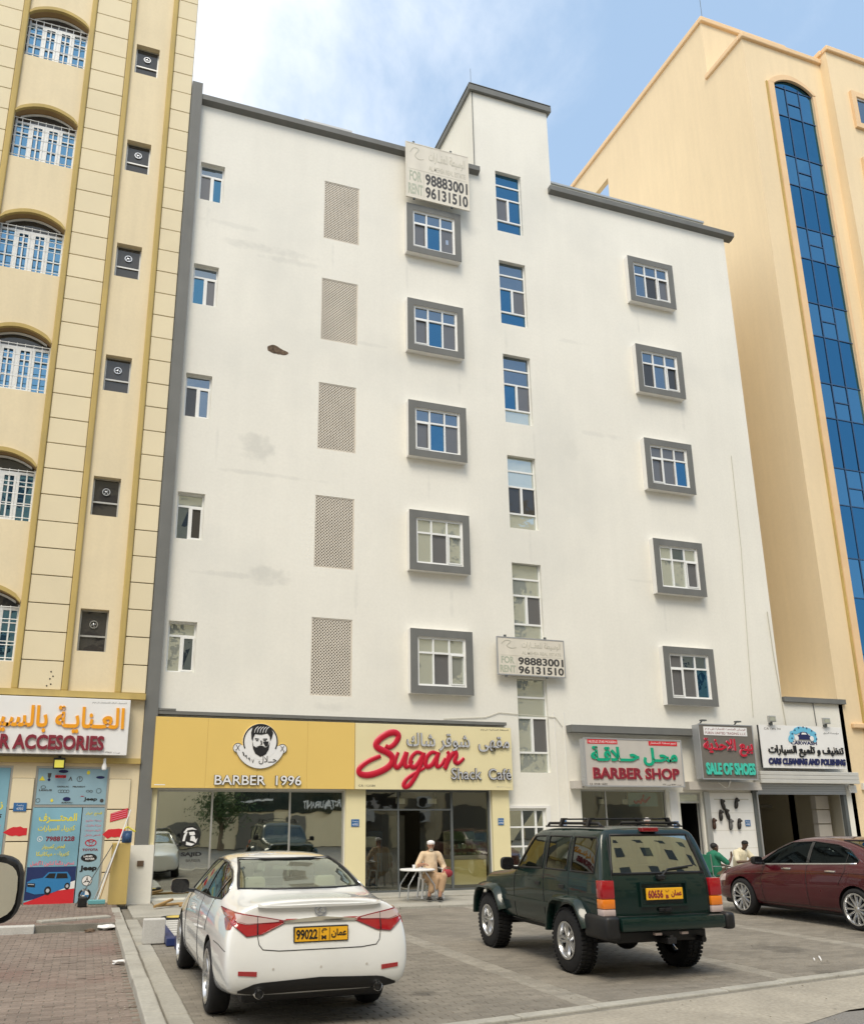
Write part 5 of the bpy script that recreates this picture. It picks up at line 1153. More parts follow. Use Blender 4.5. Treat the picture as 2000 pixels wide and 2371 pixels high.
def patch(bvh, axis, sgn, lower, upper, m, name, parent, off=.004, nu=22, nv=6, skirt=.012, label=None):
    """sheet lying on the body between two outline curves, with a lip back to the body"""
    u0, u1 = max(lower[0][0], upper[0][0]), min(lower[-1][0], upper[-1][0]); g = MB(); G = {}
    for i in range(nu+1):
        u = u0+(u1-u0)*i/nu; a, b = interp(lower, u), interp(upper, u)
        for j in range(nv+1):
            h_ = hit(bvh, axis, u, a+(b-a)*j/nv, sgn)
            if h_ is None: continue
            p, n_ = h_; g.v.append(tuple(p+n_*off)); G[i, j] = (len(g.v)-1, p, n_)
    for i in range(nu):
        for j in range(nv):
            q = [(i, j), (i+1, j), (i+1, j+1), (i, j+1)]
            if all(k in G for k in q):
                ys = [G[k][1] for k in q]
                if max((ys[0]-y).length for y in ys) < .5: g.f.append(tuple(G[k][0] for k in q)); g.mi.append(0)
    if g.f:
        k = next(iter(G.values())); fa = g.f[len(g.f)//2]; A, B, C_ = [Vector(g.v[q]) for q in fa[:3]]; n_ = [v[2] for v in G.values() if v[0] == fa[0]][0]
        if (B-A).cross(C_-A).dot(n_) < 0: g.f = [f[::-1] for f in g.f]
    bnd = [(i, 0) for i in range(nu+1)]+[(nu, j) for j in range(1, nv+1)]+[(i, nv) for i in range(nu-1, -1, -1)]+[(0, j) for j in range(nv-1, 0, -1)]
    if skirt and all(k in G for k in bnd):
        low = []
        for k in bnd: p, n_ = G[k][1], G[k][2]; g.v.append(tuple(p+n_*(off-skirt))); low.append(len(g.v)-1)
        for a in range(len(bnd)):
            b = (a+1) % len(bnd); g.f.append((G[bnd[a]][0], G[bnd[b]][0], low[b], low[a])); g.mi.append(0)
    return g.build(name, m, parent, smooth=True, label=label, fixn=False)
def seam(bvh, axis, sgn, pts, parent, r=.004, m='black', name='panel_gap', off=.0, sub=8, closed=False):
    P_ = []
    pts = list(pts)+([pts[0]] if closed else [])
    for (a, b), (c, d) in zip(pts, pts[1:]):
        for t in range(sub):
            h_ = hit(bvh, axis, a+(c-a)*t/sub, b+(d-b)*t/sub, sgn)
            if h_: P_.append(h_[0]+h_[1]*off)
    h_ = hit(bvh, axis, pts[-1][0], pts[-1][1], sgn)
    if h_ and not closed: P_.append(h_[0]+h_[1]*off)
    P_ = [p for k, p in enumerate(P_) if k == 0 or (p-P_[k-1]).length > 1e-4]
    if len(P_) < 3: return
    g = MB(); g.tube(P_, r, 5, closed=closed); return g.build(name, m, parent, smooth='all')
def mkwheel(parent, x, y, r, w, rr, spokes, side, style='thin', tread=False):
    """tyre mesh carrying its rim; side -1 = faces -x"""
    g = MB(); o = (x, y, r); s = side
    prof = [(rr, -w/2+.02), (rr+.02, -w/2), (r-.035, -w/2), (r-.012, -w/2+.018), (r, -w/2+.05), (r, w/2-.05), (r-.012, w/2-.018), (r-.035, w/2), (rr+.02, w/2), (rr, w/2-.02)]
    g.lathe(prof, o, 'x', 40)
    if tread:
        for k in range(44):
            a = 2*math.pi*k/44
            for q in (-1, 0, 1):
                c = Vector((x+q*w*.34, y+(r+.004)*math.cos(a+q*.03), r+(r+.004)*math.sin(a+q*.03))); bm = bmesh.new(); bmesh.ops.create_cube(bm, size=1)
                g.addbm(bm, Matrix.Translation(c) @ Matrix.Rotation(a, 4, 'X') @ Matrix.Diagonal((w*.25, .018, .030, 1)))
    ty = g.build('wheel', 'rubber', parent, smooth=True)
    g = MB(); xo = x+s*w/2
    # barrel and lip
    g.lathe([(rr+.004, -s*.012), (rr+.004, s*.004), (rr-.018, s*.004), (rr-.03, -s*.02), (rr-.035, -s*w*.7)], (xo, y, r), 'x', 40)
    xd = xo-s*.035
    for k in range(spokes):
        a = 2*math.pi*k/spokes
        offs = (0,) if style == 'thin' else (-.16, .16) if style == 'twin' else (0,)
        for of in offs:
            w0, w1 = (.018, .026) if style == 'thin' else (.024, .022) if style == 'twin' else (.055, .045)
            ca, sa = math.cos(a), math.sin(a)
            i0 = Vector((0, .04*math.cos(a+of*2), .04*math.sin(a+of*2))); i1 = Vector((0, (rr-.02)*math.cos(a+of), (rr-.02)*math.sin(a+of))); d = (i1-i0).normalized(); pr = Vector((0, -d.z, d.y))
            b = len(g.v)
            for (pt, ww, xx) in ((i0, w0, s*.012), (i1, w1, s*.020)):
                for sg in (-1, 1):
                    g.v.append(tuple(Vector((xd+xx, y, r))+pt+pr*sg*ww*.55)); g.v.append(tuple(Vector((xd+xx-s*.03, y, r))+pt+pr*sg*ww))
            for f in ((0, 2, 6, 4), (0, 4, 5, 1), (2, 3, 7, 6), (1, 5, 7, 3)): g.f.append(tuple(b+i for i in f)); g.mi.append(0)
    g.lathe([(0, s*.02), (.03, s*.02), (.055, s*.008), (.06, -s*.03)], (xd, y, r), 'x', 20)
    rim = g.build('rim', 'alloy', ty, smooth=True)
    g = MB(); g.lathe([(0, 0), (rr-.035, 0)], (xo-s*.10, y, r), 'x', 28); g.lathe([(rr*.62, s*.012), (rr*.62, 0)], (xo-s*.095, y, r), 'x', 28); g.build('brake_disc', 'black', ty, fixn=False)
    return ty
def mir(parent, m, x, y, z, s, w=.10, h=.15, d=.20, stem=None):
    g = MB(); bm = bmesh.new(); bmesh.ops.create_uvsphere(bm, u_segments=18, v_segments=12, radius=1)
    for v in bm.verts:
        for i in range(3): v.co[i] = math.copysign(abs(v.co[i])**.6, v.co[i])
        if v.co.y < -.55: v.co.y = -.55
    g.addbm(bm, Matrix.Translation((x, y, z)) @ Matrix.Diagonal((w, d*.5, h*.5, 1)))
    g.tube([(x-s*w*.6, y+.02, z-h*.3), (x-s*(w+.10), y+.04, z-h*.4)], .022, 8)
    mo = g.build('mirror', m, parent, smooth=True)
    g = MB(); g.prism([(x+w*.88*math.copysign(abs(math.cos(t))**.6, math.cos(t)), z+h*.40*math.copysign(abs(math.sin(t))**.6, math.sin(t))) for t in [2*math.pi*i/24 for i in range(24)]], y-d*.28-.004, y-d*.27); g.build('mirror_glass', 'black_gloss', mo)
    return mo

# ---------------- white sedan
def white_sedan():
    c = empty('parked_car', (0, 0, 0), 'white sedan seen from behind with a yellow plate reading 99022', 'car')
    dy = [.12, .10, .03, .0, .035, .085, .07, .045, .04]
    S = [
     (0.0, [(.70, .33), (.80, .37), (.845, .55), (.83, .80), (.77, .955), (.62, 1.045), (.40, 1.075)], 1.085, .33, dy),
     (.045, [(.74, .31), (.85, .36), (.895, .55), (.88, .80), (.815, .965), (.67, 1.06), (.43, 1.09)], 1.10, .31, [a*.6 for a in dy]),
     (.20, [(.76, .28), (.87, .34), (.905, .55), (.89, .81), (.825, .975), (.69, 1.062), (.45, 1.092)], 1.103, .28, None),
     (.62, [(.78, .23), (.885, .30), (.912, .55), (.905, .83), (.845, .99), (.70, 1.075), (.47, 1.105)], 1.115, .23, None),
     (.95, [(.78, .21), (.885, .29), (.912, .55), (.91, .84), (.85, 1.0), (.69, 1.16), (.50, 1.205)], 1.22, .21, None),
     (1.35, [(.78, .20), (.885, .28), (.912, .55), (.91, .85), (.85, 1.0), (.67, 1.29), (.53, 1.355)], 1.378, .20, None),
     (1.75, [(.78, .20), (.885, .28), (.912, .55), (.91, .85), (.85, 1.0), (.65, 1.365), (.52, 1.42)], 1.447, .20, None),
     (2.35, [(.78, .20), (.885, .28), (.912, .55), (.905, .84), (.85, .995), (.65, 1.382), (.52, 1.437)], 1.465, .20, None),
     (2.90, [(.78, .20), (.885, .28), (.91, .55), (.90, .83), (.845, .98), (.63, 1.36), (.48, 1.41)], 1.435, .20, None),
     (3.32, [(.78, .20), (.885, .28), (.91, .55), (.895, .82), (.84, .97), (.67, 1.18), (.52, 1.225)], 1.245, .20, None),
     (3.72, [(.78, .20), (.885, .28), (.91, .55), (.89, .81), (.825, .95), (.70, 1.01), (.50, 1.05)], 1.065, .20, None),
     (4.20, [(.77, .22), (.88, .29), (.905, .54), (.87, .77), (.78, .89), (.64, .94), (.42, .965)], .975, .22, None),
     (4.65, [(.74, .24), (.84, .30), (.86, .50), (.81, .68), (.70, .78), (.56, .83), (.36, .855)], .865, .24, None),
     (4.88, [(.58, .28), (.64, .33), (.66, .5), (.62, .62), (.54, .69), (.44, .73), (.28, .75)], .76, .28, None)]
    lo = [(.98, 1.045), (1.6, 1.02), (2.3, 1.01), (3.45, .985)]
    hi = [(.98, 1.10), (1.15, 1.20), (1.4, 1.285), (1.75, 1.345), (2.3, 1.37), (2.8, 1.345), (3.1, 1.24), (3.45, 1.03)]
    sideW = lo+hi[::-1]
    rearW = [(-.655, 1.14), (.655, 1.14), (.61, 1.25), (.535, 1.39), (-.535, 1.39), (-.61, 1.25)]
    cav = [(-.70, .95, .62), (.70, .95, .62), (.70, 3.75, .62), (-.70, 3.75, .62), (-.50, 1.55, 1.36), (.50, 1.55, 1.36), (.50, 2.85, 1.36), (-.50, 2.85, 1.36)]
    b, bvh = car_body('body', S, 'paint_white', c, arches=((1.10, .335, .375, .62), (3.92, .335, .375, .62)), cavity=cav,
        cuts=(('x', sideW, -1.3, 1.3), ('y', rearW, .55, 1.7), ('y', [(-.66, 1.08), (.66, 1.08), (.54, 1.36), (-.54, 1.36)], 2.8, 4.2), ('z', None, 0, 0))[:3])
    for s in (-1, 1):
        patch(bvh, 'x', s, lo, hi, 'car_glass_dark', 'side_window', c, off=-.004, nu=26, skirt=0)
        o = sideW; seam(bvh, 'x', s, o, c, r=.010, m='black', name='window_seal', sub=3, closed=True)
        seam(bvh, 'x', s, [(y, interp(hi, y)+.012) for y in [1.0+.12*k for k in range(20)]], c, r=.008, m='chrome', name='window_chrome', sub=1)
        seam(bvh, 'x', s, [(2.02, .30), (2.02, .80), (2.02, 1.36)], c, r=.005); seam(bvh, 'x', s, [(1.42, .72), (1.30, .95), (1.32, 1.24)], c, r=.005)
        seam(bvh, 'x', s, [(3.30, .30), (3.33, .70), (3.25, .97)], c, r=.005); seam(bvh, 'x', s, [(1.46, .30), (3.4, .28)], c, r=.004); seam(bvh, 'x', s, [(.1, .68), (.42, .70), (.73, .70)], c, r=.004)
        patch(bvh, 'x', s, [(2.00, 1.01), (2.06, 1.01)], [(2.00, 1.36), (2.06, 1.36)], 'black_gloss', 'door_pillar', c, off=.003, nu=3)
        patch(bvh, 'x', s, [(1.24, 1.02), (1.29, 1.02)], [(1.24, 1.22), (1.29, 1.26)], 'black_gloss', 'window_divider', c, off=.003, nu=2)
        for y in (1.55, 2.62):
            h_ = hit(bvh, 'x', y, .83, s); g = MB(); g.bevbox(h_[0].x-.018, h_[0].x+.018, y-.11, y+.11, .818, .845, .008); g.build('door_handle', 'paint_white', c, smooth=True)
        mir(c, 'black_gloss', s*1.02, 3.10, 1.04, s, w=.115, h=.17, d=.18)
        patch(bvh, 'x', s, [(.05, .86), (.20, .845), (.40, .92)], [(.05, .955), (.20, .965), (.40, .935)], 'lens_red', 'tail_light_wing', c, off=.006, nu=8, nv=4)
        # rear lamps: pale upper band over deep red
        out = lambda L: [(s*u, v) for u, v in L] if s > 0 else [(-u, v) for u, v in L][::-1]
        lowr = [(.34, .905), (.56, .815), (.70, .80), (.83, .90)]; midr = [(.34, .91), (.50, .905), (.70, .90), (.83, .935)]; uppr = [(.34, .915), (.56, .955), (.74, .985), (.83, .99)]
        tl = patch(bvh, 'y', -1, out(lowr), out(uppr), 'lens_red', 'tail_light', c, off=.012, nu=14, nv=5, skirt=.02)
        patch(bvh, 'y', -1, out([(.40, .913), (.50, .904), (.70, .895), (.79, .915)]), out([(.40, .922), (.56, .950), (.74, .978), (.79, .976)]), 'lens_clear', 'light_band', tl, off=.016, nu=14, nv=4, skirt=.02)
        seam(bvh, 'y', -1, [(s*.60, .81), (s*.60, .965)], c, r=.006, off=.012)
        seam(bvh, 'y', -1, [(s*u, v) for u, v in lowr+[(.84, .95)]+uppr[::-1]], c, r=.006, off=.008, m='lens_red_dark', name='lamp_edge', sub=4, closed=True)
        seam(bvh, 'y', -1, [(s*u, v) for u, v in midr], c, r=.0045, off=.013, m='lens_red_dark', name='lamp_edge', sub=4)
        patch(bvh, 'y', -1, out([(.60, .475), (.77, .49)]), out([(.60, .515), (.77, .525)]), 'lens_red', 'reflector', c, off=.006, nu=6, nv=2)
        g = MB(); g.lathe([(.044, -.25), (.046, .02), (.041, .028), (.036, .02), (.036, -.2)], (s*.57, .04, .335), 'y', 20); e = g.build('exhaust', 'chrome', c, smooth=True); g = MB(); g.lathe([(0, 0), (.038, 0)], (s*.57, .06, .335), 'y', 16); g.build('exhaust_bore', 'black', e, fixn=False)
    patch(bvh, 'y', -1, [(-.665, 1.13), (.665, 1.13)], [(-.665, 1.145), (-.62, 1.245), (-.545, 1.397), (.545, 1.397), (.62, 1.245), (.665, 1.145)], 'car_glass', 'rear_window', c, off=-.004, nu=30, nv=8, skirt=0)
    seam(bvh, 'y', -1, rearW, c, r=.016, name='window_seal', sub=4, closed=True)
    patch(bvh, 'y', 1, [(-.67, 1.07), (.67, 1.07)], [(-.67, 1.08), (-.55, 1.37), (.55, 1.37), (.67, 1.08)], 'car_glass', 'windscreen', c, off=-.004, nu=24, nv=8, skirt=0)
    # boot lid gap, chrome bar, plate, emblem
    seam(bvh, 'y', -1, [(-.60, .80), (-.585, .73), (-.55, .69), (-.40, .675), (.40, .675), (.55, .69), (.585, .73), (.60, .80)], c, r=.0045, sub=5)
    patch(bvh, 'y', -1, [(-.36, .90), (0, .905), (.36, .90)], [(-.36, .918), (0, .945), (.36, .918)], 'chrome', 'chrome_bar', c, off=.016, nu=16, nv=3, skirt=.03)
    h_ = hit(bvh, 'y', 0, .80, -1)[0]
    pl = MB(); pl.bevbox(-.265, .265, h_.y-.022, h_.y+.02, .735, .868, .006); po = pl.build('number_plate', 'black', c)
    g = MB(); g.box(-.255, .255, h_.y-.026, h_.y-.0225, .745, .858); g.build('plate_face', 'plate_yellow', po)
    yy = h_.y-.029; text('99022', -.245, -.04, .76, .845, yy, .003, 'ink_black', po, bold=.03); text('\u0645', .0, .05, .81, .848, yy, .003, 'ink_black', po, ar=True); text('M', .0, .045, .755, .79, yy, .003, 'ink_black', po, bold=.04); text('\u0639\u0645\u0627\u0646', .095, .245, .765, .84, yy, .003, 'ink_black', po, ar=True, bold=.03)
    g = MB(); g.box(-.025, -.02, yy, yy+.003, .75, .853); g.box(.075, .08, yy, yy+.003, .75, .853); g.build('plate_line', 'ink_black', po)
    h_ = hit(bvh, 'y', 0, 1.0, -1)[0]
    g = MB(); annul(g, 0, .993, .046, .036, h_.y-.016, .012, 28, rx=1.25); g.prism([(-.025, .975), (.045, .975), (.045, .983), (-.008, .983), (.012, 1.022), (.0, 1.022), (-.03, .98)], h_.y-.015, h_.y-.004); g.build('emblem', 'chrome', c, smooth=True)
    patch(bvh, 'y', -1, [(-.60, 1.035), (.60, 1.035)], [(-.60, 1.050), (0, 1.062), (.60, 1.050)], 'paint_white', 'boot_spoiler', c, off=.030, nu=20, nv=2, skirt=.04)
    # dark diffuser under the bumper
    patch(bvh, 'y', -1, [(-.76, .345), (-.6, .32), (.6, .32), (.76, .345)], [(-.76, .36), (-.60, .42), (0, .445), (.60, .42), (.76, .36)], 'black', 'rear_diffuser', c, off=.008, nu=22, nv=4, skirt=.02)
    g = MB(); g.bevbox(-.70, .70, .25, 4.6, .22, .36, .04); g.build('underbody', 'black', c)
    for y in (.35, .62, -.0):
        pass
    for x in (-.45, 0, .45):
        h2 = hit(bvh, 'y', x, .53, -1)[0]; g = MB(); g.cyl((x, h2.y-.003, .53), (x, h2.y+.01, .53), .011, 10); g.build('parking_sensor', 'sign_grey', c)
    # cabin
    def seat(x, y, m, w=.46):
        g = MB(); g.bevbox(x-w/2, x+w/2, y-.05, y+.45, .60, .80, .06); g.bevbox(x-w/2, x+w/2, y-.18, y, .62, 1.16, .06); g.bevbox(x-.13, x+.13, y-.20, y-.08, 1.15, 1.32, .045); g.build('seat', m, c, smooth=True)
    seat(-.37, 2.45, 'seat_cream'); seat(.37, 2.45, 'seat_cream')
    g = MB(); g.bevbox(-.66, .66, 1.35, 1.50, .62, 1.10, .05); g.bevbox(-.52, -.28, 1.33, 1.44, 1.08, 1.22, .04); g.bevbox(.28, .52, 1.33, 1.44, 1.08, 1.22, .04); g.bevbox(-.64, .64, .97, 1.36, 1.04, 1.10, .02); g.build('seat', 'seat_cream', c, smooth=True)
    g = MB(); g.bevbox(-.66, .66, 3.25, 3.7, .75, .98, .05); g.build('dashboard', 'seat_dark', c); g = MB(); pts_ = [(-.37+.18*math.cos(t), 3.08+.05*math.sin(t), .94+.16*math.sin(t)) for t in [2*math.pi*i/20 for i in range(20)]]; g.tube(pts_, .016, 6, closed=True); g.build('steering_wheel', 'seat_dark', c)
    for i, (x, y) in enumerate(((-.80, 1.10), (.80, 1.10), (-.80, 3.92), (.80, 3.92))): mkwheel(c, x, y, .335, .215, .245, 10, -1 if x < 0 else 1, 'thin')
    return c
lex = white_sedan(); lex.scale = (.955, 1, 1); lex.location = (2.115, 8.12, 0); lex.rotation_euler = (0, 0, R(-.3))

# ---------------- green off road car
def green_suv():
    c = empty('parked_car', (0, 0, 0), 'dark green boxy off road car with roof rails and a yellow plate reading 60656', 'car')
    B = [(.74, .52), (.82, .54), (.845, .72), (.85, 1.0), (.835, 1.12)]
    def top(x6, z6, x7, z7): return [(x6, z6), (x7, z7)]
    dyr = [.06, .05, .03, .0, .0, .03, .20, .235, .25]
    S = [(0.0, [(.72, .55), (.78, .57), (.80, .72), (.805, 1.0), (.79, 1.12), (.69, 1.60), (.60, 1.655)], 1.665, .55, dyr),
         (.03, [(.75, .53), (.81, .55), (.835, .72), (.84, 1.0), (.825, 1.12), (.715, 1.615), (.62, 1.675)], 1.69, .53, dyr),
         (.12, [(.76, .52), (.825, .54), (.85, .72), (.855, 1.0), (.84, 1.12), (.725, 1.62), (.635, 1.68)], 1.70, .52, [.8*a for a in dyr]),
         (.60, [(.76, .45), (.83, .50), (.86, .72), (.865, 1.0), (.85, 1.12), (.735, 1.625), (.645, 1.687)], 1.71, .45, None),
         (1.3, [(.76, .44), (.83, .48), (.86, .72), (.865, 1.0), (.85, 1.12), (.735, 1.625), (.645, 1.687)], 1.71, .44, None),
         (1.95, [(.76, .44), (.83, .48), (.86, .72), (.865, 1.0), (.85, 1.12), (.735, 1.61), (.645, 1.675)], 1.70, .44, None),
         (2.12, [(.76, .44), (.83, .48), (.86, .72), (.865, 1.0), (.85, 1.115), (.75, 1.54), (.66, 1.60)], 1.62, .44, None),
         (2.45, [(.76, .44), (.83, .48), (.86, .72), (.86, .99), (.845, 1.09), (.79, 1.20), (.69, 1.245)], 1.255, .44, None),
         (2.55, [(.76, .44), (.83, .48), (.86, .72), (.86, .98), (.84, 1.07), (.78, 1.105), (.66, 1.13)], 1.135, .44, None),
         (3.2, [(.75, .46), (.82, .50), (.845, .72), (.845, .95), (.81, 1.02), (.74, 1.06), (.62, 1.085)], 1.095, .46, None),
         (3.66, [(.74, .50), (.80, .53), (.82, .70), (.82, .90), (.79, .985), (.72, 1.02), (.60, 1.04)], 1.05, .50, None),
         (3.74, [(.70, .52), (.76, .55), (.78, .70), (.78, .88), (.75, .95), (.68, .985), (.58, 1.0)], 1.01, .52, None)]
    W1 = [(.22, 1.17), (.80, 1.17)], [(.22, 1.50), (.27, 1.57), (.80, 1.575)]
    W2 = [(.90, 1.17), (1.50, 1.17)], [(.90, 1.575), (1.50, 1.575)]
    W3 = [(1.60, 1.17), (2.38, 1.15)], [(1.60, 1.575), (1.95, 1.565), (2.38, 1.17)]
    rear = [(-.67, 1.165), (.67, 1.165), (.65, 1.30), (.575, 1.60), (-.575, 1.60), (-.65, 1.30)]
    cav = [(-.74, .10, .70), (.74, .10, .70), (.74, 2.42, .70), (-.74, 2.42, .70), (-.62, .32, 1.61), (.62, .32, 1.61), (.62, 1.93, 1.61), (-.62, 1.93, 1.61)]
    b, bvh = car_body('body', S, 'paint_green', c, arches=((.88, .36, .42, .60), (3.38, .36, .42, .60)), cavity=cav, interior='seat_grey',
        cuts=[('x', w[0]+w[1][::-1], -1.3, 1.3) for w in (W1, W2, W3)]+[('y', rear, -.3, .6), ('y', [(-.70, 1.16), (.70, 1.16), (.60, 1.56), (-.60, 1.56)], 1.9, 2.9)])
    for s in (-1, 1):
        for w in (W1, W2, W3):
            patch(bvh, 'x', s, w[0], w[1], 'car_glass_dark', 'side_window', c, off=-.004, nu=14, skirt=0); seam(bvh, 'x', s, w[0]+w[1][::-1], c, r=.012, name='window_seal', sub=5, closed=True)
        seam(bvh, 'x', s, [(.85, .55), (.85, 1.12), (.86, 1.62)], c, r=.006); seam(bvh, 'x', s, [(1.55, .47), (1.55, 1.12), (1.55, 1.62)], c, r=.007); seam(bvh, 'x', s, [(2.50, .50), (2.50, .8), (2.46, 1.12)], c, r=.006); seam(bvh, 'x', s, [(1.3, .50), (2.5, .50)], c, r=.005)
        patch(bvh, 'x', s, [(1.38, .70), (2.92, .70)], [(1.38, .76), (2.92, .76)], 'paint_green', 'side_moulding', c, off=.022, nu=12, nv=2, skirt=.03)
        seam(bvh, 'x', s, [(.10, 1.085), (1.5, 1.085), (3.6, .985)], c, r=.004, off=.002, m='paint_green', name='belt_crease')
        for y in (1.02, 1.72):
            h_ = hit(bvh, 'x', y, .98, s); g = MB(); g.bevbox(h_[0].x-.014, h_[0].x+.016, y-.075, y+.075, .955, 1.0, .008); g.build('door_handle', 'black', c)
        # flared arches
        for ya in (.88, 3.38):
            g = MB(); pts = []
            for k in range(15):
                a = R(-8+196*k/14); yy, z = ya+.465*math.cos(a)*1.03, .36+.455*math.sin(a)
                if z < .50: z = max(z, .42)
                pts.append((s*.875, yy, z))
            # squarer, trapezoid top
            pts = [(s*.865, ya+.52, .44), (s*.875, ya+.46, .66), (s*.88, ya+.36, .80), (s*.885, ya+.25, .845), (s*.885, ya-.22, .845), (s*.88, ya-.34, .80), (s*.875, ya-.45, .66), (s*.86, ya-.50, .55)]
            bb = len(g.v)
            for (x, y, z) in pts:
                ux, uz = (y-ya), (z-.36); L = math.hypot(ux, uz); ux, uz = ux/L, uz/L
                for dx, dr in ((-s*.06, .05), (s*.03, .028), (s*.075, -.002), (s*.075, -.035), (s*.02, -.05), (-s*.06, -.05)): g.v.append((x+dx, y+ux*dr, z+uz*dr))
            for i in range(len(pts)-1):
                for j in range(6): g.f.append((bb+i*6+j, bb+i*6+(j+1) % 6, bb+(i+1)*6+(j+1) % 6, bb+(i+1)*6+j)); g.mi.append(0)
            g.build('arch_flare', 'paint_green', c, smooth=True)
        mir(c, 'black', s*1.02, 2.36, 1.20, s, w=.10, h=.17, d=.12)
        # rear lamp clusters wrapping the corner
        x0, x1 = (.70, .815)
        for z0, z1, m_, nm in ((.90, 1.10, 'lens_red', 'tail_light'), (.79, .897, 'lens_amber', 'turn_light'), (.71, .787, 'lens_clear', 'reverse_light')):
            g = MB(); g.bevbox(s*x0 if s > 0 else -.872, .872 if s > 0 else -x0, -.035, .12, z0, z1, .012); g.build(nm, m_, c, smooth=True)
        # roof rails
        g = MB(); g.tube([(s*.60, .35, 1.70), (s*.60, .40, 1.735), (s*.60, 1.75, 1.735), (s*.60, 1.80, 1.70)], .018, 8); g.bevbox(s*.60-.02, s*.60+.02, .30, 1.85, 1.685, 1.705, .004); g.build('roof_rail', 'black', c)
    for y in (.62, 1.35):
        g = MB(); g.bevbox(-.58, .58, y-.018, y+.018, 1.775, 1.795, .006); cb__ = g.build('cross_bar', 'black', c)
        g = MB()
        for s in (-1, 1): g.prism([(s*.54, 1.80), (s*.62, 1.80), (s*.66, 1.70), (s*.62, 1.70), (s*.585, 1.77)], y-.03, y+.03)
        g.build('bar_foot', 'black', cb__)
    patch(bvh, 'y', -1, [(-.68, 1.15), (.68, 1.15)], [(-.68, 1.17), (-.655, 1.31), (-.585, 1.61), (.585, 1.61), (.655, 1.31), (.68, 1.17)], 'jeep_rear_glass', 'rear_window', c, off=-.004, nu=24, nv=8, skirt=0)
    seam(bvh, 'y', -1, rear, c, r=.018, name='window_seal', sub=5, closed=True)
    patch(bvh, 'y', 1, [(-.71, 1.15), (.71, 1.15)], [(-.71, 1.16), (-.61, 1.57), (.61, 1.57), (.71, 1.16)], 'car_glass_dark', 'windscreen', c, off=-.004, nu=20, nv=6, skirt=0)
    h_ = hit(bvh, 'y', .02, 1.63, -1)
    g = MB(); g.bevbox(-.12, .12, .135, .25, 1.635, 1.685, .01); g.build('brake_light', 'lens_red_dark', c)
    seam(bvh, 'y', -1, [(-.69, .70), (-.69, 1.10), (-.62, 1.60)], c, r=.006); seam(bvh, 'y', -1, [(.69, .70), (.69, 1.10), (.62, 1.60)], c, r=.006); seam(bvh, 'y', -1, [(-.69, .70), (.69, .70)], c, r=.006)
    # plate well
    g = MB(); ring(g, -.345, .345, .80, 1.075, .022, -.050, -.02); g.build('plate_recess', 'paint_green', c)
    g = MB(); g.bevbox(-.265, .265, -.062, -.04, .875, 1.005, .006); po = g.build('number_plate', 'plate_yellow', c)
    yy = -.066; text('60656', -.245, -.03, .895, .985, yy, .003, 'ink_maroon', po, bold=.03); text('\u0628', .01, .06, .955, .985, yy, .003, 'ink_maroon', po, ar=True); text('B', .01, .05, .89, .93, yy, .003, 'ink_maroon', po, bold=.04); text('\u0639\u0645\u0627\u0646', .09, .245, .90, .98, yy, .003, 'ink_maroon', po, ar=True, bold=.03)
    g = MB(); g.bevbox(-.09, .09, -.055, -.02, .745, .785, .008); g.cyl((0, -.07, .765), (0, -.03, .765), .02, 10); g.build('tailgate_handle', 'black', c)
    g = MB(); g.tube([(-.02, -.045, 1.13), (.10, -.01, 1.21), (.50, .015, 1.245)], .010, 6); g.bevbox(-.07, .03, -.06, .02, 1.095, 1.15, .012); g.build('rear_wiper', 'black', c)
    # heavy bumpers
    g = MB(); g.bevbox(-.70, .80, -.16, .10, .55, .70, .03); g.build('bumper', 'paint_green', c, smooth=True)
    g = MB(); g.bevbox(-.90, -.701, -.13, .42, .46, .72, .04); g.bevbox(.801, .94, -.17, .42, .53, .72, .04); g.build('bumper_end', 'black', c, smooth=True)
    g = MB(); g.bevbox(-.84, .84, 3.70, 3.90, .55, .72, .03); g.build('front_bumper', 'black', c)
    for x in (-.16, .22):
        g = MB(); g.bevbox(x-.05, x+.05, -.10, -.04, .495, .525, .008); g.build('bumper_lamp', 'lens_clear', c)
    g = MB(); g.bevbox(-.06, .06, -.14, .2, .40, .47, .01); g.cyl((0, -.12, .44), (0, -.12, .50), .025, 10); g.build('tow_bar', 'black', c)
    g = MB(); g.bevbox(-.68, .68, .10, 3.6, .40, .54, .03); g.tube([(-.75, .88, .36), (.75, .88, .36)], .045, 10); g.tube([(-.75, 3.38, .36), (.75, 3.38, .36)], .045, 10); g.ell((-.02, .86, .37), (.17, .15, .14), 14, 10); g.tube([(.55, -.02, .42), (.55, .5, .42)], .035, 10); g.build('underbody', 'black', c)
    # cabin
    for x in (-.36, .36):
        g = MB(); g.bevbox(x-.23, x+.23, 1.55, 2.05, .70, .92, .05); g.bevbox(x-.22, x+.22, 1.42, 1.58, .75, 1.28, .05); g.bevbox(x-.12, x+.12, 1.42, 1.52, 1.29, 1.45, .03); g.build('seat', 'seat_grey', c, smooth=True)
    g = MB(); g.bevbox(-.66, .66, .78, .95, .70, 1.22, .05); g.build('seat', 'seat_grey', c, smooth=True)
    g = MB(); g.bevbox(-.70, .70, 2.15, 2.42, .85, 1.12, .04); g.build('dashboard', 'seat_dark', c)
    g = MB(); g.tube([(-.37+.18*math.cos(t), 2.05+.05*math.sin(t), 1.08+.17*math.sin(t)) for t in [2*math.pi*i/20 for i in range(20)]], .016, 6, closed=True); g.build('steering_wheel', 'seat_dark', c)
    g = MB(); g.tube([(-.60, .30, 1.16), (-.55, .36, 1.30), (-.50, .38, 1.45)], .10, 10); g.build('window_cloth', 'cloth_white', c, smooth=True)
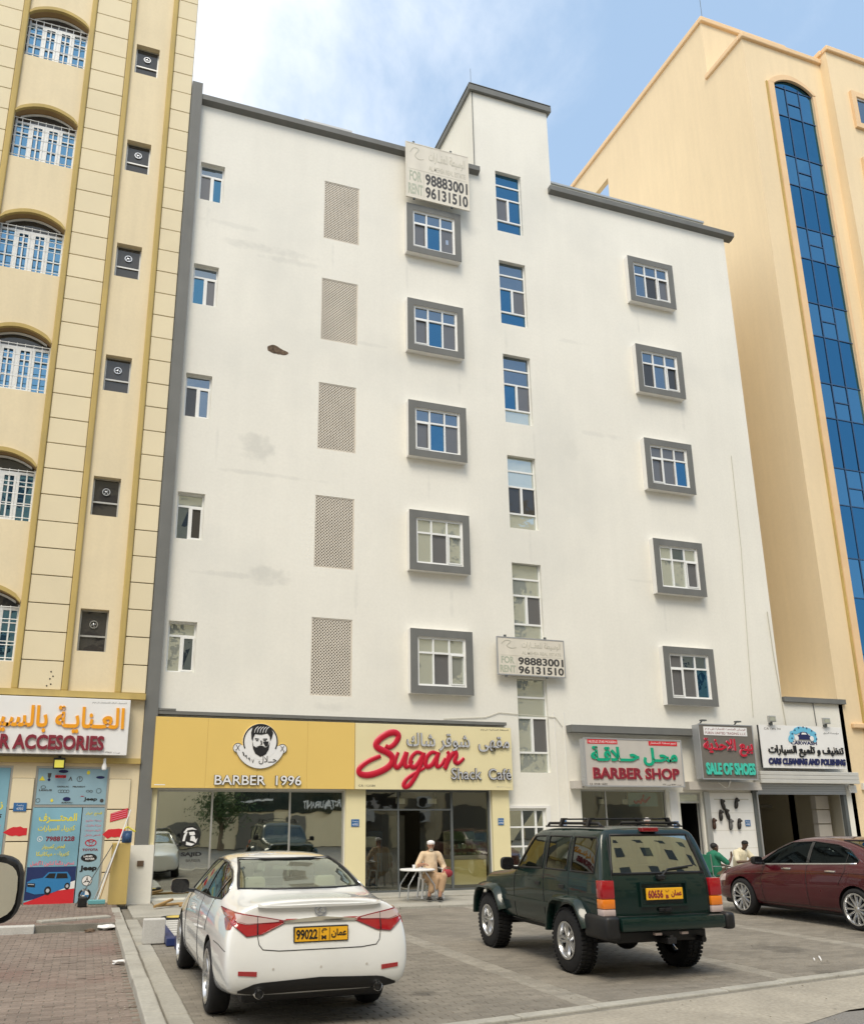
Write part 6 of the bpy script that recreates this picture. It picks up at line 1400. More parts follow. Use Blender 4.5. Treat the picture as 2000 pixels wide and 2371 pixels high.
    for i, (x, y) in enumerate(((-.79, .88), (.79, .88), (-.79, 3.38), (.79, 3.38))): mkwheel(c, x, y, .365, .24, .215, 5, -1 if x < 0 else 1, 'twin', tread=True)
    return c
suv = green_suv(); suv.location = (6.50, 9.12, 0); suv.scale = (.935, .94, 1)
for ch in suv.children:
    if ch.name.startswith('wheel'): yc = sum(v.co.y for v in ch.data.vertices)/len(ch.data.vertices); ch.scale.y = 1/.94; ch.location.y = yc*(1-1/.94)
suv['category'] = 'car'; suv.rotation_euler = (0, 0, R(-1.3))

# ---------------- dark red saloon
def red_saloon():
    c = empty('parked_car', (0, 0, 0), 'dark red saloon with chrome window line cut off at the right edge', 'car')
    S = [(0.0, [(.64, .33), (.74, .37), (.78, .55), (.76, .80), (.71, .95), (.60, 1.03), (.38, 1.06)], 1.07, .33, None),
     (.05, [(.72, .30), (.83, .35), (.87, .55), (.85, .80), (.79, .965), (.66, 1.05), (.43, 1.085)], 1.095, .30, None),
     (.22, [(.76, .27), (.87, .33), (.90, .55), (.885, .82), (.825, .985), (.69, 1.065), (.45, 1.10)], 1.11, .27, None),
     (.60, [(.78, .22), (.885, .29), (.912, .55), (.905, .85), (.85, 1.01), (.69, 1.12), (.48, 1.165)], 1.18, .22, None),
     (1.05, [(.78, .20), (.885, .28), (.915, .55), (.912, .86), (.855, 1.02), (.665, 1.27), (.49, 1.325)], 1.345, .20, None),
     (1.50, [(.78, .20), (.885, .28), (.915, .55), (.91, .86), (.855, 1.01), (.64, 1.38), (.48, 1.435)], 1.455, .20, None),
     (2.1, [(.78, .20), (.885, .28), (.915, .55), (.905, .85), (.85, .99), (.635, 1.41), (.48, 1.46)], 1.48, .20, None),
     (2.65, [(.78, .20), (.885, .28), (.91, .55), (.90, .83), (.845, .965), (.63, 1.37), (.48, 1.42)], 1.445, .20, None),
     (3.12, [(.78, .20), (.885, .28), (.91, .55), (.895, .81), (.84, .945), (.66, 1.17), (.51, 1.215)], 1.235, .20, None),
     (3.55, [(.78, .20), (.885, .28), (.91, .55), (.89, .79), (.825, .915), (.70, .985), (.50, 1.025)], 1.04, .20, None),
     (4.05, [(.77, .21), (.88, .28), (.905, .54), (.875, .75), (.79, .86), (.64, .915), (.42, .94)], .955, .21, None),
     (4.48, [(.74, .23), (.84, .29), (.86, .50), (.82, .67), (.72, .76), (.57, .81), (.36, .835)], .845, .23, None),
     (4.72, [(.60, .26), (.67, .31), (.69, .48), (.66, .60), (.57, .67), (.46, .71), (.28, .73)], .74, .26, None)]
    lo = [(.98, 1.06), (1.6, 1.03), (2.3, 1.0), (3.28, .955)]; hi = [(.98, 1.10), (1.2, 1.24), (1.5, 1.33), (2.05, 1.375), (2.6, 1.345), (2.95, 1.21), (3.28, .99)]
    cav = [(-.70, .90, .62), (.70, .90, .62), (.70, 3.6, .62), (-.70, 3.6, .62), (-.50, 1.45, 1.37), (.50, 1.45, 1.37), (.50, 2.6, 1.37), (-.50, 2.6, 1.37)]
    rearW = [(-.60, 1.17), (.60, 1.17), (.50, 1.40), (-.50, 1.40)]
    b, bvh = car_body('body', S, 'paint_red', c, arches=((1.05, .33, .37, .62), (3.76, .33, .37, .62)), cavity=cav, interior='seat_dark', cuts=(('x', lo+hi[::-1], -1.3, 1.3), ('y', rearW, .3, 1.6), ('y', [(-.66, 1.06), (.66, 1.06), (.54, 1.36), (-.54, 1.36)], 2.5, 4.0)))
    for s in (-1, 1):
        patch(bvh, 'x', s, lo, hi, 'car_glass_black', 'side_window', c, off=-.004, nu=26, skirt=0); seam(bvh, 'x', s, lo+hi[::-1], c, r=.010, name='window_seal', sub=3, closed=True)
        seam(bvh, 'x', s, [(y, interp(lo, y)-.016) for y in (1.0, 1.5, 2.0, 2.5, 3.0, 3.25)], c, r=.012, m='chrome', name='window_chrome', sub=3)
        seam(bvh, 'x', s, [(2.08, .30), (2.08, .80), (2.04, 1.37)], c, r=.006); seam(bvh, 'x', s, [(1.38, .68), (1.22, .92), (1.22, 1.2)], c, r=.005); seam(bvh, 'x', s, [(3.18, .28), (3.22, .68), (3.12, .94)], c, r=.005); seam(bvh, 'x', s, [(1.42, .30), (3.3, .28)], c, r=.005)
        seam(bvh, 'x', s, [(.5, .90), (1.5, .88), (3.0, .80), (4.2, .72)], c, r=.005, m='paint_red', name='belt_crease', off=.003)
        patch(bvh, 'x', s, [(2.03, .99), (2.10, .99)], [(2.03, 1.365), (2.10, 1.365)], 'black_gloss', 'door_pillar', c, off=.003, nu=3)
        for y in (1.52, 2.55):
            h_ = hit(bvh, 'x', y, .90, s); g = MB(); g.bevbox(h_[0].x-.022, h_[0].x+.022, y-.11, y+.11, .885, .915, .009); g.build('door_handle', 'chrome', c, smooth=True)
        mir(c, 'black', s*1.04, 3.10, 1.02, s, w=.10, h=.15, d=.18)
        patch(bvh, 'x', s, [(4.25, .60), (4.62, .56)], [(4.25, .72), (4.45, .70), (4.62, .62)], 'lens_clear', 'headlight', c, off=.005, nu=8, nv=4)
        patch(bvh, 'x', s, [(.04, .80), (.40, .86)], [(.04, .96), (.40, .93)], 'lens_red', 'tail_light', c, off=.005, nu=8, nv=4)
        patch(bvh, 'x', s, [(4.55, .38), (4.66, .38)], [(4.55, .55), (4.66, .55)], 'chrome', 'bumper_chrome', c, off=.006, nu=3, nv=4)
    patch(bvh, 'y', -1, [(-.61, 1.16), (.61, 1.16)], [(-.61, 1.18), (-.51, 1.41), (.51, 1.41), (.61, 1.18)], 'car_glass_dark', 'rear_window', c, off=-.004, nu=24, nv=8, skirt=0); seam(bvh, 'y', -1, rearW, c, r=.016, name='window_seal', sub=4, closed=True)
    patch(bvh, 'y', 1, [(-.67, 1.05), (.67, 1.05)], [(-.67, 1.06), (-.55, 1.37), (.55, 1.37), (.67, 1.06)], 'car_glass_dark', 'windscreen', c, off=-.004, nu=20, nv=6, skirt=0)
    g = MB(); g.bevbox(-.70, .70, .14, 4.5, .17, .36, .04); g.build('underbody', 'black', c)
    for x in (-.36, .36):
        g = MB(); g.bevbox(x-.23, x+.23, 2.0, 2.5, .60, .80, .05); g.bevbox(x-.22, x+.22, 1.86, 2.02, .62, 1.15, .05); g.bevbox(x-.12, x+.12, 1.86, 1.98, 1.15, 1.3, .03); g.build('seat', 'seat_dark', c, smooth=True)
    for i, (x, y) in enumerate(((-.81, 1.05), (.81, 1.05), (-.81, 3.76), (.81, 3.76))): mkwheel(c, x, y, .33, .22, .25, 12, -1 if x < 0 else 1, 'thin')
    return c
red = red_saloon(); red.location = (13.02, 10.68, 0)
# dark blue car behind the viewer (shows in the barber glass)
blu = copy_tree(red); blu['label'] = 'dark blue saloon across the road, mirrored at the left of the barber glass'; blu.location = (3.6, -9.2, 0)
for ch in blu.children:
    if ch.name.startswith(('body', 'belt')):
        ch.data = ch.data.copy()
        for i, m_ in enumerate(ch.data.materials):
            if m_.name == 'paint_red': ch.data.materials[i] = M['paint_blue']
# the tall dark car beside the viewer: only its mirror reaches into the picture
tall = copy_tree(suv); tall['label'] = 'black framed door mirror of a tall car at the left edge'; tall.name = 'parked_car'
tall.scale = (1.28, 1.28, 1.28); tall.location = (-1.60, .18, .05); tall.rotation_euler = (0, 0, 0)
for root_ in (tall, blu):
    for ch in list(root_.children):
        if ch.name.startswith('number_plate'):
            for k in list(ch.children): bpy.data.objects.remove(k)
            bpy.data.objects.remove(ch)
for ch in tall.children:
    if ch.name.startswith('mirror'):
        for k in ch.children:
            k.data = k.data.copy(); k.data.materials[0] = M['chrome']
            for v in k.data.vertices: v.co.y += .16*(v.co.z-1.2)-.012
    elif ch.data and any(m_ and m_.name == 'paint_green' for m_ in ch.data.materials):
        ch.data = ch.data.copy()
        for i, m_ in enumerate(ch.data.materials):
            if m_.name == 'paint_green': ch.data.materials[i] = M['black_gloss']

# ================================================================ PEOPLE
def fuse(g, name, m, parent, vox=.010, sm=6, f=.5):
    """melt the laid-out tubes and rounds into one continuous skin"""
    o = g.build('tmp', m, None)
    r = o.modifiers.new('r', 'REMESH'); r.mode = 'VOXEL'; r.voxel_size = vox; r.use_smooth_shade = True
    s = o.modifiers.new('s', 'SMOOTH'); s.iterations = sm; s.factor = f
    dg = bpy.context.evaluated_depsgraph_get(); dg.update(); me = bpy.data.meshes.new_from_object(o.evaluated_get(dg)); bpy.data.objects.remove(o)
    me.name = name; q = bpy.data.objects.new(name, me); col.objects.link(q); q.parent = parent
    if not me.materials: me.materials.append(M[m])
    return q
def limb(g, pts, rad, n=12):
    P_ = []; R_ = []
    for i in range(len(pts)-1):
        for t in range(5):
            P_.append(Vector(pts[i]).lerp(Vector(pts[i+1]), t/5)); R_.append(rad[i]+(rad[i+1]-rad[i])*t/5)
    P_.append(Vector(pts[-1])); R_.append(rad[-1]); g.tube(P_, R_, n)
    g.ell(pts[-1], (rad[-1],)*3, 10, 7); g.ell(pts[0], (rad[0],)*3, 10, 7)
    for p, r_ in list(zip(pts, rad))[1:-1]: g.ell(p, (r_*1.02,)*3, 10, 7)
def hand(g, w, d, up_, side=1, curl=.5):
    """palm and five fingers from the wrist w, pointing along d, palm turned away from up_"""
    w, d, up_ = Vector(w), Vector(d).normalized(), Vector(up_); up_ = (up_-d*up_.dot(d)).normalized(); s = d.cross(up_)*side
    for k in range(5): g.ell(w+d*(.025+.013*k)+s*0, (.030, .030, .022), 8, 6)
    for k in range(4):
        q = (k-1.5)*.019; L = (.062, .074, .070, .054)[k]; b0 = w+d*.085+s*q
        m_ = b0+d*L*.5-up_*curl*.012; e = m_+d*L*.45-up_*curl*.035; g.tube([b0-d*.02, b0, m_, e], [.011, .0105, .0095, .008], 7); g.ell(e, (.008,)*3, 6, 5)
    b0 = w+d*.03+s*-.030; m_ = b0+d*.032-s*.022-up_*.008; e = m_+d*.030-s*.004-up_*.01; g.tube([b0, m_, e], [.014, .012, .0095], 7); g.ell(e, (.0095,)*3, 6, 5)
def head(g, c, f, tilt=0):
    """skull, jaw, nose, ears and brow at c looking along f"""
    c, f = Vector(c), Vector(f).normalized(); z = Vector((0, 0, 1)); s = f.cross(z).normalized(); u = s.cross(f).normalized()
    def E(a, b, d, r):
        bm = bmesh.new(); bmesh.ops.create_uvsphere(bm, u_segments=16, v_segments=10, radius=1)
        M4 = Matrix(((s.x, f.x, u.x, 0), (s.y, f.y, u.y, 0), (s.z, f.z, u.z, 0), (0, 0, 0, 1)))
        g.addbm(bm, Matrix.Translation(c+s*a+f*b+u*d) @ M4 @ Matrix.Diagonal((*r, 1)))
    E(0, -.005, .03, (.076, .096, .088)); E(0, .022, -.035, (.060, .068, .075)); E(0, .085, -.012, (.013, .022, .022)); E(0, .078, .035, (.045, .018, .012)); E(0, .076, -.052, (.026, .014, .010)); E(0, .065, -.085, (.030, .022, .020))
    for q in (-1, 1): E(q*.076, -.005, -.005, (.010, .020, .030)); E(q*.036, .055, -.025, (.024, .025, .022))
    return c, f, s, u
def face(parent, fr, eye='hair', beard=None):
    c, f, s, u = fr; g = MB()
    for q in (-1, 1): g.ell(c+s*q*.030+f*.083+u*.014, (.012, .009, .006), 8, 6); g.tube([c+s*q*.016+f*.094+u*.032, c+s*q*.048+f*.082+u*.033], .005, 5)
    g.tube([c+s*-.020+f*.088+u*-.052, c+f*.091+u*-.054, c+s*.020+f*.088+u*-.052], .004, 5)
    g.build('face_detail', eye, parent, smooth='all')
    if beard:
        g = MB(); g.ell(c+f*.055+u*-.085, (.050, .040, .035), 12, 8); g.ell(c+f*.085+u*-.042, (.030, .012, .008), 10, 6); g.build('beard', beard, parent, smooth='all')

PLACE = []
# ---- white cap man at the cafe table
man = empty('person', (0, 0, 0), 'person in a white cap and beige tunic seated at the round white table', 'person'); PLACE.append((man, (7.50, 19.15, .085)))
man.rotation_euler = (0, 0, R(-8))
g = MB(); hc = (.0, -.10, 1.135-.085+.08); fd = (-.12, -1, -.35)
limb(g, [(0, 0, .44), (0, .0, .62), (0, -.02, .80), (0, -.03, .93)], [.15, .14, .15, .12]); limb(g, [(-.17, -.02, .92), (.17, -.02, .92)], [.075, .075]); limb(g, [(0, -.03, .93), (0, -.07, 1.04)], [.06, .055])
fr = head(g, hc, fd)
limb(g, [(-.19, -.02, .91), (-.31, -.08, .70), (-.22, -.33, .74)], [.062, .046, .030]); hand(g, (-.22, -.33, .74), (.35, -.8, .0), (0, 0, 1), 1, .7)
limb(g, [(.19, -.02, .91), (.30, -.04, .67), (.26, -.30, .55)], [.062, .046, .030]); hand(g, (.26, -.30, .55), (-.15, -.9, -.35), (0, .2, 1), -1, 1.0)
limb(g, [(-.09, 0, .42), (-.05, -.44, .50), (-.13, -.42, .08)], [.09, .062, .04]); limb(g, [(.09, 0, .42), (.19, -.45, .48), (.09, -.50, .07)], [.09, .062, .04])
bo = fuse(g, 'body', 'skin', man, .009); face(man, fr, beard='ink_faded')
g = MB(); limb(g, [(0, .0, .42), (0, .0, .62), (0, -.02, .80), (0, -.03, .93)], [.165, .165, .155, .12]); limb(g, [(-.17, -.02, .925), (.17, -.02, .925)], [.085, .085])
for k in range(12): g.ell((0, -.05-.012*math.sin(k*.3), .52+.037*k), (.168-.0025*k, .14, .085), 14, 9)
limb(g, [(-.19, -.02, .91), (-.31, -.08, .71)], [.072, .066]); limb(g, [(.19, -.02, .91), (.305, -.04, .67), (.29, -.13, .62)], [.085, .07, .06])
fuse(g, 'tunic', 'cloth_beige', man, .012)
g = MB(); limb(g, [(-.09, -.02, .43), (-.05, -.46, .50), (-.08, -.44, .20)], [.12, .085, .075]); limb(g, [(.09, -.02, .43), (.19, -.47, .48), (.13, -.47, .20)], [.12, .085, .07]); limb(g, [(-.02, -.10, .46), (.04, -.46, .44), (.0, -.47, .22)], [.12, .085, .04]); fuse(g, 'trousers', 'cloth_tan', man, .012)
g = MB(); c_, f_, s_, u_ = fr; g.ell(c_+u_*.055-f_*.008, (.088, .10, .062), 18, 12); g.lathe([(.085, -.01), (.089, 0), (.088, .04), (.075, .052)], c_+u_*.040-f_*.008, 'z', 22); g.build('cap', 'cloth_white', man, smooth=True)
for x, y in ((-.14, -.46), (.085, -.55)):
    g = MB(); g.ell((x, y-.02, .035), (.045, .12, .035), 12, 8); g.box(x-.045, x+.045, y-.12, y+.10, .0, .02); g.build('sandal', 'leather', man, smooth=True)
bag = MB(); bag.ell((.0, 0, .07), (.13, .06, .09), 14, 10); bag.tube([(-.08, 0, .12), (-.04, 0, .2), (.04, 0, .2), (.08, 0, .12)], .008, 6)
bo = bag.build('hand_bag', 'cloth_red', None, smooth=True); bo.location = (7.80, 18.86, .55); tag(bo, 'dark red cloth bag resting on the seated man\'s knee', 'bag')
# chair and table
def plastic_chair(x, y, rz, label, m='plastic_white', z=.085):
    t = empty('plastic_chair', (0, 0, 0), label, 'chair')
    g = MB(); g.bevbox(-.23, .23, -.22, .22, .40, .43, .012); g.build('seat', m, t)
    for sx_, sy_ in ((-1, -1), (1, -1), (-1, 1), (1, 1)): g = MB(); g.tube([(sx_*.20, sy_*.19, .40), (sx_*.245, sy_*.24, .0)], [.028, .020], 6); g.build('leg', m, t)
    g = MB()
    for k in range(5): g.bevbox(-.20+.085*k, -.145+.085*k, .20, .225, .43, .80, .008)
    g.bevbox(-.23, .23, .195, .235, .78, .86, .015); g.build('backrest', m, t)
    for s in (-1, 1): g = MB(); g.bevbox(s*.25-.025, s*.25+.025, -.20, .22, .62, .645, .008); g.tube([(s*.25, -.18, .62), (s*.235, -.2, .42)], .016, 6); g.build('armrest', m, t)
    t.location = (x, y, z); t.rotation_euler = (0, 0, rz); return t
plastic_chair(7.50, 19.17, R(-8), 'white plastic chair under the man in the white cap')
t = empty('round_table', (7.08, 18.86, .085), 'round white folding table beside the seated man at the cafe', 'table')
g = MB(); g.lathe([(0, .69), (.37, .69), (.39, .70), (.395, .715), (.385, .73), (0, .735)], (7.08, 18.86, 0), 'z', 36); g.build('tabletop', 'plastic_white', t, smooth=True)
for s in (-1, 1):
    for q in (-1, 1): g = MB(); g.tube([(7.08+s*.10, 18.86+q*.22, .69), (7.08+s*.30, 18.86+q*.26, .40), (7.08+s*.33, 18.86+q*.28, .10)], .014, 8); g.build('leg', 'steel', t, smooth=True)
    g = MB(); g.tube([(7.08+s*.31, 18.58, .33), (7.08+s*.31, 19.14, .33)], .010, 6); g.build('cross_tube', 'steel', t)
g = MB(); g.lathe([(0, 0), (.028, 0), (.036, .085), (.032, .085), (.025, .008)], (6.98, 18.80, .735), 'z', 16); tag(g.build('cup', 'plastic_white', None, origin=(6.98, 18.8, .735), smooth=True), 'small white cup standing on the round table', 'cup')
g = MB(); g.bevbox(7.08, 7.26, 18.72, 18.86, .736, .75, .004); tag(g.build('newspaper', 'paper', None, origin=(7.1, 18.8, .735)), 'folded paper lying on the round white table', 'paper')

# ---- man in green, seated low, seen from behind the off road car
p = empty('person', (0, 0, 0), 'person with short black hair in a green shirt seated facing right, arm raised', 'person'); PLACE.append((p, (15.45, 19.3, .06)))
g = MB(); limb(g, [(0, 0, .34), (-.02, 0, .55), (-.02, 0, .78)], [.15, .14, .13]); limb(g, [(-.02, -.17, .80), (-.02, .17, .80)], [.075, .075]); limb(g, [(0, 0, .80), (.02, 0, .90)], [.055, .05]); fr = head(g, (.03, 0, .985), (1, -.25, -.05))
limb(g, [(-.02, -.19, .79), (.22, -.24, .60), (.38, -.18, .74)], [.06, .045, .028]); hand(g, (.38, -.18, .74), (.15, .05, 1), (1, 0, 0), 1, .3); limb(g, [(-.02, .19, .79), (.2, .2, .58), (.42, .1, .52)], [.06, .045, .028]); hand(g, (.42, .1, .52), (1, -.2, -.1), (0, 0, 1), 1, .6)
limb(g, [(0, -.09, .34), (.42, -.12, .42), (.40, -.12, .06)], [.09, .06, .04]); limb(g, [(0, .09, .34), (.42, .12, .42), (.40, .12, .06)], [.09, .06, .04]); fuse(g, 'body', 'skin_dark', p); face(p, fr)
g = MB(); limb(g, [(0, 0, .34), (-.02, 0, .55), (-.02, 0, .78)], [.17, .17, .15]); limb(g, [(-.02, -.17, .80), (-.02, .17, .80)], [.085, .085]); limb(g, [(-.02, -.19, .79), (.18, -.23, .63)], [.08, .07]); limb(g, [(-.02, .19, .79), (.16, .2, .61)], [.08, .07]); fuse(g, 'shirt', 'cloth_green', p, .012)
g = MB(); limb(g, [(0, -.09, .34), (.43, -.12, .42), (.41, -.12, .10)], [.11, .08, .06]); limb(g, [(0, .09, .34), (.43, .12, .42), (.41, .12, .10)], [.11, .08, .06]); fuse(g, 'trousers', 'cloth_brown', p, .012)
g = MB(); c_, f_, s_, u_ = fr; g.ell(c_+u_*.045-f_*.022, (.092, .088, .078), 16, 10); g.build('hair', 'hair', p, smooth='all')
g = MB(); g.ell((.47, -.12, .035), (.12, .045, .04), 10, 7); g.ell((.47, .12, .035), (.12, .045, .04), 10, 7); g.build('shoes', 'leather', p, smooth='all')
t = empty('folding_chair', (15.40, 19.3, .05), 'low dark green folding chair with steel frame behind the off road car', 'chair')
g = MB(); g.bevbox(15.20, 15.62, 19.08, 19.52, .36, .39, .01); g.bevbox(15.16, 15.20, 19.08, 19.52, .45, .88, .01); g.build('seat_cloth', 'cloth_green', t)
for y in (19.07, 19.53):
    g = MB(); g.tube([(15.20, y, .05), (15.60, y, .40), (15.16, y, .40), (15.62, y, .05)], .012, 6); g.tube([(15.18, y, .36), (15.15, y, .90)], .012, 6); g.tube([(15.18, y, .60), (15.60, y, .60), (15.60, y, .40)], .012, 6); g.build('chair_frame', 'steel', t)
# ---- man in cream, bent forward against the white wall
p = empty('person', (0, 0, 0), 'person in cream shirt and trousers sitting bent forward against the white wall', 'person'); PLACE.append((p, (17.02, 20.25, .06)))
g = MB(); limb(g, [(0, 0, .36), (-.03, -.05, .60), (-.02, -.14, .80)], [.15, .15, .13]); limb(g, [(-.19, -.13, .82), (.15, -.15, .82)], [.075, .075]); limb(g, [(-.02, -.15, .82), (-.02, -.24, .92)], [.055, .05]); fr = head(g, (-.01, -.28, 1.02), (.15, -.85, -.60))
limb(g, [(-.20, -.13, .81), (-.30, -.30, .58), (-.12, -.50, .60)], [.06, .045, .028]); hand(g, (-.12, -.50, .60), (.5, -.3, .6), (0, 1, 0), 1, .3); limb(g, [(.17, -.15, .81), (.30, -.28, .58), (.30, -.52, .50)], [.06, .045, .028]); hand(g, (.30, -.52, .50), (.05, -.6, -.8), (0, -1, 0), -1, .4)
limb(g, [(-.09, 0, .36), (-.22, -.42, .44), (-.18, -.46, .06)], [.09, .06, .04]); limb(g, [(.09, 0, .36), (.24, -.42, .44), (.22, -.46, .06)], [.09, .06, .04]); fuse(g, 'body', 'skin_dark', p); face(p, fr)
g = MB(); limb(g, [(0, 0, .38), (-.03, -.05, .60), (-.02, -.14, .80)], [.18, .18, .155]); limb(g, [(-.19, -.13, .82), (.15, -.15, .82)], [.085, .085]); limb(g, [(-.20, -.13, .81), (-.28, -.26, .63)], [.085, .075]); limb(g, [(.17, -.15, .81), (.28, -.26, .63)], [.085, .075]); fuse(g, 'shirt', 'cloth_cream', p, .012)
g = MB(); limb(g, [(-.09, 0, .36), (-.22, -.43, .44), (-.19, -.46, .12)], [.12, .09, .06]); limb(g, [(.09, 0, .36), (.24, -.43, .44), (.22, -.46, .12)], [.12, .09, .06]); fuse(g, 'trousers', 'cloth_cream', p, .012)
g = MB(); c_, f_, s_, u_ = fr; g.ell(c_+u_*.050-f_*.012, (.088, .094, .070), 16, 10); g.build('hair', 'hair', p, smooth='all')
g = MB(); g.ell((-.18, -.53, .035), (.045, .12, .04), 10, 7); g.ell((.22, -.53, .035), (.045, .12, .04), 10, 7); g.build('shoes', 'leather', p, smooth='all')
g = MB(); g.bevbox(16.72, 17.32, 20.08, 20.42, .05, .40, .01); tag(g.build('crate', 'wood', None, origin=(17, 20.25, .05)), 'low wooden crate under the person in cream clothes', 'crate')
# ---- standing man behind the off road car
p = empty('person', (0, 0, 0), 'person in a white cap standing behind the roof of the green car', 'person'); PLACE.append((p, (13.62, 19.5, .045)))
g = MB(); limb(g, [(0, 0, .92), (0, 0, 1.15), (0, 0, 1.40)], [.15, .13, .14]); limb(g, [(-.17, 0, 1.42), (.17, 0, 1.42)], [.07, .07]); limb(g, [(0, 0, 1.42), (0, -.01, 1.54)], [.055, .05]); fr = head(g, (0, -.02, 1.645), (-.4, -1, -.1))
for s in (-1, 1): limb(g, [(s*.19, 0, 1.41), (s*.25, .02, 1.13), (s*.25, -.08, .88)], [.055, .042, .028]); hand(g, (s*.25, -.08, .88), (0, -.15, -1), (s, 0, 0), s, .5); limb(g, [(s*.09, 0, .92), (s*.10, -.02, .50), (s*.10, 0, .07)], [.09, .06, .042])
fuse(g, 'body', 'skin', p); face(p, fr)
g = MB(); limb(g, [(0, 0, .60), (0, 0, 1.15), (0, 0, 1.40)], [.20, .165, .155]); limb(g, [(-.17, 0, 1.42), (.17, 0, 1.42)], [.08, .08])
for s in (-1, 1): limb(g, [(s*.19, 0, 1.41), (s*.25, .02, 1.13), (s*.25, -.06, .95)], [.075, .06, .05])
fuse(g, 'tunic', 'cloth_cream', p, .012)
g = MB(); limb(g, [(-.09, 0, .85), (-.10, 0, .12)], [.11, .07]); limb(g, [(.09, 0, .85), (.10, 0, .12)], [.11, .07]); fuse(g, 'trousers', 'cloth_cream', p, .012)
g = MB(); c_, f_, s_, u_ = fr; g.ell(c_+u_*.055-f_*.008, (.086, .098, .060), 18, 12); g.build('cap', 'cloth_white', p, smooth='all')
g = MB(); g.ell((-.10, -.06, .035), (.045, .12, .035), 10, 7); g.ell((.10, -.06, .035), (.045, .12, .035), 10, 7); g.build('shoes', 'leather', p, smooth='all')

for o_, l_ in PLACE: o_.location = l_
# ================================================================ SMALL THINGS
# shoes hung on the white tiled wall
def shoe(x, z, label, rot=0, tone='leather', sc_=1):
    o = empty('hanging_shoe', (x, YW-.06, z), label, 'shoe', 'shoes hanging on the white wall')
    g = MB(); g.ell((0, -.05, -.06), (.050, .045, .11), 12, 8); g.ell((.0, -.05, .07), (.042, .05, .08), 12, 8); g.ell((.035, -.06, .08), (.045, .045, .035), 10, 7)
    g.v = [tuple(v) for v in g.v]; u = g.build('upper', tone, None, smooth='all'); u.parent = o
    g = MB(); g.ell((0, -.015, -.01), (.052, .012, .165), 14, 8); s = g.build('sole', 'rubber', None, smooth='all'); s.parent = o
    g = MB(); g.tube([(0, -.03, .13), (0, 0, .19)], .004, 5); h_ = g.build('hook', 'steel', None); h_.parent = o
    o.rotation_euler = (0, R(rot), 0); o.scale = (sc_,)*3
mat('leather_grey', (.10, .10, .10), .6); mat('leather_brown', (.05, .022, .012), .55)
shoe(17.10, 2.16, 'black shoe hanging topmost left on the white wall', -12); shoe(17.58, 2.20, 'black shoe hanging topmost right on the white wall', 14)
shoe(16.99, 1.87, 'black shoe hanging in the middle pair, left one', 4); shoe(17.22, 1.90, 'black shoe hanging in the middle pair, right one', -14)
shoe(16.73, 1.64, 'dark brown shoe hanging lowest at the left', 2, 'leather_brown'); shoe(17.30, 1.62, 'grey black shoe hanging lowest in the centre', 6, 'leather_grey'); shoe(17.60, 1.63, 'black shoe hanging lowest next to the blue plaque', 8)
# cafe display counter
t = empty('display_counter', (9.3, YW+.35, .09), 'glass topped display counter inside the cafe front', 'counter')
g = MB(); g.bevbox(8.86, 9.78, YW+.16, YW+.85, .20, .80, .01); g.build('counter_base', 'panel_cream', t); g = MB(); g.box(8.9, 9.74, YW+.2, YW+.8, .09, .199); g.build('plinth', 'black', t)
g = MB(); g.bevbox(8.86, 9.78, YW+.15, YW+.86, .801, .90, .008); g.build('counter_rim', 'silver_side', t)
g = MB(); g.box(8.87, 9.77, YW+.16, YW+.17, .90, 1.48); g.box(8.87, 9.77, YW+.171, YW+.84, 1.481, 1.49); g.build('glass_case', 'counter_glass', t)
for z in (1.05, 1.25): g = MB(); g.box(8.9, 9.74, YW+.25, YW+.82, z, z+.015); g.build('shelf', 'silver_side', t)
g = MB(); g.box(8.88, 9.76, YW+.80, YW+.84, .9, 1.48); g.build('back_panel', 'room_wall', t)
r6 = random.Random(4)
for k in range(12): g = MB(); x = 8.97+.14*(k % 6); z = .91 if k < 6 else 1.066; g.bevbox(x-.05, x+.05, YW+.32, YW+.5, z, z+.05+r6.random()*.08, .008); tag(g.build('food_tray', ('cloth_white', 'ink_faded_green', 'seat_cream', 'device_teal')[k % 4], None, origin=(x, YW+.4, z)), ('white', 'pale green', 'cream', 'teal')[k % 4]+' food tray, '+('first', 'second', 'third', 'fourth', 'fifth', 'last')[k % 6]+' from the left on the '+('bottom' if k < 6 else 'middle')+' of the display counter', 'tray', 'food trays in the cafe counter')
# dark rack and machines deeper in the cafe
t = empty('metal_rack', (6.75, YW+.4, .09), 'black scrollwork metal rack inside the cafe front', 'rack')
g = MB()
for x in (6.58, 6.98): g.tube([(x, YW+.35, .09), (x, YW+.35, 1.25)], .014, 6); g.tube([(x, YW+.6, .09), (x, YW+.6, 1.25)], .014, 6)
for z in (.4, .75, 1.1): g.box(6.56, 7.0, YW+.33, YW+.62, z, z+.02)
g.build('rack_frame', 'black', t)
g = MB()
for z in (.22, .57, .92): g.tube([(6.78+.10*math.cos(a)*(1-a/9), YW+.33, z+.10*math.sin(a)*(1-a/9)) for a in [i*.45 for i in range(18)]], .008, 5)
g.build('scroll', 'black', t)
g = MB(); g.bevbox(6.6, 6.9, YW+.38, YW+.58, 1.12, 1.38, .02); tag(g.build('coffee_urn', 'silver_side', None, origin=(6.75, YW+.5, 1.12)), 'grey coffee urn on top of the black rack', 'urn')
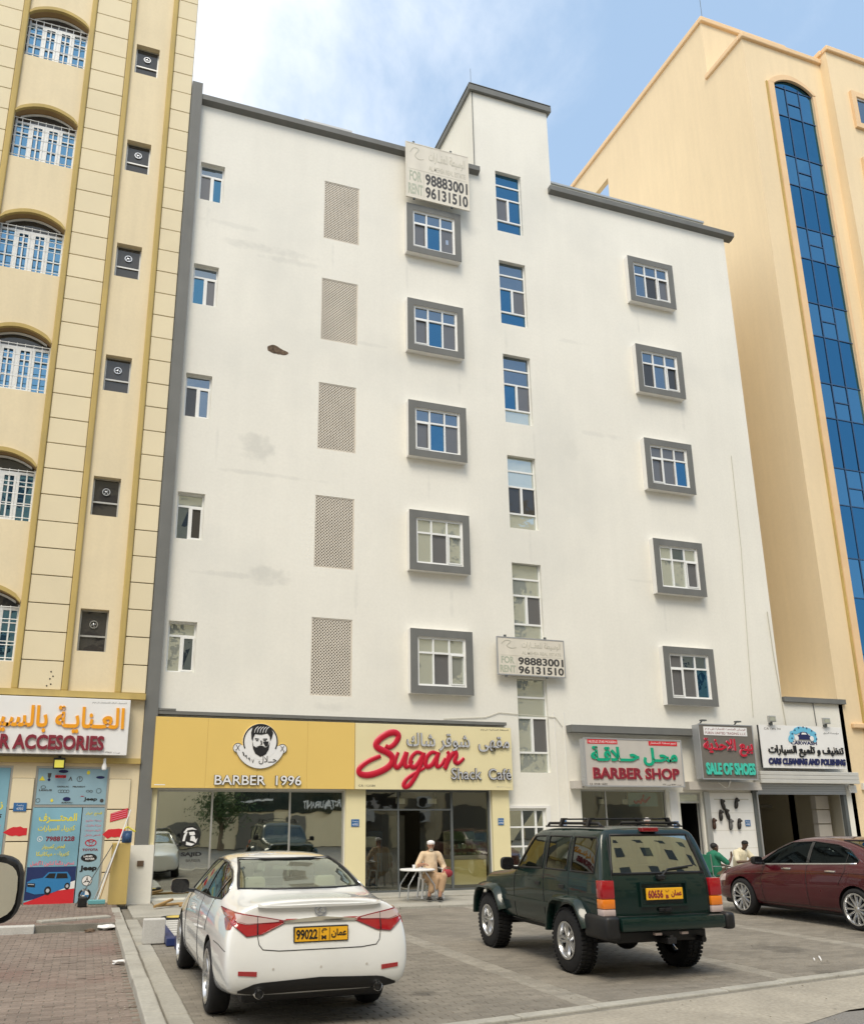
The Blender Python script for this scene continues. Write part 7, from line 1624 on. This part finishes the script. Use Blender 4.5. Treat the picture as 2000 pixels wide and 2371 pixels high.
for k, (x0, x1, y0, z1, m_, lab) in enumerate(((7.2, 7.6, 2.0, 1.5, 'device_blue', 'dark blue drinks fridge at the back of the cafe'), (8.1, 8.6, 3.0, 1.9, 'silver_side', 'tall grey cabinet deep inside the cafe'))):
    g = MB(); g.bevbox(x0, x1, YW+y0, YW+y0+.6, .09, z1, .02); g.bevbox(x0+.04, x1-.04, YW+y0-.015, YW+y0-.001, .5, z1-.1, .005); tag(g.build('cabinet', m_, None, origin=(x0, YW+y0, .09)), lab, 'cabinet')
for i in range(2):
    x = 3.0+1.6*i; t = empty('barber_chair', (x, YW+2.2, .1), ('left', 'right')[i]+' black barber chair inside the barber glass', 'chair', 'barber chairs'); g = MB(); g.bevbox(x-.28, x+.28, YW+1.95, YW+2.5, .5, .65, .04); g.build('seat', 'seat_dark', t); g = MB(); g.bevbox(x-.26, x+.26, YW+2.42, YW+2.55, .65, 1.3, .04); g.build('backrest', 'seat_dark', t); g = MB(); g.lathe([(.3, .1), (.28, .14), (.05, .18), (.05, .5)], (x, YW+2.2, 0), 'z', 20); g.build('pedestal', 'chrome', t, smooth=True)
# mustard pillar, valve and brooms at the cream corner
g = MB(); g.bevbox(.62, .99, 20.05, 20.50, .095, 1.33, .01); tag(g.build('utility_pillar', 'mustard', None, origin=(.8, 20.3, .1)), 'short mustard pillar at the corner between cream and white buildings', 'pillar')
t = empty('valve_unit', (.90, 20.0, 1.3), 'blue and black valve device with yellow handle above the mustard pillar', 'valve')
g = MB(); g.bevbox(.80, 1.0, 20.05, 20.25, 1.335, 1.58, .02); g.ell((.9, 20.03, 1.45), (.07, .05, .09), 12, 8); g.build('valve_body', 'device_blue', t, smooth=True); g = MB(); g.tube([(.80, 20.1, 1.60), (.90, 20.08, 1.66), (1.06, 20.1, 1.56)], .018, 6); g.build('handle', 'ink_yellow', t)
for k, (a, b, r_, m_, lab) in enumerate((((.36, 19.75, .10), (.93, 20.0, 2.02), .013, 'plastic_white', 'white pole leaning highest against the cream wall'), ((.30, 19.85, .12), (.74, 20.03, 1.35), .013, 'steel', 'grey pole leaning behind the broom'), ((.42, 19.7, .14), (.70, 20.0, 1.2), .011, 'wood', 'wooden broom handle leaning on the mustard pillar'), ((-.02, 19.9, .12), (.62, 20.03, 1.30), .010, 'dark_trim', 'thin dark rod leaning across the badge poster'))):
    g = MB(); g.tube([a, b], r_, 7); tag(g.build('pole', m_, None, origin=a), lab, 'pole')
t = empty('broom_head', (.36, 19.6, .1), 'teal broom head on the walk below the badge poster', 'broom')
g = MB(); g.bevbox(.22, .55, 19.55, 19.70, .16, .24, .01); g.build('broom_block', 'device_teal', t); g = MB()
for k in range(22): g.box(.225+.0148*k, .234+.0148*k, 19.56, 19.69, .105, .16)
g.build('bristles', 'sand', t, kind='stuff')
g = MB(); g.bevbox(.02, .20, 19.6, 19.85, .105, .30, .02); tag(g.build('tool_box', 'black', None, origin=(.1, 19.7, .1)), 'black tool box at the foot of the badge poster', 'box')
# block, drain mat, crates beside the white car
g = MB(); g.bevbox(.98, 1.30, 14.3, 14.5, .012, .36, .012); tag(g.build('concrete_block', 'concrete_pale', None, origin=(1.15, 14.4, 0)), 'pale concrete block standing on the slabs left of the white car', 'block')
t = empty('pallet', (1.55, 15.4, 0), 'flat pallet with pale slats lying left of the white car', 'pallet')
g = MB(); g.bevbox(1.30, 1.44, 14.0, 16.9, .01, .12, .01); g.build('pallet_edge', 'poster_navy', t)
for k in range(9): g = MB(); g.bevbox(1.46, 2.10, 14.05+.32*k, 14.24+.32*k, .06, .085, .006); g.build('slat', 'concrete_pale', t)
g = MB(); g.box(1.46, 2.1, 14.0, 16.9, .008, .05); g.build('pallet_base', 'black', t)
g = MB(); g.bevbox(1.40, 1.72, 13.55, 13.85, .0, .17, .01); tag(g.build('blue_box', 'ink_navy', None, origin=(1.5, 13.7, 0)), 'small dark blue box on the paving beside the white car front wheel', 'box')
t = empty('old_tyre', (1.75, 17.3, 0), 'black tyre lying flat with a yellow ring in front of the barber', 'tyre'); g = MB(); g.lathe([(.19, .01), (.27, .01), (.29, .05), (.27, .09), (.19, .09), (.17, .05), (.19, .01)], (1.75, 17.3, 0), 'z', 30); g.build('tyre_ring', 'rubber', t, smooth=True); g = MB(); g.lathe([(.10, .07), (.17, .095), (.18, .08)], (1.75, 17.3, 0), 'z', 30); g.build('yellow_ring', 'foam_yellow', t, smooth=True)
for k, (x0, y0, x1, y1, lab) in enumerate(((1.55, 19.5, 2.4, 19.65, 'brown plank lying along the barber glass'), (1.5, 19.25, 1.9, 19.7, 'short brown stick leaning over the plank'), (2.0, 19.35, 3.0, 19.42, 'second brown plank near the white car'))):
    g = MB(); g.tube([(x0, y0, .10), (x1, y1, .13+.06*(k == 1))], .03, 5); tag(g.build('plank', 'wood', None, origin=(x0, y0, .1)), lab, 'plank')
g = MB(); g.bevbox(1.18, 1.32, YW-.255, YW-.222, .82, .94, .01); tag(g.build('wall_tap', 'cloth_brown', None, origin=(1.25, YW-.24, .9)), 'small rusty fitting on the white pier left of the barber glass', 'fitting')
# litter
def crumple(x, y, s, lab, m='paper', zz_=0.0):
    bm = bmesh.new(); bmesh.ops.create_icosphere(bm, subdivisions=2, radius=1); r7 = random.Random(int(x*100))
    for v in bm.verts: v.co *= r7.uniform(.6, 1.15)
    g = MB(); g.addbm(bm, Matrix.Translation((x, y, zz_+s*.25)) @ Matrix.Diagonal((s, s*.8, s*.32, 1))); tag(g.build('litter', m, None, origin=(x, y, zz_)), lab, 'litter')
crumple(.52, 16.55, .17, 'crumpled white plastic bag beside the corner kerb', zz_=.0); crumple(.60, 12.6, .11, 'white paper scrap on the red paving against the kerb'); crumple(1.60, 13.3, .09, 'white paper scrap in front of the blue box'); crumple(.25, 16.3, .10, 'grey rag by the end of the shop kerb', 'cloth_brown')
g = MB(); r8 = random.Random(9)
for k in range(170):
    a = r8.random(); x = .66-abs(r8.gauss(0, .18)); y = 9+8*r8.random()
    if k > 95: x = 1.4+r8.random()*11; y = zline(x)-.55+r8.gauss(0, .5) if k < 140 else 9+8*r8.random()
    s = .008+.018*r8.random(); q = r8.random()*3
    g.quad((x-s*math.cos(q), y-s*math.sin(q), .007), (x+s*.5*math.sin(q), y-s*.5*math.cos(q), .012), (x+s*math.cos(q), y+s*math.sin(q), .008), (x-s*.5*math.sin(q), y+s*.5*math.cos(q), .015))
g.build('debris', 'sand', None, kind='stuff', fixn=False)
g = MB()
for dx, dy_, L in ((0, 0, .35), (.1, .12, .22), (-.06, .05, .16)): g.tube([(9.15+dx, 9.55+dy_, .012), (9.15+dx+L*.6, 9.55+dy_+L*.7, .012)], .012, 4)
tag(g.build('straw', 'paper', None, origin=(9.15, 9.55, 0)), 'pale broken straw lying on the paving at the lower right', 'litter')
# trees across the street (mirrored in the glass)
def tree(x, y, h_, lab):
    t = empty('street_tree', (x, y, 0), lab, 'tree'); g = MB(); g.tube([(x, y, 0), (x+.1, y, h_*.3), (x-.05, y, h_*.55)], [.16, .12, .07], 8)
    for k in range(6): a = k*1.05; g.tube([(x, y, h_*(.3+.03*k)), (x+.9*math.cos(a), y+.9*math.sin(a), h_*(.5+.04*k))], [.06, .02], 6)
    g.build('trunk', 'bark', t); g = MB(); rr = random.Random(int(x))
    for k in range(2600):
        a, b, r_ = rr.uniform(0, 6.28), rr.gauss(0, .5), abs(rr.gauss(0, 1))*.75; c = Vector((x+r_*1.3*math.cos(a), y+r_*1.3*math.sin(a), h_*.66+b*h_*.28)); n_ = Vector((rr.gauss(0, 1), rr.gauss(0, 1), rr.gauss(0, 1))).normalized(); p_ = n_.orthogonal().normalized()*.09; q_ = n_.cross(p_).normalized()*.05
        g.quad(c-p_, c-q_, c+p_, c+q_)
    g.build('crown', 'leaf', t, kind='stuff', fixn=False)
tree(7.8, -13.5, 3.9, 'leafy street tree across the road, mirrored in the barber glass')

# ================================================================ one mesh per countable piece
def split(names):
    for o in list(bpy.data.objects):
        if o.type != 'MESH' or o.name.split('.')[0] not in names: continue
        me = o.data; n = len(me.vertices); par_ = list(range(n))
        def find(i):
            while par_[i] != i: par_[i] = par_[par_[i]]; i = par_[i]
            return i
        for e in me.edges:
            a, b = find(e.vertices[0]), find(e.vertices[1])
            if a != b: par_[a] = b
        grp = {}
        for p_ in me.polygons: grp.setdefault(find(p_.vertices[0]), []).append(p_)
        if len(grp) < 2: continue
        nm = o.name.split('.')[0]
        for k, ps in enumerate(grp.values()):
            idx = sorted({i for p_ in ps for i in p_.vertices}); mp = {i: j for j, i in enumerate(idx)}
            m2 = bpy.data.meshes.new(nm); m2.from_pydata([me.vertices[i].co[:] for i in idx], [], [tuple(mp[i] for i in p_.vertices) for p_ in ps])
            for m_ in me.materials: m2.materials.append(m_)
            m2.polygons.foreach_set('material_index', [p_.material_index for p_ in ps]); m2.polygons.foreach_set('use_smooth', [p_.use_smooth for p_ in ps])
            q = bpy.data.objects.new(nm, m2); col.objects.link(q); q.parent = o.parent; q.location = o.location; q.rotation_euler = o.rotation_euler
        bpy.data.objects.remove(o)
split({'cornice', 'shop_pillar', 'pilaster', 'parapet_cap', 'roof_parapet', 'garage_jamb', 'wall_cable', 'bolt_hole', 'window', 'shop_opening', 'bumper_end', 'fascia_panel', 'notice_board', 'shop_lintel', 'pipe_cover', 'exhaust_fan_', 'name_strip', 'bracket', 'sign_lamp', 'ledge', 'sign_ledge', 'shoes', 'print_line', 'tile_joint', 'badge_oval', 'badge_yellow', 'bar_foot', 'brake_disc_'})
